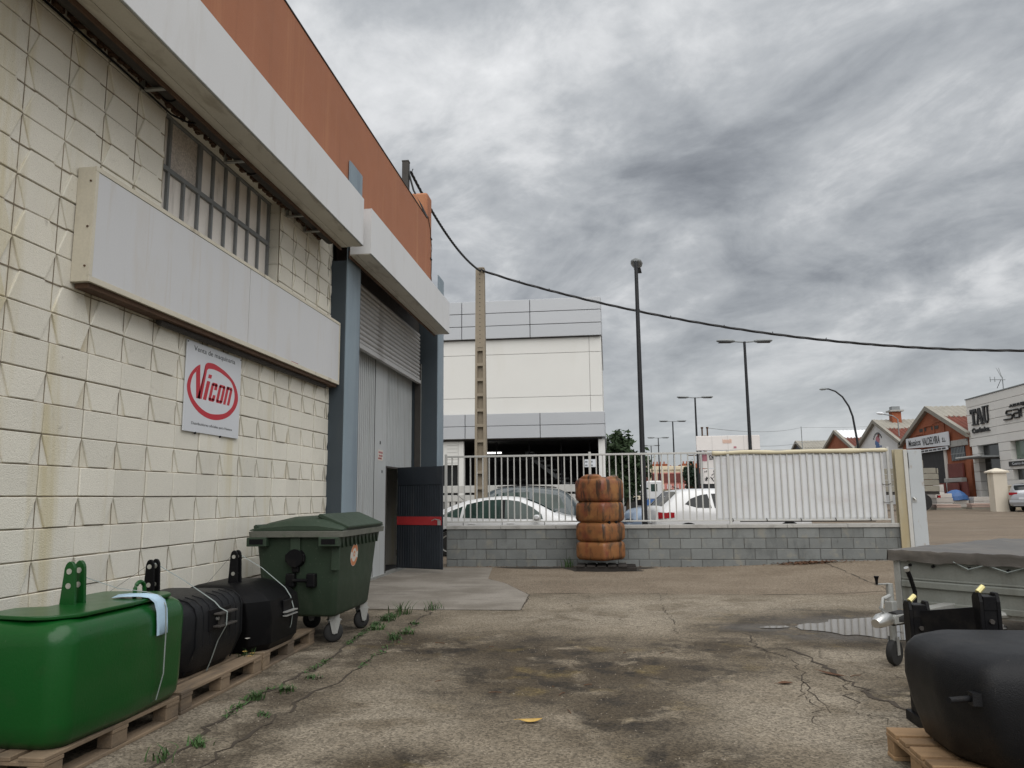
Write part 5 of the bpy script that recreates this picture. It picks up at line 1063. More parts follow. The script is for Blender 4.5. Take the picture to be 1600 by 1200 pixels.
o = g.build('leaf_litter', M['brownleaf']); tag(o, 'brown dead leaves drifted along the foot of the block wall', 'leaf litter', kind='stuff')

# creeping weeds and moss along the two joints, loose grit over the yard
J1 = [(-2.69, 9.8), (-2.71, 9.19), (-2.6, 7.92), (-2.49, 6.55), (-2.53, 5.87), (-2.6, 5.57), (-2.51, 4.86), (-2.45, 4.25), (-2.4, 3.4)]
J2 = [(-2.27, 9.8), (-2.23, 8.53), (-2.14, 7.6), (-2.11, 6.11), (-2.22, 5.61), (-2.18, 4.89), (-2.21, 4.22)]
g = G(); rg = random.Random(31)
for J, dens in ((J1, 105), (J2, 45)):
    for (a, b), (c, d) in zip(J[:-1], J[1:]):
        for k in range(int(dens*math.hypot(c-a, d-b))):
            t_ = rg.random(); x, y = a + (c-a)*t_, b + (d-b)*t_
            if mnoise.noise((x*1.6, y*1.6, 7)) < -0.02: continue
            x += rg.gauss(0, 0.022); y += rg.gauss(0, 0.022); an_ = rg.uniform(0, 6.28); l_ = rg.uniform(0.010, 0.028); z = rg.uniform(0.003, 0.02)
            ca, sa = math.cos(an_)*l_, math.sin(an_)*l_; g.add([(x - ca, y - sa, 0.003), (x - sa*0.35, y + ca*0.35, z), (x + ca, y + sa, z + rg.uniform(0, 0.015)), (x + sa*0.35, y - ca*0.35, z)], [(0, 1, 2, 3)])
o = g.build('creeping_weeds', M['leafgreen']); tag(o, 'low creeping weeds and moss following the two pavement joints by the pallets', 'weeds', kind='stuff')
g = G()
for k in range(2600):
    y = 3.3 + 9.0*rg.random()**1.5; x = rg.uniform(-2.9, 0.42*y)
    if rg.random() < 0.4 and k % 3 == 0: x = rg.gauss(-2.4, 0.2)
    r_ = rg.uniform(0.0025, 0.007)*(1 + 0.6*(rg.random() < 0.05)); z = zg(x, y) + 0.001
    if x > 1.8 and 8.0 < y < 9.7: continue
    a0 = rg.uniform(0, 6.28); P_ = [(x + r_*math.cos(a0 + 2.09*q)*rg.uniform(.7, 1.3), y + r_*math.sin(a0 + 2.09*q)*rg.uniform(.7, 1.3), z) for q in range(3)] + [(x, y, z + r_*rg.uniform(.7, 1.2))]
    g.add(P_, [(0, 1, 3), (1, 2, 3), (2, 0, 3)])
o = g.build('loose_grit', mat('grit_stone', (0.22, 0.19, 0.15), 0.9, 0.5, 30, 0.1, 200)); tag(o, 'loose grit and gravel scattered over the worn concrete yard', 'grit', kind='stuff')
# ------------------------------------------------------------------ vehicles
def interp(pts, x):
    if x <= pts[0][0]: return pts[0][1]
    for (a, b), (c, d) in zip(pts[:-1], pts[1:]):
        if x <= c:
            t = (x - a)/(c - a); return b + (d - b)*t
    return pts[-1][1]
def smooth_interp(pts, x):
    n = len(pts)
    for i in range(n-1):
        if x <= pts[i+1][0] or i == n-2:
            p0, p1, p2, p3 = (pts[max(0, min(n-1, i+j-1))] for j in range(4))
            h = p2[0] - p1[0]; t = max(0, min(1, (x - p1[0])/h))
            m1 = (p2[1]-p0[1])/max(1e-6, p2[0]-p0[0])*h; m2 = (p3[1]-p1[1])/max(1e-6, p3[0]-p1[0])*h
            return (2*t**3-3*t*t+1)*p1[1] + (t**3-2*t*t+t)*m1 + (-2*t**3+3*t*t)*p2[1] + (t**3-t*t)*m2
def car(label, loc, rz, paint, top, belt, half, glassm='carglass', side=None, ws=None, rw=None, w1=0.75, w2=-0.95, wr=0.31, cat='car', name='parked_car', group='cars parked beyond the fence', lamps=True, plate=False):
    """local x: rear (-) to front (+). top/belt: (x, z); half: (x, half width at belt). side: window outline in (x, z)."""
    t = thing(name, label, cat, loc, rz, group)
    x0, x1 = top[0][0], top[-1][0]; N_ = 40; rings = []
    def prof(x):
        zt, zb, hb = smooth_interp(top, x), smooth_interp(belt, x), smooth_interp(half, x); zb = min(zb, zt - 0.004)
        g_ = max(0.0, zt - zb); ht = hb*(0.93 - 0.20*min(1, g_/0.55))
        return zt, zb, hb, ht
    def yside(x, z):
        zt, zb, hb, ht = prof(x); k = max(0, min(1, (z - zb)/max(0.02, zt - 0.06 - zb))); return hb*0.985 + (ht - hb*0.985)*k
    xs_ = [x0 + (x1-x0)*(0.5 - 0.5*math.cos(math.pi*k/N_)) for k in range(N_+1)]
    for x in xs_:
        zt, zb, hb, ht = prof(x); zu = 0.22 + 0.10*(abs((x - (x0+x1)/2)/((x1-x0)/2))**4)
        h = [(0, zu), (hb*0.80, zu), (hb*0.95, zu + 0.08), (hb*1.0, zu + 0.26), (hb*1.01, zb*0.80 + 0.2*zu), (hb*0.985, zb), (ht + (hb*0.985-ht)*0.5, zb + (zt-0.06-zb)*0.5 if zt-zb > 0.08 else zb + (zt-zb)*0.3), (ht, zt - min(0.06, (zt-zb)*0.6)), (ht*0.86, zt - min(0.018, (zt-zb)*0.3)), (ht*0.5, zt), (0, zt + 0.004)]
        rings.append([(x, y, z) for y, z in h] + [(x, -y, z) for y, z in h[-2:0:-1]])
    g = G(); g.loft(rings, True, True); body_ = g.build('body', paint, t, smooth=50, world=False)
    def patch(out, m, nm, parent, off=0.008):
        for s_ in (-1, 1):
            cx = sum(p[0] for p in out)/len(out); cz = sum(p[1] for p in out)/len(out); dense = []
            for a, b in zip(out, out[1:] + out[:1]):
                for k in range(4): dense.append((a[0] + (b[0]-a[0])*k/4, a[1] + (b[1]-a[1])*k/4))
            f = lambda p, o_: (p[0], s_*(yside(p[0], p[1]) + o_), p[1])
            r0 = [f(p, off) for p in dense]; r1 = [f((cx + (p[0]-cx)*0.5, cz + (p[1]-cz)*0.5), off + 0.002) for p in dense]; c = f((cx, cz), off + 0.002)
            g = G(); g.loft([r0, r1], True, False); n_ = len(r1); g.add(r1 + [c], [(k, (k+1) % n_, n_) for k in range(n_)])
            g.build(nm, m, parent, world=False, smooth='all')
    for w in (side or []): patch(w, M[glassm], 'side_window', t)
    def screen(a, b, nm):
        rings = []
        for k in range(7):
            x = a + (b - a)*k/6; zt, zb, hb, ht = prof(x); r_ = []
            for q in range(9):
                y = ht*0.84*(2*q/8 - 1); r_.append((x, y, zt + 0.006 - 0.018*abs(2*q/8 - 1)**3))
            rings.append(r_)
        g = G(); g.loft(rings, False, False); g.build(nm, M[glassm], t, world=False, smooth='all')
    if ws: screen(*ws, 'windscreen')
    if rw: screen(*rw, 'rear_window')
    for x in (w1 + 0.55, w2 - 0.35):
        hb = smooth_interp(half, x)
        for s_ in (-1, 1):
            prof_ = [(0.03, 0.09), (wr*0.68, 0.10), (wr*0.95, 0.09), (wr, 0.05), (wr, -0.06), (wr*0.9, -0.1)]
            g = G(); g.loft([[(x + r_*math.cos(a), s_*(hb - 0.085 + b_), wr + r_*math.sin(a)) for r_, b_ in prof_] for a in [2*math.pi*k/24 for k in range(25)]], True, False)
            w_ = g.build('wheel', M['rubber'], t, world=False, smooth=50)
            g = G(); g.loft([[(x + r_*math.cos(a), s_*(hb + 0.019 - 0.03*(r_ < 0.1)), wr + r_*math.sin(a)) for r_ in (0.03, 0.06, wr*0.66)] for a in [2*math.pi*k/20 for k in range(21)]], False, False); g.build('rim', M['galv'], w_, world=False)
            g = G(); arc = [R(5 + 170*k/14) for k in range(15)]
            g.loft([[(x + (wr+0.055)*math.cos(a), s_*(hb*1.012 + 0.003), wr + (wr+0.055)*math.sin(a)) for a in arc], [(x + (wr-0.01)*math.cos(a), s_*(hb*1.012 + 0.003), wr + (wr-0.01)*math.sin(a)) for a in arc]], False, False); g.build('wheel_arch', M['black'], t, world=False)
    return t, prof, yside
def mirror_part(t, x, y, z, paint):
    for s_ in (-1, 1):
        g = G(); g.loft([[(x + 0.09*math.cos(a)*k_, s_*(y + 0.10*j), z + 0.065*math.sin(a)*k_) for a in [2*math.pi*q/10 for q in range(10)]] for j, k_ in ((0, 0.5), (0.4, 1), (1.4, 1), (1.9, 0.6))], True, True); g.build('wing_mirror', paint, t, world=False, smooth=True)
# white saloon seen side on behind the railing (faces right)
sal_top = [(-2.20, 0.80), (-2.12, 0.98), (-1.75, 1.07), (-1.45, 1.16), (-0.95, 1.335), (-0.35, 1.425), (0.10, 1.440), (0.45, 1.405), (0.90, 1.25), (1.25, 1.07), (1.45, 0.985), (1.9, 0.90), (2.15, 0.78), (2.22, 0.55)]
sal_belt = [(-2.20, 0.70), (-1.6, 0.93), (0.0, 0.875), (1.2, 0.86), (1.9, 0.84), (2.22, 0.5)]
hw = [(-2.2, 0.62), (-2.0, 0.80), (-1.2, 0.875), (0.6, 0.885), (1.6, 0.85), (2.05, 0.72), (2.22, 0.55)]
t, pf, ys_ = car('white saloon car parked side on behind the left part of the railing', (-2.62, 19.55, zg(-2.6, 19.5)), 0, M['carwhite'], sal_top, sal_belt, hw, 'carglassg',
    side=[[(-0.02, 0.90), (-0.02, 1.36), (-0.40, 1.35), (-0.88, 1.245), (-0.95, 0.925)], [(0.08, 0.895), (0.08, 1.36), (0.42, 1.315), (0.75, 1.17), (0.98, 1.0), (1.02, 0.885)], [(-1.02, 0.93), (-0.97, 1.20), (-1.28, 1.09), (-1.52, 0.965)]], ws=(1.30, 0.58), rw=(-1.60, -0.95))
mirror_part(t, 0.88, 0.86, 0.93, M['carwhite'])
G().tube([(-1.02, 0, 1.30), (-1.28, 0, 1.50)], 0.006, 5).build('aerial', M['black'], t, world=False)
for x_ in (0.03, 1.06, -0.93):
    for s_ in (-1, 1): G().tube([(x_, s_*(smooth_interp(hw, x_)*1.012 + 0.001), z) for z in (0.32, 0.5, 0.7, 0.84)], 0.006, 4).build('door_gap', M['black'], t, world=False)
for x_ in (-0.72, 0.24): G().box(x_ - 0.09, x_ + 0.09, -0.905, -0.885, 0.775, 0.80).build('door_handle', M['carwhite'], t, world=False, bevel=0.008)
for s_ in (-1, 1): G().loft([[(-0.02, s_*(ys_(0.0, z) + 0.011), z), (0.085, s_*(ys_(0.08, z) + 0.011), z)] for z in (0.90, 1.05, 1.2, 1.355)], False, False).build('door_pillar', M['black'], t, world=False)
# dark people carrier behind it
mpv_top = [(-2.15, 0.9), (-2.08, 1.15), (-1.75, 1.52), (-1.3, 1.66), (-0.4, 1.72), (0.4, 1.66), (1.0, 1.33), (1.35, 1.08), (1.95, 0.95), (2.15, 0.6)]
mpv_belt = [(-2.15, 0.8), (-1.6, 1.02), (0, 0.98), (1.3, 0.96), (2.15, 0.6)]
t, pf, ys_ = car('dark teal people carrier parked behind the white saloon, near the concrete pole', (-3.05, 24.0, zg(-3, 24)), R(180), M['cardark'], mpv_top, mpv_belt, hw, 'carglassg',
    side=[[(-1.75, 1.06), (-1.55, 1.44), (-0.75, 1.54), (-0.75, 1.03)], [(-0.65, 1.03), (-0.65, 1.55), (0.2, 1.53), (0.2, 1.01)], [(0.3, 1.01), (0.3, 1.51), (0.85, 1.25), (1.0, 1.0)]], ws=(1.28, 0.5), rw=(-2.05, -1.72))
for s_ in (-0.55, 0.55): G().tube([(-1.4, s_, 1.69), (-0.4, s_, 1.755), (0.35, s_, 1.70)], 0.018, 6).build('roof_rail', M['black'], t, world=False)
# white hatchback at the right, seen from behind its left rear corner
hat_top = [(-2.02, 0.80), (-1.98, 0.99), (-1.86, 1.08), (-1.60, 1.30), (-1.40, 1.455), (-0.6, 1.50), (0.1, 1.47), (0.65, 1.26), (1.05, 1.03), (1.75, 0.92), (2.05, 0.75), (2.12, 0.5)]
hat_belt = [(-2.02, 0.74), (-1.5, 1.03), (-0.9, 0.99), (0.3, 0.93), (1.1, 0.90), (1.8, 0.82), (2.12, 0.48)]
hh_ = [(-2.02, 0.66), (-1.85, 0.80), (-1.2, 0.885), (0.6, 0.89), (1.6, 0.85), (1.95, 0.72), (2.12, 0.55)]
hx, hy = 2.95, 20.55
t, pf, ys_ = car('white hatchback with red tail lamp parked behind the railing next to the banner', (hx, hy, zg(hx, hy) + 0.04), R(14), M['carwhite'], hat_top, hat_belt, hh_, 'carglass',
    side=[[(-1.35, 1.12), (-1.18, 1.25), (-0.9, 1.34), (-0.72, 1.36), (-0.68, 1.02), (-1.05, 1.03)], [(-0.60, 1.02), (-0.62, 1.37), (0.02, 1.37), (0.06, 0.97)], [(0.14, 0.97), (0.10, 1.36), (0.5, 1.18), (0.75, 0.94)]], ws=(1.02, 0.2), rw=(-1.86, -1.46))
g = G()
for s_ in (-1, 1):
    g = G(); rr = []
    for k in range(7):
        x = -1.985 + 0.36*k/6; y = smooth_interp(hh_, x)*1.0 + 0.012; rr.append([(x - 0.008, s_*y, 0.77 + 0.03*k/6), (x - 0.008, s_*y, 0.93 - 0.03*k/6 + (0.02 if k > 3 else 0))])
    g.loft(rr, False, False); o = g.build('tail_lamp', M['redlamp'], t, world=False); md = o.modifiers.new('thick', 'SOLIDIFY'); md.thickness = 0.02; md.offset = 0
mirror_part(t, 0.62, 0.88, 0.98, M['carwhite'])
G().box(-2.075, -2.03, -0.26, 0.26, 0.66, 0.77).build('number_plate', M['signwhite'], t, world=False)
G().tube([(-1.2, 0.0, 1.50), (-1.38, 0, 1.56)], 0.012, 6).build('aerial', M['black'], t, world=False)
# pale blue car further back
car('small pale blue car further back beyond the white hatchback', (2.6, 28.2, zg(2.6, 28)), R(200), M['carblue'], hat_top, hat_belt, hh_, 'carglassg', side=[[(-1.35, 1.12), (-0.9, 1.33), (-0.02, 1.37), (0.5, 1.18), (0.75, 0.96), (-0.9, 1.02)]], ws=(1.02, 0.2), rw=(-1.86, -1.46))
# silver estate at the right edge, rear towards the yard
gx, gy = 23.45, 46.3
t, pf, ys_ = car('silver grey estate car parked by the cream pillar at the right edge', (gx, gy, zg(gx, gy)), R(52), M['carsilver'], [(-2.2, 0.75), (-2.15, 1.0), (-1.98, 1.20), (-1.75, 1.42), (-1.3, 1.52), (0, 1.54), (0.6, 1.32), (1.05, 1.08), (1.9, 0.94), (2.2, 0.6)], [(-2.2, 0.7), (-1.6, 1.06), (0, 0.98), (1.2, 0.94), (2.2, 0.55)], hh_, 'carglass',
    side=[[(-1.6, 1.10), (-1.3, 1.38), (0.0, 1.42), (0.5, 1.22), (0.7, 0.99)]], ws=(1.0, 0.3), rw=(-2.02, -1.72), wr=0.33)
for s_ in (-1, 1): G().box(-2.16, -1.9, s_*0.52 - 0.2, s_*0.52 + 0.2, 0.90, 1.04).build('tail_lamp', M['redlamp'], t, world=False)
G().box(-2.235, -2.19, -0.26, 0.26, 0.66, 0.77).build('number_plate', M['signwhite'], t, world=False)
G().box(-2.25, -2.1, -0.72, 0.72, 0.42, 0.60).build('bumper', M['carsilver'], t, world=False, bevel=0.04)
# small tanker lorry on the street far off
lt_ = thing('tanker_lorry', 'distant white tanker lorry with blue skirt on the street', 'lorry', (2.7, 60.0, zg(2.7, 60)), 0)
z0 = zg(2.7, 60)
g = G(); g.tube([(1.25, 60, z0 + 1.75), (1.30, 60, z0 + 1.75), (2.55, 60, z0 + 1.75), (2.6, 60, z0 + 1.75)], [0.3, 0.52, 0.52, 0.3], 16); g.build('tank', M['carwhite'], lt_, smooth=50)
box('cab', M['carwhite'], lt_, 2.86, 3.98, 59.2, 60.8, z0 + 0.95, z0 + 2.35, bevel=0.10)
box('cab_window', M['carglassg'], lt_, 3.15, 3.62, 59.19, 59.25, z0 + 1.55, z0 + 2.1)
box('cab_window', M['carglassg'], lt_, 3.96, 3.99, 59.4, 60.6, z0 + 1.55, z0 + 2.1)
box('skirt', M['bluetarp'], lt_, 2.75, 4.05, 59.15, 60.85, z0 + 0.45, z0 + 0.94, bevel=0.03)
box('chassis', M['black'], lt_, 1.2, 4.0, 59.5, 60.5, z0 + 0.5, z0 + 0.94)
for x in (1.7, 3.5):
    for y in (59.3, 60.7): G().tube([(x, y - 0.12, z0 + 0.42), (x, y + 0.12, z0 + 0.42)], 0.42, 18).build('wheel', M['rubber'], lt_)

# ------------------------------------------------------------------ poles, lamps, wires
cpole = thing('concrete_pole', 'tall tapered concrete utility pole with recesses behind the railing', 'pole', (-3.66, 22.0, 0))
H0, H1 = 0.185, 0.128
for s_ in (-1, 1):
    g = G(); 
    g.loft([[(-3.66 + s_*w, 22 - d, z), (-3.66 + s_*w, 22 + d, z), (-3.66 + s_*w*0.55, 22 + d, z), (-3.66 + s_*w*0.55, 22 - d, z)] for z, w, d in ((0, H0, 0.14), (8.22, H1, 0.10))], True, True); g.build('flange', M['pole'], cpole)
web = G(); 
web.loft([[(-3.66 - w*0.55, 22 - 0.02, z), (-3.66 - w*0.55, 22 + 0.02, z), (-3.66 + w*0.55, 22 + 0.02, z), (-3.66 + w*0.55, 22 - 0.02, z)] for z, w in ((0, H0), (5.8, 0.145))], True, True); web.build('web', M['pole'], cpole)
g = G(); g.loft([[(-3.66 - w*0.55, 22 - d*0.96, z), (-3.66 - w*0.55, 22 + d*0.96, z), (-3.66 + w*0.55, 22 + d*0.96, z), (-3.66 + w*0.55, 22 - d*0.96, z)] for z, w, d in ((5.8, 0.145, 0.111), (8.22, H1, 0.10))], True, True); g.build('solid_head', M['pole'], cpole)
for k in range(13):
    z = 0.75 + 0.45*k; w = (H0 + (H1-H0)*z/8.22)*0.56; d = 0.14 - 0.04*z/8.22; box('rung', M['pole'], cpole, -3.66 - w, -3.66 + w, 22 - d*0.98, 22 + d*0.98, z, z + 0.085)
for k in range(18): G().tube([(-3.66, 22 - 0.109, 5.95 + 0.122*k), (-3.66, 22 - 0.100, 5.95 + 0.122*k)], 0.014, 8).build('bolt_hole', M['grime'], cpole)
G().box(-3.79, -3.53, 21.89, 22.11, 8.22, 8.25).build('cap_plate', M['pole'], cpole)
G().tube([(-3.66, 21.86, 8.12), (-3.60, 21.84, 8.16), (-3.54, 21.86, 8.14)], 0.025, 6).build('cable_clamp', M['cable'], cpole)
oc = thing('overhead_cable', 'twisted black cable from roof post over the concrete pole to the right', 'cable', (-3.66, 22, 8.1))
def sag(a, b, s_, n=40): return [tuple(Vector(a).lerp(Vector(b), k/n) - Vector((0, 0, 4*s_*(k/n)*(1-k/n)))) for k in range(n+1)]
def twisted(pts, r, name):
    for q in range(3):
        P_ = []
        fine = []
        for a, b in zip(pts[:-1], pts[1:]):
            for k in range(4): fine.append(Vector(a).lerp(Vector(b), k/4))
        fine.append(Vector(pts[-1]))
        for i, p in enumerate(fine): P_.append(p + Vector((0.4, 0.4, 1)).normalized()*0 + Vector((r*0.6*math.cos(i*0.9 + q*2.1), r*0.6*math.cos(i*0.9 + q*2.1), r*0.9*math.sin(i*0.9 + q*2.1))))
        G().tube(P_, r, 5).build(name, M['cable'], oc)
twisted(sag((-4.02, 15.16, 8.33), (-3.64, 21.86, 8.13), 0.30, 26), 0.020, 'strand')
right = [(-3.56, 21.87, 8.13)] + [(-3.56 + 1.0*k, 22.0, 5.24 + 0.01075*(13.0 - (-3.56 + 1.0*k))**2 - 0.055) for k in range(1, 34)]
twisted(right, 0.022, 'strand')
rz_ = random.Random(4)
for k in (1.1, 2.0, 4.6, 5.5, 7.0, 8.3, 9.7): 
    i = int(k); p = Vector(right[i]).lerp(Vector(right[i+1]), k - i); G().tube([tuple(p), tuple(p + Vector((rz_.uniform(-.05, .05), 0, 0.07)))], 0.012, 5).build('tie', M['cable'], oc)
G().tube([(-4.06, 15.14, 8.30), (-3.95, 15.13, 7.9), (-3.75, 15.11, 7.5), (-3.64, 15.10, 7.26)], 0.022, 6).build('drop_wire', M['cable'], oc, smooth=True)

def lamp_post(label, x, y, h, double=True, headrot=0.0, r0=0.085, r1=0.05, group='double armed street lamps along the road', hs=1.0):
    z0 = zg(x, y); t = thing('street_lamp', label, 'street lamp', (x, y, z0), headrot, group)
    G().tube([(0, 0, 0), (0, 0, h)], r0, 12, r1=r1).build('post', M['lamp_dark'], t, world=False, smooth=50)
    G().tube([(0, 0, 0), (0, 0, 0.5)], r0*1.35, 12).build('base_collar', M['lamp_dark'], t, world=False, smooth=50)
    for s_ in ((-1, 1) if double else (1,)):
        G().tube([(0, 0, h - 0.02), (s_*0.45, 0, h + 0.01)], 0.028, 8).build('arm', M['lamp_grey'], t, world=False)
        g = G(); g.loft([[(s_*(xx if hs == 1 else xx - 0.42), hs*w*math.cos(a), h + 0.02 + zz + hs*hs*1.2*hh2*math.sin(a)) for a in [2*math.pi*k/12 for k in range(12)]] for xx, w, hh2, zz in ((0.38, 0.05, 0.035, 0), (0.48, 0.13, 0.055, 0.005), (0.75, 0.15, 0.06, 0.01), (1.0, 0.12, 0.045, 0.015), (1.08, 0.05, 0.025, 0.018))], True, True); hd = g.build('lamp_head', M['lamp_grey'], t, world=False, smooth=True)
        G().box(s_*0.52 if s_ > 0 else -1.0, 1.0 if s_ > 0 else -0.52, -0.09, 0.09, h - 0.045, h - 0.035).build('diffuser', M['lamp_dark'], hd, world=False)
    return t
lamp_post('nearest tall black street lamp with grey head just behind the railing', 0.865, 19.6, 7.50, False, R(84), 0.076, 0.046, hs=1.06)
names = ['second street lamp with two grey arms above the pale board', 'third street lamp from the front, its double arms left of the pale board', 'fourth street lamp from the front, smaller double arms', 'fifth street lamp from the front, tiny double arms in the distance', 'farthest of the double armed street lamps']
for (x, y, h), nm in zip(((5.37, 30, 7.12), (5.27, 46.5, 6.98), (5.2, 62, 6.98), (5.05, 78, 6.8), (5.2, 94, 7.0)), names): lamp_post(nm, x, y, h, True, R(8), 0.08, 0.05)
cl = thing('street_lamp', 'black street lamp with long curved arm in front of the sheds', 'street lamp', (19.2, 62.0, zg(19, 62)))
zb_ = zg(19, 62)
G().tube([(19.3, 62, zb_), (19.16, 62, 5.4), (18.95, 62, 7.4), (18.72, 62, 8.2), (18.3, 62, 8.95), (17.8, 62, 9.4), (17.3, 62, 9.6), (16.95, 62, 9.62)], [0.10, .085, .075, .07, .065, .06, .055, .05], 10).build('post', M['lamp_dark'], cl, smooth=True)
g = G(); g.tube([(17.2, 62, 9.63), (17.05, 62, 9.62), (16.75, 62, 9.60), (16.6, 62, 9.59)], [0.04, 0.10, 0.10, 0.03], 10); g.build('lamp_head', M['lamp_grey'], cl, smooth=True)
cl2 = thing('street_lamp', 'small white headed lamp on a thin arm beside the white gable', 'street lamp', (24.2, 70.5, zg(24, 70)))
G().tube([(25.3, 70.5, zg(24, 70)), (25.3, 70.5, 7.9), (24.9, 70.5, 8.2), (23.9, 70.5, 8.42)], 0.05, 8).build('post', M['lamp_grey'], cl2, smooth=True)
G().tube([(24.2, 70.5, 8.40), (24.0, 70.5, 8.43), (23.7, 70.5, 8.46), (23.55, 70.5, 8.46)], [0.04, 0.12, 0.12, 0.03], 10).build('lamp_head', M['signwhite'], cl2, smooth=True)
up = thing('utility_pole', 'slim pale pole with insulators rising behind the pale board', 'pole', (6.8, 55, 0))
G().tube([(6.8, 55, 0.1), (6.8, 55, 5.6)], 0.13, 8, r1=0.09).build('shaft', M['pole'], up)
for x in (6.62, 6.98):
    G().tube([(x, 55, 5.55), (x, 55, 6.1)], 0.055, 8).build('insulator', M['rust'], up); G().tube([(x, 55, 6.1), (x, 55, 6.2)], 0.09, 8).build('insulator_cap', M['rust'], up)
box('cross_arm', M['rust'], up, 6.3, 7.35, 54.95, 55.05, 5.48, 5.55); box('cross_arm', M['rust'], up, 5.5, 6.5, 54.95, 55.05, 4.2, 4.26)
sp_ = thing('wire_post', 'thin steel post carrying wires above the dark gable', 'post', (24.5, 101, 0)); G().tube([(24.5, 101, 0.3), (24.5, 101, 10.0)], 0.05, 6).build('shaft', M['lamp_grey'], sp_)
lw = thing('power_lines', 'two thin power lines stretching right across the sky above the sheds', 'cable', (6.8, 55, 6))
for z in (6.15, 5.2): 
    G().tube(sag((6.9, 55, z), (24.5, 101, 9.9 if z > 6 else 8.0), 0.4, 12) + sag((24.5, 101, 9.9 if z > 6 else 8.0), (60, 120, 13), 0.6, 10)[1:], 0.018, 4).build('wire', M['lamp_grey'], lw)

# ------------------------------------------------------------------ white building behind the fence
wb = thing('office_building', 'white two storey building with grey panel bands behind the concrete pole', 'building', (-5.0, 30.0, 0))
Y0 = 30.0; XR = -0.13; XL = -14.5
seams = [-0.13, -2.97, -5.76, -8.55, -11.34, -14.1]
box('upper_wall', M['facade_white'], wb, XL, XR - 0.02, Y0 + 0.16, Y0 + 14, 4.70, 7.9)
box('side_wall', M['facade_white'], wb, XL, XR - 0.03, Y0 + 1.2, Y0 + 14, 0.0, 4.69) if False else None
# wall panels with recessed joints
for (z0, z1) in ((4.722, 5.36), (5.375, 7.12), (7.135, 7.745)):
    for (a, b) in ((-0.62, -0.15), (-4.85, -0.635), (-9.1, -4.865), (-14.3, -9.115)): box('wall_panel', M['facade_white'], wb, a, b, Y0 + 0.11, Y0 + 0.159, z0, z1, bevel=0.006, seg=1)
for r in range(3):
    z0 = 7.76 + r*0.527
    for a, b in zip(seams[1:], seams[:-1]): box('fascia_panel', M['facade_grey'], wb, a + 0.012, b - 0.012 if b < -1 else b, Y0 - 0.05, Y0 + 0.05, z0 + 0.012, z0 + 0.518, bevel=0.01, seg=1)
    for k in range(3): box('fascia_panel', M['facade_grey'], wb, XR - 0.10, XR + 0.02, Y0 + 0.06 + 2.9*k, Y0 + 2.94 + 2.9*k, z0 + 0.012, z0 + 0.518, bevel=0.01, seg=1)
box('fascia_backing', M['darksteel'], wb, XL, XR - 0.105, Y0 + 0.055, Y0 + 9, 7.752, 9.32)
s2_ = [-0.10, -2.62, -5.62, -8.6, -11.6, -14.3]
for r in range(2):
    z0 = 3.72 + r*0.50
    for a, b in zip(s2_[1:], s2_[:-1]): box('band_panel', M['facade_grey'], wb, a + 0.012, b - 0.012 if b < -1 else b, Y0 - 0.08, Y0 + 0.02, z0 + 0.010, z0 + 0.492, bevel=0.01, seg=1)
    for k in range(3): box('band_panel', M['facade_grey'], wb, XR - 0.08, XR + 0.06, Y0 + 0.03 + 2.9*k, Y0 + 2.90 + 2.9*k, z0 + 0.010, z0 + 0.492, bevel=0.01, seg=1)
box('band_backing', M['darksteel'], wb, XL, XR - 0.085, Y0 + 0.025, Y0 + 0.15, 3.722, 4.712)
box('soffit', M['dark'], wb, XL, XR - 0.09, Y0 + 0.155, Y0 + 8.0, 3.66, 3.715)  # near-black colour stands in for the shade on the porch ceiling
# ground storey: recessed porch with stair, glazing, white corner column
box('corner_column', M['facade_white'], wb, -0.36, -0.11, Y0 + 0.16, Y0 + 0.5, 0.0, 3.655)
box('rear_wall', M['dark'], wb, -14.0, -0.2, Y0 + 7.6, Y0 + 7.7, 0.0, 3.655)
box('side_glazing', M['darkglass'], wb, -0.2, -0.17, Y0 + 0.6, Y0 + 7.6, 0.9, 3.4); box('side_wall', M['facade_white'], wb, -0.22, -0.12, Y0 + 0.52, Y0 + 14, 0.0, 0.89); box('side_wall', M['facade_white'], wb, -0.22, -0.12, Y0 + 0.52, Y0 + 14, 3.405, 3.655)
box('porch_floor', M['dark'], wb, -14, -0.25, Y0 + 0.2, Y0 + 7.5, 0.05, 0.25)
box('left_panel', M['facade_white'], wb, -9, -5.95, Y0 + 0.16, Y0 + 0.3, 2.72, 3.655); 
for k in range(6): box('panel_groove', M['cap'], wb, -6.4, -5.96, Y0 + 0.150, Y0 + 0.158, 2.80 + 0.14*k, 2.808 + 0.14*k)
box('door_column', M['facade_white'], wb, -5.94, -5.72, Y0 + 0.16, Y0 + 0.36, 0.0, 3.655)
dd = G().box(-9, -5.95, Y0 + 0.32, Y0 + 0.36, 0.25, 2.715).build('glass_door', M['darkglass'], wb)
for x in (-6.42, -6.18): box('door_handle', M['chrome'], dd, x, x + 0.03, Y0 + 0.28, Y0 + 0.31, 1.3, 1.62)
for x in (-5.3, -4.55, -3.2, -1.9, -0.75): box('glazing_bar', M['black'], wb, x, x + 0.06, Y0 + 1.0, Y0 + 1.06, 0.25, 3.655)
for z in (1.2, 2.1, 2.9): box('glazing_bar', M['black'], wb, -5.2, -0.8, Y0 + 1.02, Y0 + 1.05, z, z + 0.05)
st = G()
for k in range(11): st.box(-3.5 + 0.25*k, -3.2 + 0.25*k, Y0 + 3.0, Y0 + 4.4, 3.3 - 0.19*k, 3.37 - 0.19*k)
st.build('stair_treads', M['lamp_grey'], wb)
g = G(); g.prism([(-3.55, 3.38), (-3.55, 3.2), (-0.8, 1.10), (-0.8, 1.30)], lambda a, b, w: (a, w, b), Y0 + 2.95, Y0 + 3.0); g.build('stair_stringer', M['lamp_grey'], wb)
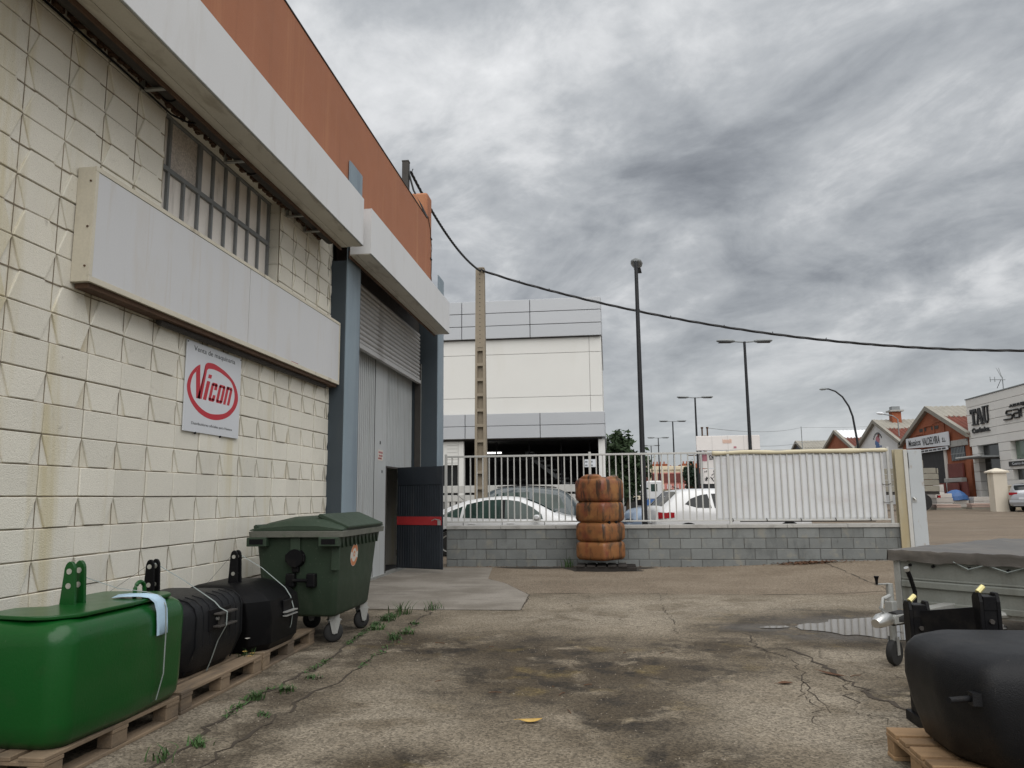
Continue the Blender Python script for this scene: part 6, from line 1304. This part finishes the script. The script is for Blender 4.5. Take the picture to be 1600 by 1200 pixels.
g = G(); g.prism([(-4.6, 3.2), (-4.6, 3.12), (-3.3, 3.12), (-3.3, 3.2)], lambda a, b, w: (a, w, b), Y0 + 2.5, Y0 + 4.4); g.build('landing', M['lamp_grey'], wb)
lp = thing('strip_light', 'lit fluorescent strip lamp under the porch of the white building', 'lamp', (-4.7, 32, 3.3)); G().tube([(-5.06, 32, 3.28), (-4.46, 32, 3.28)], 0.030, 8).build('tube', M['tube'], lp); box('housing', M['signwhite'], lp, -5.10, -4.42, 31.95, 32.05, 3.312, 3.34)
gz_ = thing('notice_board', 'small white notice board with dark marks hanging in the dark porch', 'sign', (-0.68, 29.9, 2.6)); box('board', M['signwhite'], gz_, -0.92, -0.48, 30.12, 30.14, 2.56, 2.86)
for (a, b) in ((-0.90, -0.80), (-0.70, -0.60)):
    for z in (2.74, 2.60): box('printed_mark', M['lamp_grey'], gz_, a, b, 30.112, 30.119, z, z + 0.06)
# white picket balustrade in front of it
pf_ = thing('white_balustrade', 'low white slatted balustrade in front of the white building', 'fence', (-3.5, 28, 0))
box('top_rail', M['whitebar'], pf_, -7.8, -0.25, 27.9, 28.1, 1.60, 1.86, bevel=0.01); box('mid_rail', M['whitebar'], pf_, -7.8, -0.25, 27.93, 28.07, 1.28, 1.52, bevel=0.01); box('plinth', M['cap'], pf_, -7.8, -0.25, 27.85, 28.15, 0, 0.35)
x = -7.8
pk = meshonly(G().box(0, 0.165, 27.95, 28.05, 0.35, 1.28), 'slat', M['whitebar'])
while x < -0.3: put(pk, 'slat', pf_, (x, 0, 0)); x += 0.225

# ------------------------------------------------------------------ faded board and graffiti wall
bb = thing('hoarding', 'long pale weathered hoarding with faded orange print above the banner', 'hoarding', (4.5, 30.5, 0))
box('upper_board', M['billboard'], bb, 3.37, 5.74, 30.0, 30.12, 3.115, 3.675, bevel=0.015)
for k in range(3): box('board_joint', M['cap'], bb, 3.37 + 0.59*(k+1), 3.375 + 0.59*(k+1), 29.994, 29.999, 3.13, 3.66)
rr_ = random.Random(2)
g = G()
for k in range(9): x = 4.36 + 0.038*k; g.box(x, x + 0.022, 29.990, 29.996, 3.37 + 0.02*rr_.random(), 3.50 + 0.05*rr_.random())
g.build('faded_print', M['faintorange'], bb); box('stain', M['pinkprint'], bb, 4.76, 4.86, 29.99, 29.996, 3.19, 3.26)
for x in (3.5, 4.5, 5.5): box('leg', M['lamp_grey'], bb, x, x + 0.08, 30.13, 30.2, 0.1, 3.6)
for x in (3.45, 3.62, 5.35, 5.48): box('fixing', M['blackiron'], bb, x, x + 0.08, 30.02, 30.1, 3.095, 3.114)
gw_ = thing('graffiti_wall', 'white wall panels covered with black graffiti under the pale hoarding', 'wall', (4.2, 30.7, 0))
box('panel', M['billboard'], gw_, 3.48, 5.6, 30.25, 30.33, 2.46, 3.05); box('panel', M['billboard'], gw_, 3.50, 5.6, 30.25, 30.33, 1.86, 2.43); box('base', M['dark'], gw_, 3.5, 5.6, 30.28, 30.33, 0.2, 1.85)
box('pink_block', M['pinkprint'], gw_, 3.60, 3.80, 30.243, 30.249, 2.72, 2.98)
def stroke(pts, w=0.016): G().tube([(x, 30.245, z) for x, z in pts], w, 5).build('graffiti_stroke', M['black_letter'], gw_)
stroke([(3.86, 2.90), (3.90, 2.94), (4.00, 2.88), (4.01, 2.80), (3.88, 2.78), (3.88, 2.90)]); stroke([(3.90, 2.84), (4.01, 2.85)])
stroke([(3.66, 2.30), (3.69, 2.34)]); stroke([(3.73, 2.31), (3.75, 2.37)]); stroke([(3.66, 2.05), (3.84, 2.07)]); stroke([(3.72, 2.13), (3.74, 1.97)]); stroke([(3.68, 1.98), (3.78, 2.11)])
stroke([(3.92, 2.18), (4.02, 2.26), (4.02, 2.12), (3.93, 2.06)]); stroke([(3.88, 2.12), (4.0, 1.95)]); stroke([(4.0, 2.36), (4.06, 2.20), (4.08, 1.98)])

# ------------------------------------------------------------------ sheds along the far side of the yard
def gable(label, ya, yb, yap, zap, zea, wallm, roof='tile', strip='fibro', zwall0=0.3, depth=16, ridge=True):
    t = thing('brick_shed' if wallm != 'whitewash' else 'whitewashed_shed', label, 'building', (25, (ya+yb)/2, 0.3))
    xx = 25.0
    g = G(); g.prism([(ya, 0), (yb, 0), (yb, zea), (yap, zap), (ya, zea)], lambda a, b, w: (w, a, b), xx, xx + 0.3); wall = g.build('gable_wall', M[wallm], t)
    g = G(); g.prism([(ya, 0), (yb, 0), (yb, zea), (yap, zap), (ya, zea)], lambda a, b, w: (w, a, b), xx + depth - 0.3, xx + depth); g.build('rear_wall', M['brick'], t)
    for y in (ya + 0.02, yb - 0.32): box('side_wall', M['brick'], t, xx + 0.301, xx + depth - 0.301, y, y + 0.3, 0, zea - 0.05)
    for (y0, s_) in ((ya, 1), (yb, -1)):
        def sheet_(name, m, f0, f1, pitch, amp, lift):
            prof_ = []; n_ = int((depth + 0.3)/pitch*5)
            rows = []
            for f in (f0, f1):
                y = y0 + (yap - y0)*f - (0.35*s_ if f == 0 else 0); z = zea + (zap - zea)*f + lift - (0.16 if f == 0 else 0)
                rows.append([(xx - 0.25 + (depth + 0.3)*k/n_, y, z + amp*math.cos(2*math.pi*k/5)) for k in range(n_+1)])
            g = G(); g.loft(rows, False, False); o = g.build(name, m, t); md = o.modifiers.new('thick', 'SOLIDIFY'); md.thickness = 0.05
        sheet_('tile_roof', M[roof], 0.0, 0.60, 0.32, 0.045, 0.08)
        sheet_('ridge_sheet', M[strip], 0.56, 1.0, 0.40, 0.03, 0.16)
        g = G(); g.prism([(y0 - 0.35*s_, zea - 0.28), (y0 - 0.35*s_, zea + 0.06), (yap, zap + 0.20), (yap, zap - 0.16)], lambda a, b, w: (w, a, b), xx - 0.30, xx - 0.002); g.build('verge', M['fibro'], t)
    return t, wall
s1_, w1_ = gable('red brick gabled shed with tile dealer sign beside the white showroom', 56.95, 69.05, 63.1, 8.0, 5.55, 'brick')
# opening, lintels, windows, panels
box('doorway', M['dark'], s1_, 24.93, 24.998, 60.95, 65.0, 0.3, 4.78); box('door_pier', M['goods'], s1_, 24.90, 24.997, 60.55, 60.93, 0.3, 4.7); box('door_pier', M['goods'], s1_, 24.90, 24.997, 65.02, 65.25, 2.0, 4.7)
wg = G().box(24.94, 24.997, 57.55, 59.75, 3.75, 4.72).build('window', M['bluedark'], s1_)
for k in range(9): box('window_bar', M['lamp_grey'], wg, 24.915, 24.938, 57.62 + 0.24*k, 57.68 + 0.24*k, 3.75, 4.72)
box('window_rail', M['lamp_grey'], wg, 24.912, 24.939, 57.55, 59.75, 4.2, 4.26)
box('concrete_lintel', M['cap'], s1_, 24.88, 24.997, 57.0, 60.0, 4.75, 5.2, bevel=0.02)
box('red_shutter', M['redmetal'], s1_, 24.80, 24.93, 57.8, 60.2, 2.55, 3.55, bevel=0.02); box('ledge', M['cap'], s1_, 24.55, 24.93, 57.6, 60.4, 2.2, 2.5, bevel=0.03)
for y in (63.9, 61.6): box('vent_slot', M['darksteel'], s1_, 24.97, 24.998, y, y + 1.3, 6.3, 6.55)
for (ya, z) in ((66.0, 6.0), (64.2, 6.55), (62.3, 6.6), (60.5, 6.7)): box('brick_pilaster', M['brick'], s1_, 24.93, 24.998, ya, ya + 0.18, z - 0.8, z); 
for (ya, yb, z) in ((64.38, 66.0, 6.1), (62.48, 64.2, 6.62), (60.68, 62.3, 6.78)): box('brick_string', M['brick'], s1_, 24.92, 24.998, ya, yb, z, z + 0.10)
sg = thing('shop_sign', 'long white sign with black lettering on the brick shed', 'sign', (24.8, 63.4, 4.85))
g = G(); g.prism([(59.45, 4.88), (67.5, 5.13), (67.5, 5.93), (59.45, 5.90)], lambda a, b, w: (w, a, b), 24.72, 24.80); g.build('board', M['signwhite'], sg)
g = G(); g.prism([(59.75, 4.60), (65.6, 4.60), (65.6, 4.85), (59.75, 4.85)], lambda a, b, w: (w, a, b), 24.74, 24.79); g.build('lower_strip', M['signwhite'], sg)
text('Mosaicos', 'lettering', M['black_letter'], sg, (24.715, 66.95, 5.24), (0, -1, 0), (0, 0, 1), .5, 0.01, width=2.45, height=0.52, bold=0.01)
text('VALDELVIRA', 'lettering', M['black_letter'], sg, (24.715, 64.15, 5.16), (0, -1, 0), (0, 0, 1), .5, 0.01, width=3.25, height=0.58, bold=0.01)
text('S.L.', 'lettering', M['black_letter'], sg, (24.715, 60.5, 5.2), (0, -1, 0), (0, 0, 1), .5, 0.01, width=0.62, height=0.32, bold=0.01)
for k in range(7): box('small_print', M['black_letter'], sg, 24.725, 24.738, 60.1 + 0.78*k, 60.1 + 0.78*k + 0.62, 4.67, 4.78)
s2w, w2_ = gable('white painted gabled shed with a mural, second from the showroom', 69.15, 81.3, 75.25, 8.15, 5.75, 'whitewash')
for k, (y, z, a, b, m_) in enumerate(((75.0, 6.42, 0.55, 0.38, 'pinkprint'), (74.7, 6.80, 0.28, 0.2, 'redmetal'), (75.1, 5.95, 0.42, 0.30, 'bluetarp'), (75.45, 6.15, 0.30, 0.26, 'bluetarp'))):
    g = G(); g.add([(24.985 - 0.002*k, y + a*math.cos(2*math.pi*q/14)*(1 + 0.2*math.sin(q*3)), z + b*math.sin(2*math.pi*q/14)) for q in range(14)], [tuple(range(14))]); g.build('mural_patch', M[m_], s2w)
for k in range(9):
    a = R(25 + 16*k); G().box(24.975, 24.985, 75.0 + 1.15*math.cos(a) - 0.10, 75.0 + 1.15*math.cos(a) + 0.10, 6.25 + 0.78*math.sin(a) - 0.09, 6.25 + 0.78*math.sin(a) + 0.09).build('mural_mark', M['black_letter'], s2w)
for k in range(4): box('mural_mark', M['bluetarp'], s2w, 24.975, 24.985, 74.1 + 0.42*k, 74.38 + 0.42*k, 5.68, 5.85)
ch = G().box(26.2, 27.0, 74.3, 75.1, 7.6, 8.95).build('chimney', M['brick'], s2w); box('chimney_cap', M['cap'], ch, 26.0, 27.2, 74.1, 75.3, 8.96, 9.1); box('cowl', M['lamp_grey'], ch, 26.25, 26.95, 74.35, 75.05, 9.12, 9.45)
gable('red brick gabled shed with white roof strip, third from the showroom', 81.4, 94.6, 87.9, 8.25, 5.85, 'brick', strip='whiteroof')
gable('dark slate blue gabled shed fourth in the row', 98.5, 112, 105.5, 8.35, 5.9, 'slate', roof='fibro')
gable('pale gabled shed farthest along the row', 118, 132, 126.0, 8.4, 6.0, 'whitewash', roof='fibro')

# white showroom at the right
tb = thing('tile_showroom', 'pale stone clad showroom with black lettering at the right edge', 'building', (25, 49, 0.3))
XA = 25.0
box('core', M['dark'], tb, XA + 0.5, XA + 14, 36.0, 56.8, 0.2, 7.75)
# cladding boards leave out the opening and windows
zs_ = [4.60, 5.14, 5.68, 6.22, 6.76, 7.30, 7.86]
ycuts = [36.0, 39.2, 42.4, 45.6, 48.8, 52.9, 56.85]
for z0, z1 in zip(zs_[:-1], zs_[1:]):
    for y0, y1 in zip(ycuts[:-1], ycuts[1:]): box('cladding_panel', M['tau'], tb, XA, XA + 0.5, y0 + 0.006, y1 - 0.006, z0 + 0.012, z1 - 0.012, bevel=0.008, seg=1)
for z0, z1 in ((0.3, 1.0), (1.0, 1.6), (1.6, 2.2), (2.2, 2.85), (2.85, 3.45), (3.45, 4.05), (4.05, 4.6)):
    box('cladding_panel', M['tau'], tb, XA, XA + 0.5, 51.45, 52.9, z0 + 0.01, z1 - 0.01, bevel=0.008, seg=1)
    box('cladding_panel', M['tau'], tb, XA + 0.02, XA + 0.5, 55.8, 56.6, z0 + 0.01, z1 - 0.01, bevel=0.008, seg=1)
    if z0 < 2.0 or 2.85 <= z0 < 3.3: box('cladding_panel', M['tau'], tb, XA, XA + 0.5, 36.0, 51.43, z0 + 0.01, z1 - 0.01, bevel=0.008, seg=1)
box('parapet_trim', M['lamp_grey'], tb, XA - 0.04, XA + 0.6, 36.0, 56.9, 7.865, 7.93)
box('upper_window', M['greenglass'], tb, XA + 0.30, XA + 0.34, 44.0, 51.40, 3.50, 4.58); 
for y in (46.6, 49.2): box('window_frame', M['mullion'], tb, XA + 0.24, XA + 0.29, y, y + 0.08, 3.5, 4.58)
box('shop_window', M['darkglass'], tb, XA + 0.28, XA + 0.32, 44.0, 51.40, 1.62, 2.84)
box('canopy', M['lamp_grey'], tb, XA - 1.1, XA + 0.4, 52.95, 56.4, 3.72, 3.82); box('canopy_edge', M['chrome'], tb, XA - 1.15, XA - 1.101, 52.9, 56.5, 3.78, 3.86)
box('dark_door', M['darkglass'], tb, XA + 0.42, XA + 0.47, 52.92, 55.79, 0.3, 3.7); box('fanlight', M['darkglass'], tb, XA + 0.40, XA + 0.44, 52.92, 55.79, 3.84, 4.58)
ns = thing('name_board', 'black name board with pale lettering under the green showroom window', 'sign', (24.95, 48, 3.05)); box('board', M['black_letter'], ns, XA - 0.08, XA - 0.004, 44.5, 51.70, 3.04, 3.34, bevel=0.01)
text('Cuarto de Baño', 'lettering', M['signwhite'], ns, (XA - 0.085, 51.25, 3.12), (0, -1, 0), (0, 0, 1), .3, 0.006, width=2.2, height=0.16)
# letters fixed to the showroom: drawn as strokes with serifs
tl = thing('letter_sign', 'black TAU lettering with small word beneath on the showroom', 'sign', (24.9, 55, 6))
def LB(y, z): return (XA - 0.06, y, z)
def strokebox(g, pts):    # quad in (s, z): s runs rightwards from the left edge of the word
    g.prism(pts, lambda a, b, w: (XA - w, 56.22 - a, b), 0.01, 0.09)
g = G(); b0, b1 = 6.03, 7.10
for q in ([(0, 6.92), (0, 7.10), (0.86, 7.10), (0.86, 6.92)], [(0.30, 6.08), (0.30, 6.92), (0.56, 6.92), (0.56, 6.08)], [(0.14, 6.0), (0.14, 6.09), (0.72, 6.09), (0.72, 6.0)], [(0, 6.80), (0, 6.92), (0.09, 6.92), (0.09, 6.80)], [(0.77, 6.80), (0.77, 6.92), (0.86, 6.92), (0.86, 6.80)]): strokebox(g, q)
g.build('letter_t', M['black_letter'], tl)
g = G()
for q in ([(0.84, 6.05), (1.14, 7.10), (1.28, 7.10), (0.98, 6.05)], [(1.14, 7.10), (1.42, 7.10), (1.74, 6.05), (1.46, 6.05)], [(1.02, 6.34), (1.02, 6.44), (1.5, 6.44), (1.5, 6.34)], [(0.74, 5.99), (0.74, 6.06), (1.08, 6.06), (1.08, 5.99)], [(1.36, 5.99), (1.36, 6.06), (1.84, 6.06), (1.84, 5.99)]): strokebox(g, q)
g.build('letter_a', M['black_letter'], tl)
g = G()
for q in ([(1.82, 6.28), (1.82, 7.08), (2.08, 7.08), (2.08, 6.28)], [(2.38, 6.24), (2.38, 7.08), (2.50, 7.08), (2.50, 6.24)], [(1.82, 6.28), (2.08, 6.28), (2.20, 6.10), (2.02, 6.02)], [(2.02, 6.02), (2.20, 6.10), (2.38, 6.10), (2.32, 6.0)], [(2.32, 6.0), (2.38, 6.14), (2.38, 6.26), (2.50, 6.24)], [(1.72, 7.08), (1.72, 7.15), (2.18, 7.15), (2.18, 7.08)], [(2.28, 7.08), (2.28, 7.15), (2.60, 7.15), (2.60, 7.08)]): strokebox(g, q)
g.build('letter_u', M['black_letter'], tl)
text('Cerámica.', 'lettering', M['black_letter'], tl, (XA - 0.012, 56.18, 5.46), (0, -1, 0), (0, 0, 1), .4, 0.06, width=2.5, height=0.36, bold=0.03)
sl = thing('letter_sign', 'black stylised lettering cut off by the right edge on the showroom', 'sign', (24.9, 50, 6))
text('AZULEJOS', 'lettering', M['black_letter'], sl, (XA - 0.012, 51.0, 6.62), (0, -1, 0), (0, 0, 1), .4, 0.06, width=2.4, height=0.24, bold=0.03)
g = G(); tube_ = lambda pts: g.tube([(XA - 0.06, 51.75 - a, b) for a, b in pts], 0.055, 6)
tube_([(0.0, 5.98), (0.85, 5.96), (1.0, 6.02), (1.02, 6.16), (0.9, 6.24), (0.45, 6.24), (0.34, 6.32), (0.36, 6.44), (0.48, 6.50), (1.02, 6.48)])
tube_([(1.2, 6.48), (1.75, 6.48), (1.85, 6.40), (1.85, 5.98), (1.3, 5.98), (1.2, 6.06), (1.22, 6.2), (1.32, 6.26), (1.84, 6.26)])
tube_([(2.08, 5.98), (2.08, 6.48), (2.5, 6.48), (2.62, 6.4), (2.62, 5.98)]); g.build('script_strokes', M['black_letter'], sl)
an = thing('tv_antenna', 'spiky television antenna on the showroom roof', 'antenna', (26, 53.5, 7.9))
G().tube([(26.0, 53.6, 7.9), (26.0, 53.6, 9.0)], 0.03, 6).build('mast', M['lamp_grey'], an)
for a, b in (((0, -0.25, 8.75), (0, 1.7, 9.05)), ((0, 0.2, 9.0), (0, 0.75, 9.7)), ((0, 0.1, 8.9), (0, 0.45, 9.65)), ((0, 0.3, 8.85), (0, 0.9, 8.35)), ((0, 1.7, 8.9), (0, 1.7, 9.25)), ((0, 1.1, 8.8), (0, 1.1, 9.15))): G().tube([(26, 53.5 + a[1], a[2]), (26, 53.5 + b[1], b[2])], 0.022, 5).build('rod', M['lamp_grey'], an)
# gate pillar, rubble wall, goods, lorry
zp = zg(21.5, 46)
pi_ = thing('gate_pillar', 'cream rendered gate pillar with pointed cap before the showroom', 'pillar', (21.55, 46.1, zp))
box('shaft', M['pillarcream'], pi_, 21.20, 21.92, 45.8, 46.5, zp - 0.1, 2.52, bevel=0.02); g = G(); g.loft([[(21.10, 45.7, 2.52), (22.02, 45.7, 2.52), (22.02, 46.6, 2.52), (21.10, 46.6, 2.52)], [(21.10, 45.7, 2.60), (22.02, 45.7, 2.60), (22.02, 46.6, 2.60), (21.10, 46.6, 2.60)], [(21.5, 46.1, 2.78), (21.62, 46.1, 2.78), (21.62, 46.2, 2.78), (21.5, 46.2, 2.78)]], True, True); g.build('cap', M['pillarcream'], pi_)
rwll = thing('rubble_wall', 'low mottled cream rubble wall right of the cream pillar', 'wall', (23.2, 49.7, zp)); box('masonry', mat('mottled_rubble', (0.55, 0.47, 0.35), 0.9, 0.2, 2, 0.1, 9, 0.4, 8, stain=(0.12, 0.09, 0.06), stains=0.8, sstretch=(1, 1, 1), sscale=5, sth=(0.58, 0.66)), rwll, 23.65, 24.9, 49.6, 49.9, zp - 0.1, 1.80); box('coping', M['pillarcream'], rwll, 23.65, 24.9, 49.55, 49.95, 1.802, 1.88)
zt_ = zg(18.5, 50)
tk_ = thing('flatbed_lorry', 'flatbed lorry with weathered wooden sides partly hidden by the grey gate plate', 'lorry', (18, 50.5, zt_))
for k in range(4): box('side_board', M['truckbed'], tk_, 15.0, 19.95 - 0.1*(k == 3), 49.9, 49.96, zt_ + 1.15 + 0.36*k, zt_ + 1.48 + 0.36*k, bevel=0.01)
for k in range(4): box('tail_plank', M['truckbed'], tk_, 19.96, 20.02, 49.97, 51.6, zt_ + 1.15 + 0.36*k, zt_ + 1.46 + 0.36*k)
for x in (16.2, 17.6, 19.0): box('stake', M['lamp_grey'], tk_, x, x + 0.09, 49.85, 49.898, zt_ + 1.05, zt_ + 2.65)
box('head_board', M['truckbed'], tk_, 18.2, 19.2, 50.0, 51.5, zt_ + 2.62, zt_ + 3.05); box('bed', M['darksteel'], tk_, 14.8, 20.0, 49.98, 51.6, zt_ + 0.95, zt_ + 1.14); box('load', M['orange'], tk_, 19.0, 19.7, 50.1, 51.2, zt_ + 1.15, zt_ + 1.9)
for x in (15.6, 19.0):
    for y in (50.1, 51.4): G().tube([(x, y - 0.2, zt_ + 0.5), (x, y + 0.2, zt_ + 0.5)], 0.5, 20).build('wheel', M['rubber'], tk_)
box('tail_lamp', M['redlamp'], tk_, 19.9, 20.03, 49.95, 50.2, zt_ + 0.75, zt_ + 0.9)
box('cab', M['carwhite'], tk_, 13.0, 14.7, 49.9, 51.6, zt_ + 0.7, zt_ + 2.6, bevel=0.12)
def goods(label, x, y, w, d, layers, m, name='slab_stack'):
    z = zg(x, y); t = thing(name, label, 'building materials', (x, y, z), 0, 'stacks of tiles and slabs before the sheds'); rr = random.Random(int(x*31 + y))
    box('pallet_base', M['truckbed'], t, x, x + w, y, y + d, z, z + 0.12); zz = z + 0.122
    for h_ in layers: j = rr.uniform(-.03, .03); box('slab_layer', M[m], t, x + 0.03 + j, x + w - 0.03 + j, y + 0.03, y + d - 0.03, zz, zz + h_ - 0.015, bevel=0.015, seg=1); zz += h_
goods('tall stack of pale wrapped tiles right of the lorry', 20.55, 52, 1.05, 1.0, (0.3, 0.3, 0.28), 'goods'); goods('low pink slab stack at the front beside the tall pale stack', 20.1, 50.9, 1.5, 0.9, (0.12, 0.1), 'goodspink'); goods('topmost pale tile crates behind the tall stack', 20.7, 53.2, 0.9, 0.9, (0.5, 0.5, 0.45), 'goods')
goods('low pale slab stack under the blue tarpaulin heap', 21.8, 52.6, 1.0, 1.0, (0.25, 0.2), 'goods'); goods('wide low stack of grey pink slabs before the pillar', 22.3, 51.2, 1.9, 0.8, (0.12, 0.14), 'goodspink'); goods('short beige tile stack left of the showroom door', 22.95, 52.4, 1.0, 0.8, (0.35, 0.3), 'goods')
bt = thing('blue_tarpaulin', 'crumpled blue tarpaulin heaped over a slab stack', 'tarpaulin', (22.2, 53, 1)); g = G(); zz = zg(22, 53)
g.loft([[(22.25 + r_*math.cos(a)*(1 + 0.2*mnoise.noise((math.cos(a)*2, math.sin(a)*2, h_))), 53.1 + r_*0.9*math.sin(a), zz + h_ + 0.1*mnoise.noise((math.cos(a)*3, math.sin(a)*3, r_))) for a in [2*math.pi*k/18 for k in range(18)]] for r_, h_ in ((0.72, 0.55), (0.66, 0.8), (0.5, 1.0), (0.25, 1.15), (0.05, 1.2))], True, True); g.build('sheet', M['bluetarp'], bt)
rp_ = thing('sheet_stack', 'dark red metal sheets leaning against the brick shed', 'sheet metal', (24, 58, 0.4))
for k in range(3): box('sheet', M['redmetal'], rp_, 24.2 - 0.12*k, 24.28 - 0.12*k, 57.3 + 1.9*k, 59.1 + 1.9*k, 0.4, 2.15, bevel=0.01)
box('sheet', M['redmetal'], rp_, 24.4, 24.5, 56.4, 57.6, 0.4, 2.2, bevel=0.01)

# ------------------------------------------------------------------ distant street end
rb_ = thing('terrace_building', 'long low red and cream building closing the street in the distance', 'building', (8, 120, 0.5))
box('wall', M['creamwall'], rb_, 4.5, 12.0, 120.3, 128, 0, 6.0); box('band', M['creamwall'], rb_, 4.45, 12.05, 120.15, 120.29, 5.45, 5.85); box('balcony_band', M['pinkwall'], rb_, 4.5, 12.0, 120.12, 120.29, 2.45, 3.3); box('window_band', M['pinkwall'], rb_, 4.5, 12.0, 120.2, 120.29, 3.35, 5.0)
for k in range(8): box('window', M['redmetal'], rb_, 4.75 + 0.92*k, 5.4 + 0.92*k, 120.12, 120.19, 3.5, 4.85)
for k in range(9): box('pillar', M['creamwall'], rb_, 4.5 + 0.92*k, 4.68 + 0.92*k, 120.05, 120.115, 2.4, 5.45)
for k in range(14): box('railing_post', M['signwhite'], rb_, 4.6 + 0.53*k, 4.7 + 0.53*k, 120.02, 120.11, 2.5, 3.2)
for k in range(5): box('shopfront', M['dark'], rb_, 4.8 + 1.5*k, 5.6 + 1.5*k, 120.2, 120.29, 0.3, 2.2)
hb_ = thing('red_block', 'dark red brick block of flats far behind the low terrace', 'building', (9.5, 160, 0))
for k, (x, w, h_) in enumerate(((9.0, 3.2, 8.0), (12.4, 2.0, 7.2), (15.0, 5.0, 8.0))):
    a = G().box(x, x + w, 160, 170, 0, h_).build('wing', M['brick'], hb_)
    for q in range(int(w/0.7)): box('chimney', M['brick'], a, x + 0.2 + 0.7*q, x + 0.45 + 0.7*q, 161, 161.3, h_, h_ + 0.5)
box('gable_house', M['creamwall'], rb_, 3.2, 4.4, 112, 120, 0, 6.4)
def tree(label, x, y, h, crown, m, seed, trunk_r=0.12, leaf=0.22, n_=1500, group=None, name='street_tree'):
    z = zg(x, y); t = thing(name, label, 'tree', (x, y, z), 0, group); rr = random.Random(seed)
    g = G(); g.tube([(x, y, z), (x + 0.1, y, z + h*0.3), (x + 0.05, y, z + h*0.7)], [trunk_r, trunk_r*0.75, trunk_r*0.3], 7)
    lobes = []
    for k in range(11):
        a = rr.uniform(0, 6.28); e_ = rr.uniform(-0.5, 1); r_ = rr.uniform(0.35, 0.75)
        c = Vector((x + crown[0]*r_*math.cos(a), y + crown[0]*r_*math.sin(a), z + crown[2] + crown[1]*e_*0.75)); lobes.append((c, rr.uniform(0.32, 0.55)))
        g.tube([(x + 0.08, y, z + h*0.35), tuple(Vector((x, y, z + h*0.5)).lerp(c, 0.5)), tuple(c)], [trunk_r*0.4, trunk_r*0.25, trunk_r*0.08], 5)
    g.build('trunk', M['bark'], t); g = G()
    for k in range(n_):
        c, s_ = rr.choice(lobes); d = Vector((rr.gauss(0, 1), rr.gauss(0, 1), rr.gauss(0, 1))).normalized()*(rr.random()**0.45)
        p = c + Vector((d.x*crown[0]*s_, d.y*crown[0]*s_, d.z*crown[1]*s_*1.1))
        if rr.random() < 0.06: p += Vector((rr.gauss(0, .3), rr.gauss(0, .3), rr.uniform(0, .5)))*crown[0]*0.5
        a_ = Vector((rr.gauss(0, 1), rr.gauss(0, 1), rr.gauss(0, 0.6))).normalized(); b_ = a_.cross(Vector((rr.gauss(0, 1), rr.gauss(0, 1), rr.gauss(0, 1)))).normalized(); l_ = leaf*rr.uniform(0.5, 1.2)
        g.add([tuple(p - a_*l_), tuple(p + b_*l_*0.45), tuple(p + a_*l_), tuple(p - b_*l_*0.45)], [(0, 1, 2, 3)])
    g.build('crown', m, t)
tree('bushy green tree beside the right corner of the white building', 1.05, 46.0, 4.9, (1.55, 2.1, 2.7), M['treeleaf'], 3, 0.14, 0.20, 4200)
tree('smaller green tree just left of the distant street', -0.1, 52.0, 4.6, (1.5, 1.6, 2.6), M['treeleaf'], 5, 0.12, 0.20, 2600)
tree('dark conifer like tree at the end of the street beside the red flats', 11.3, 108, 5.2, (1.2, 2.3, 2.9), M['treeleaf2'], 8, 0.2, 0.3, 1800)
tree('low dark tree between the graffiti wall and the distant flats', 14.0, 108, 4.6, (1.8, 1.9, 2.4), M['treeleaf2'], 9, 0.2, 0.3, 1600)
tree('dark bush under the street tree by the tanker lorry', 0.6, 50.0, 2.6, (1.3, 1.2, 1.3), M['treeleaf2'], 12, 0.1, 0.2, 1500, name='bush')
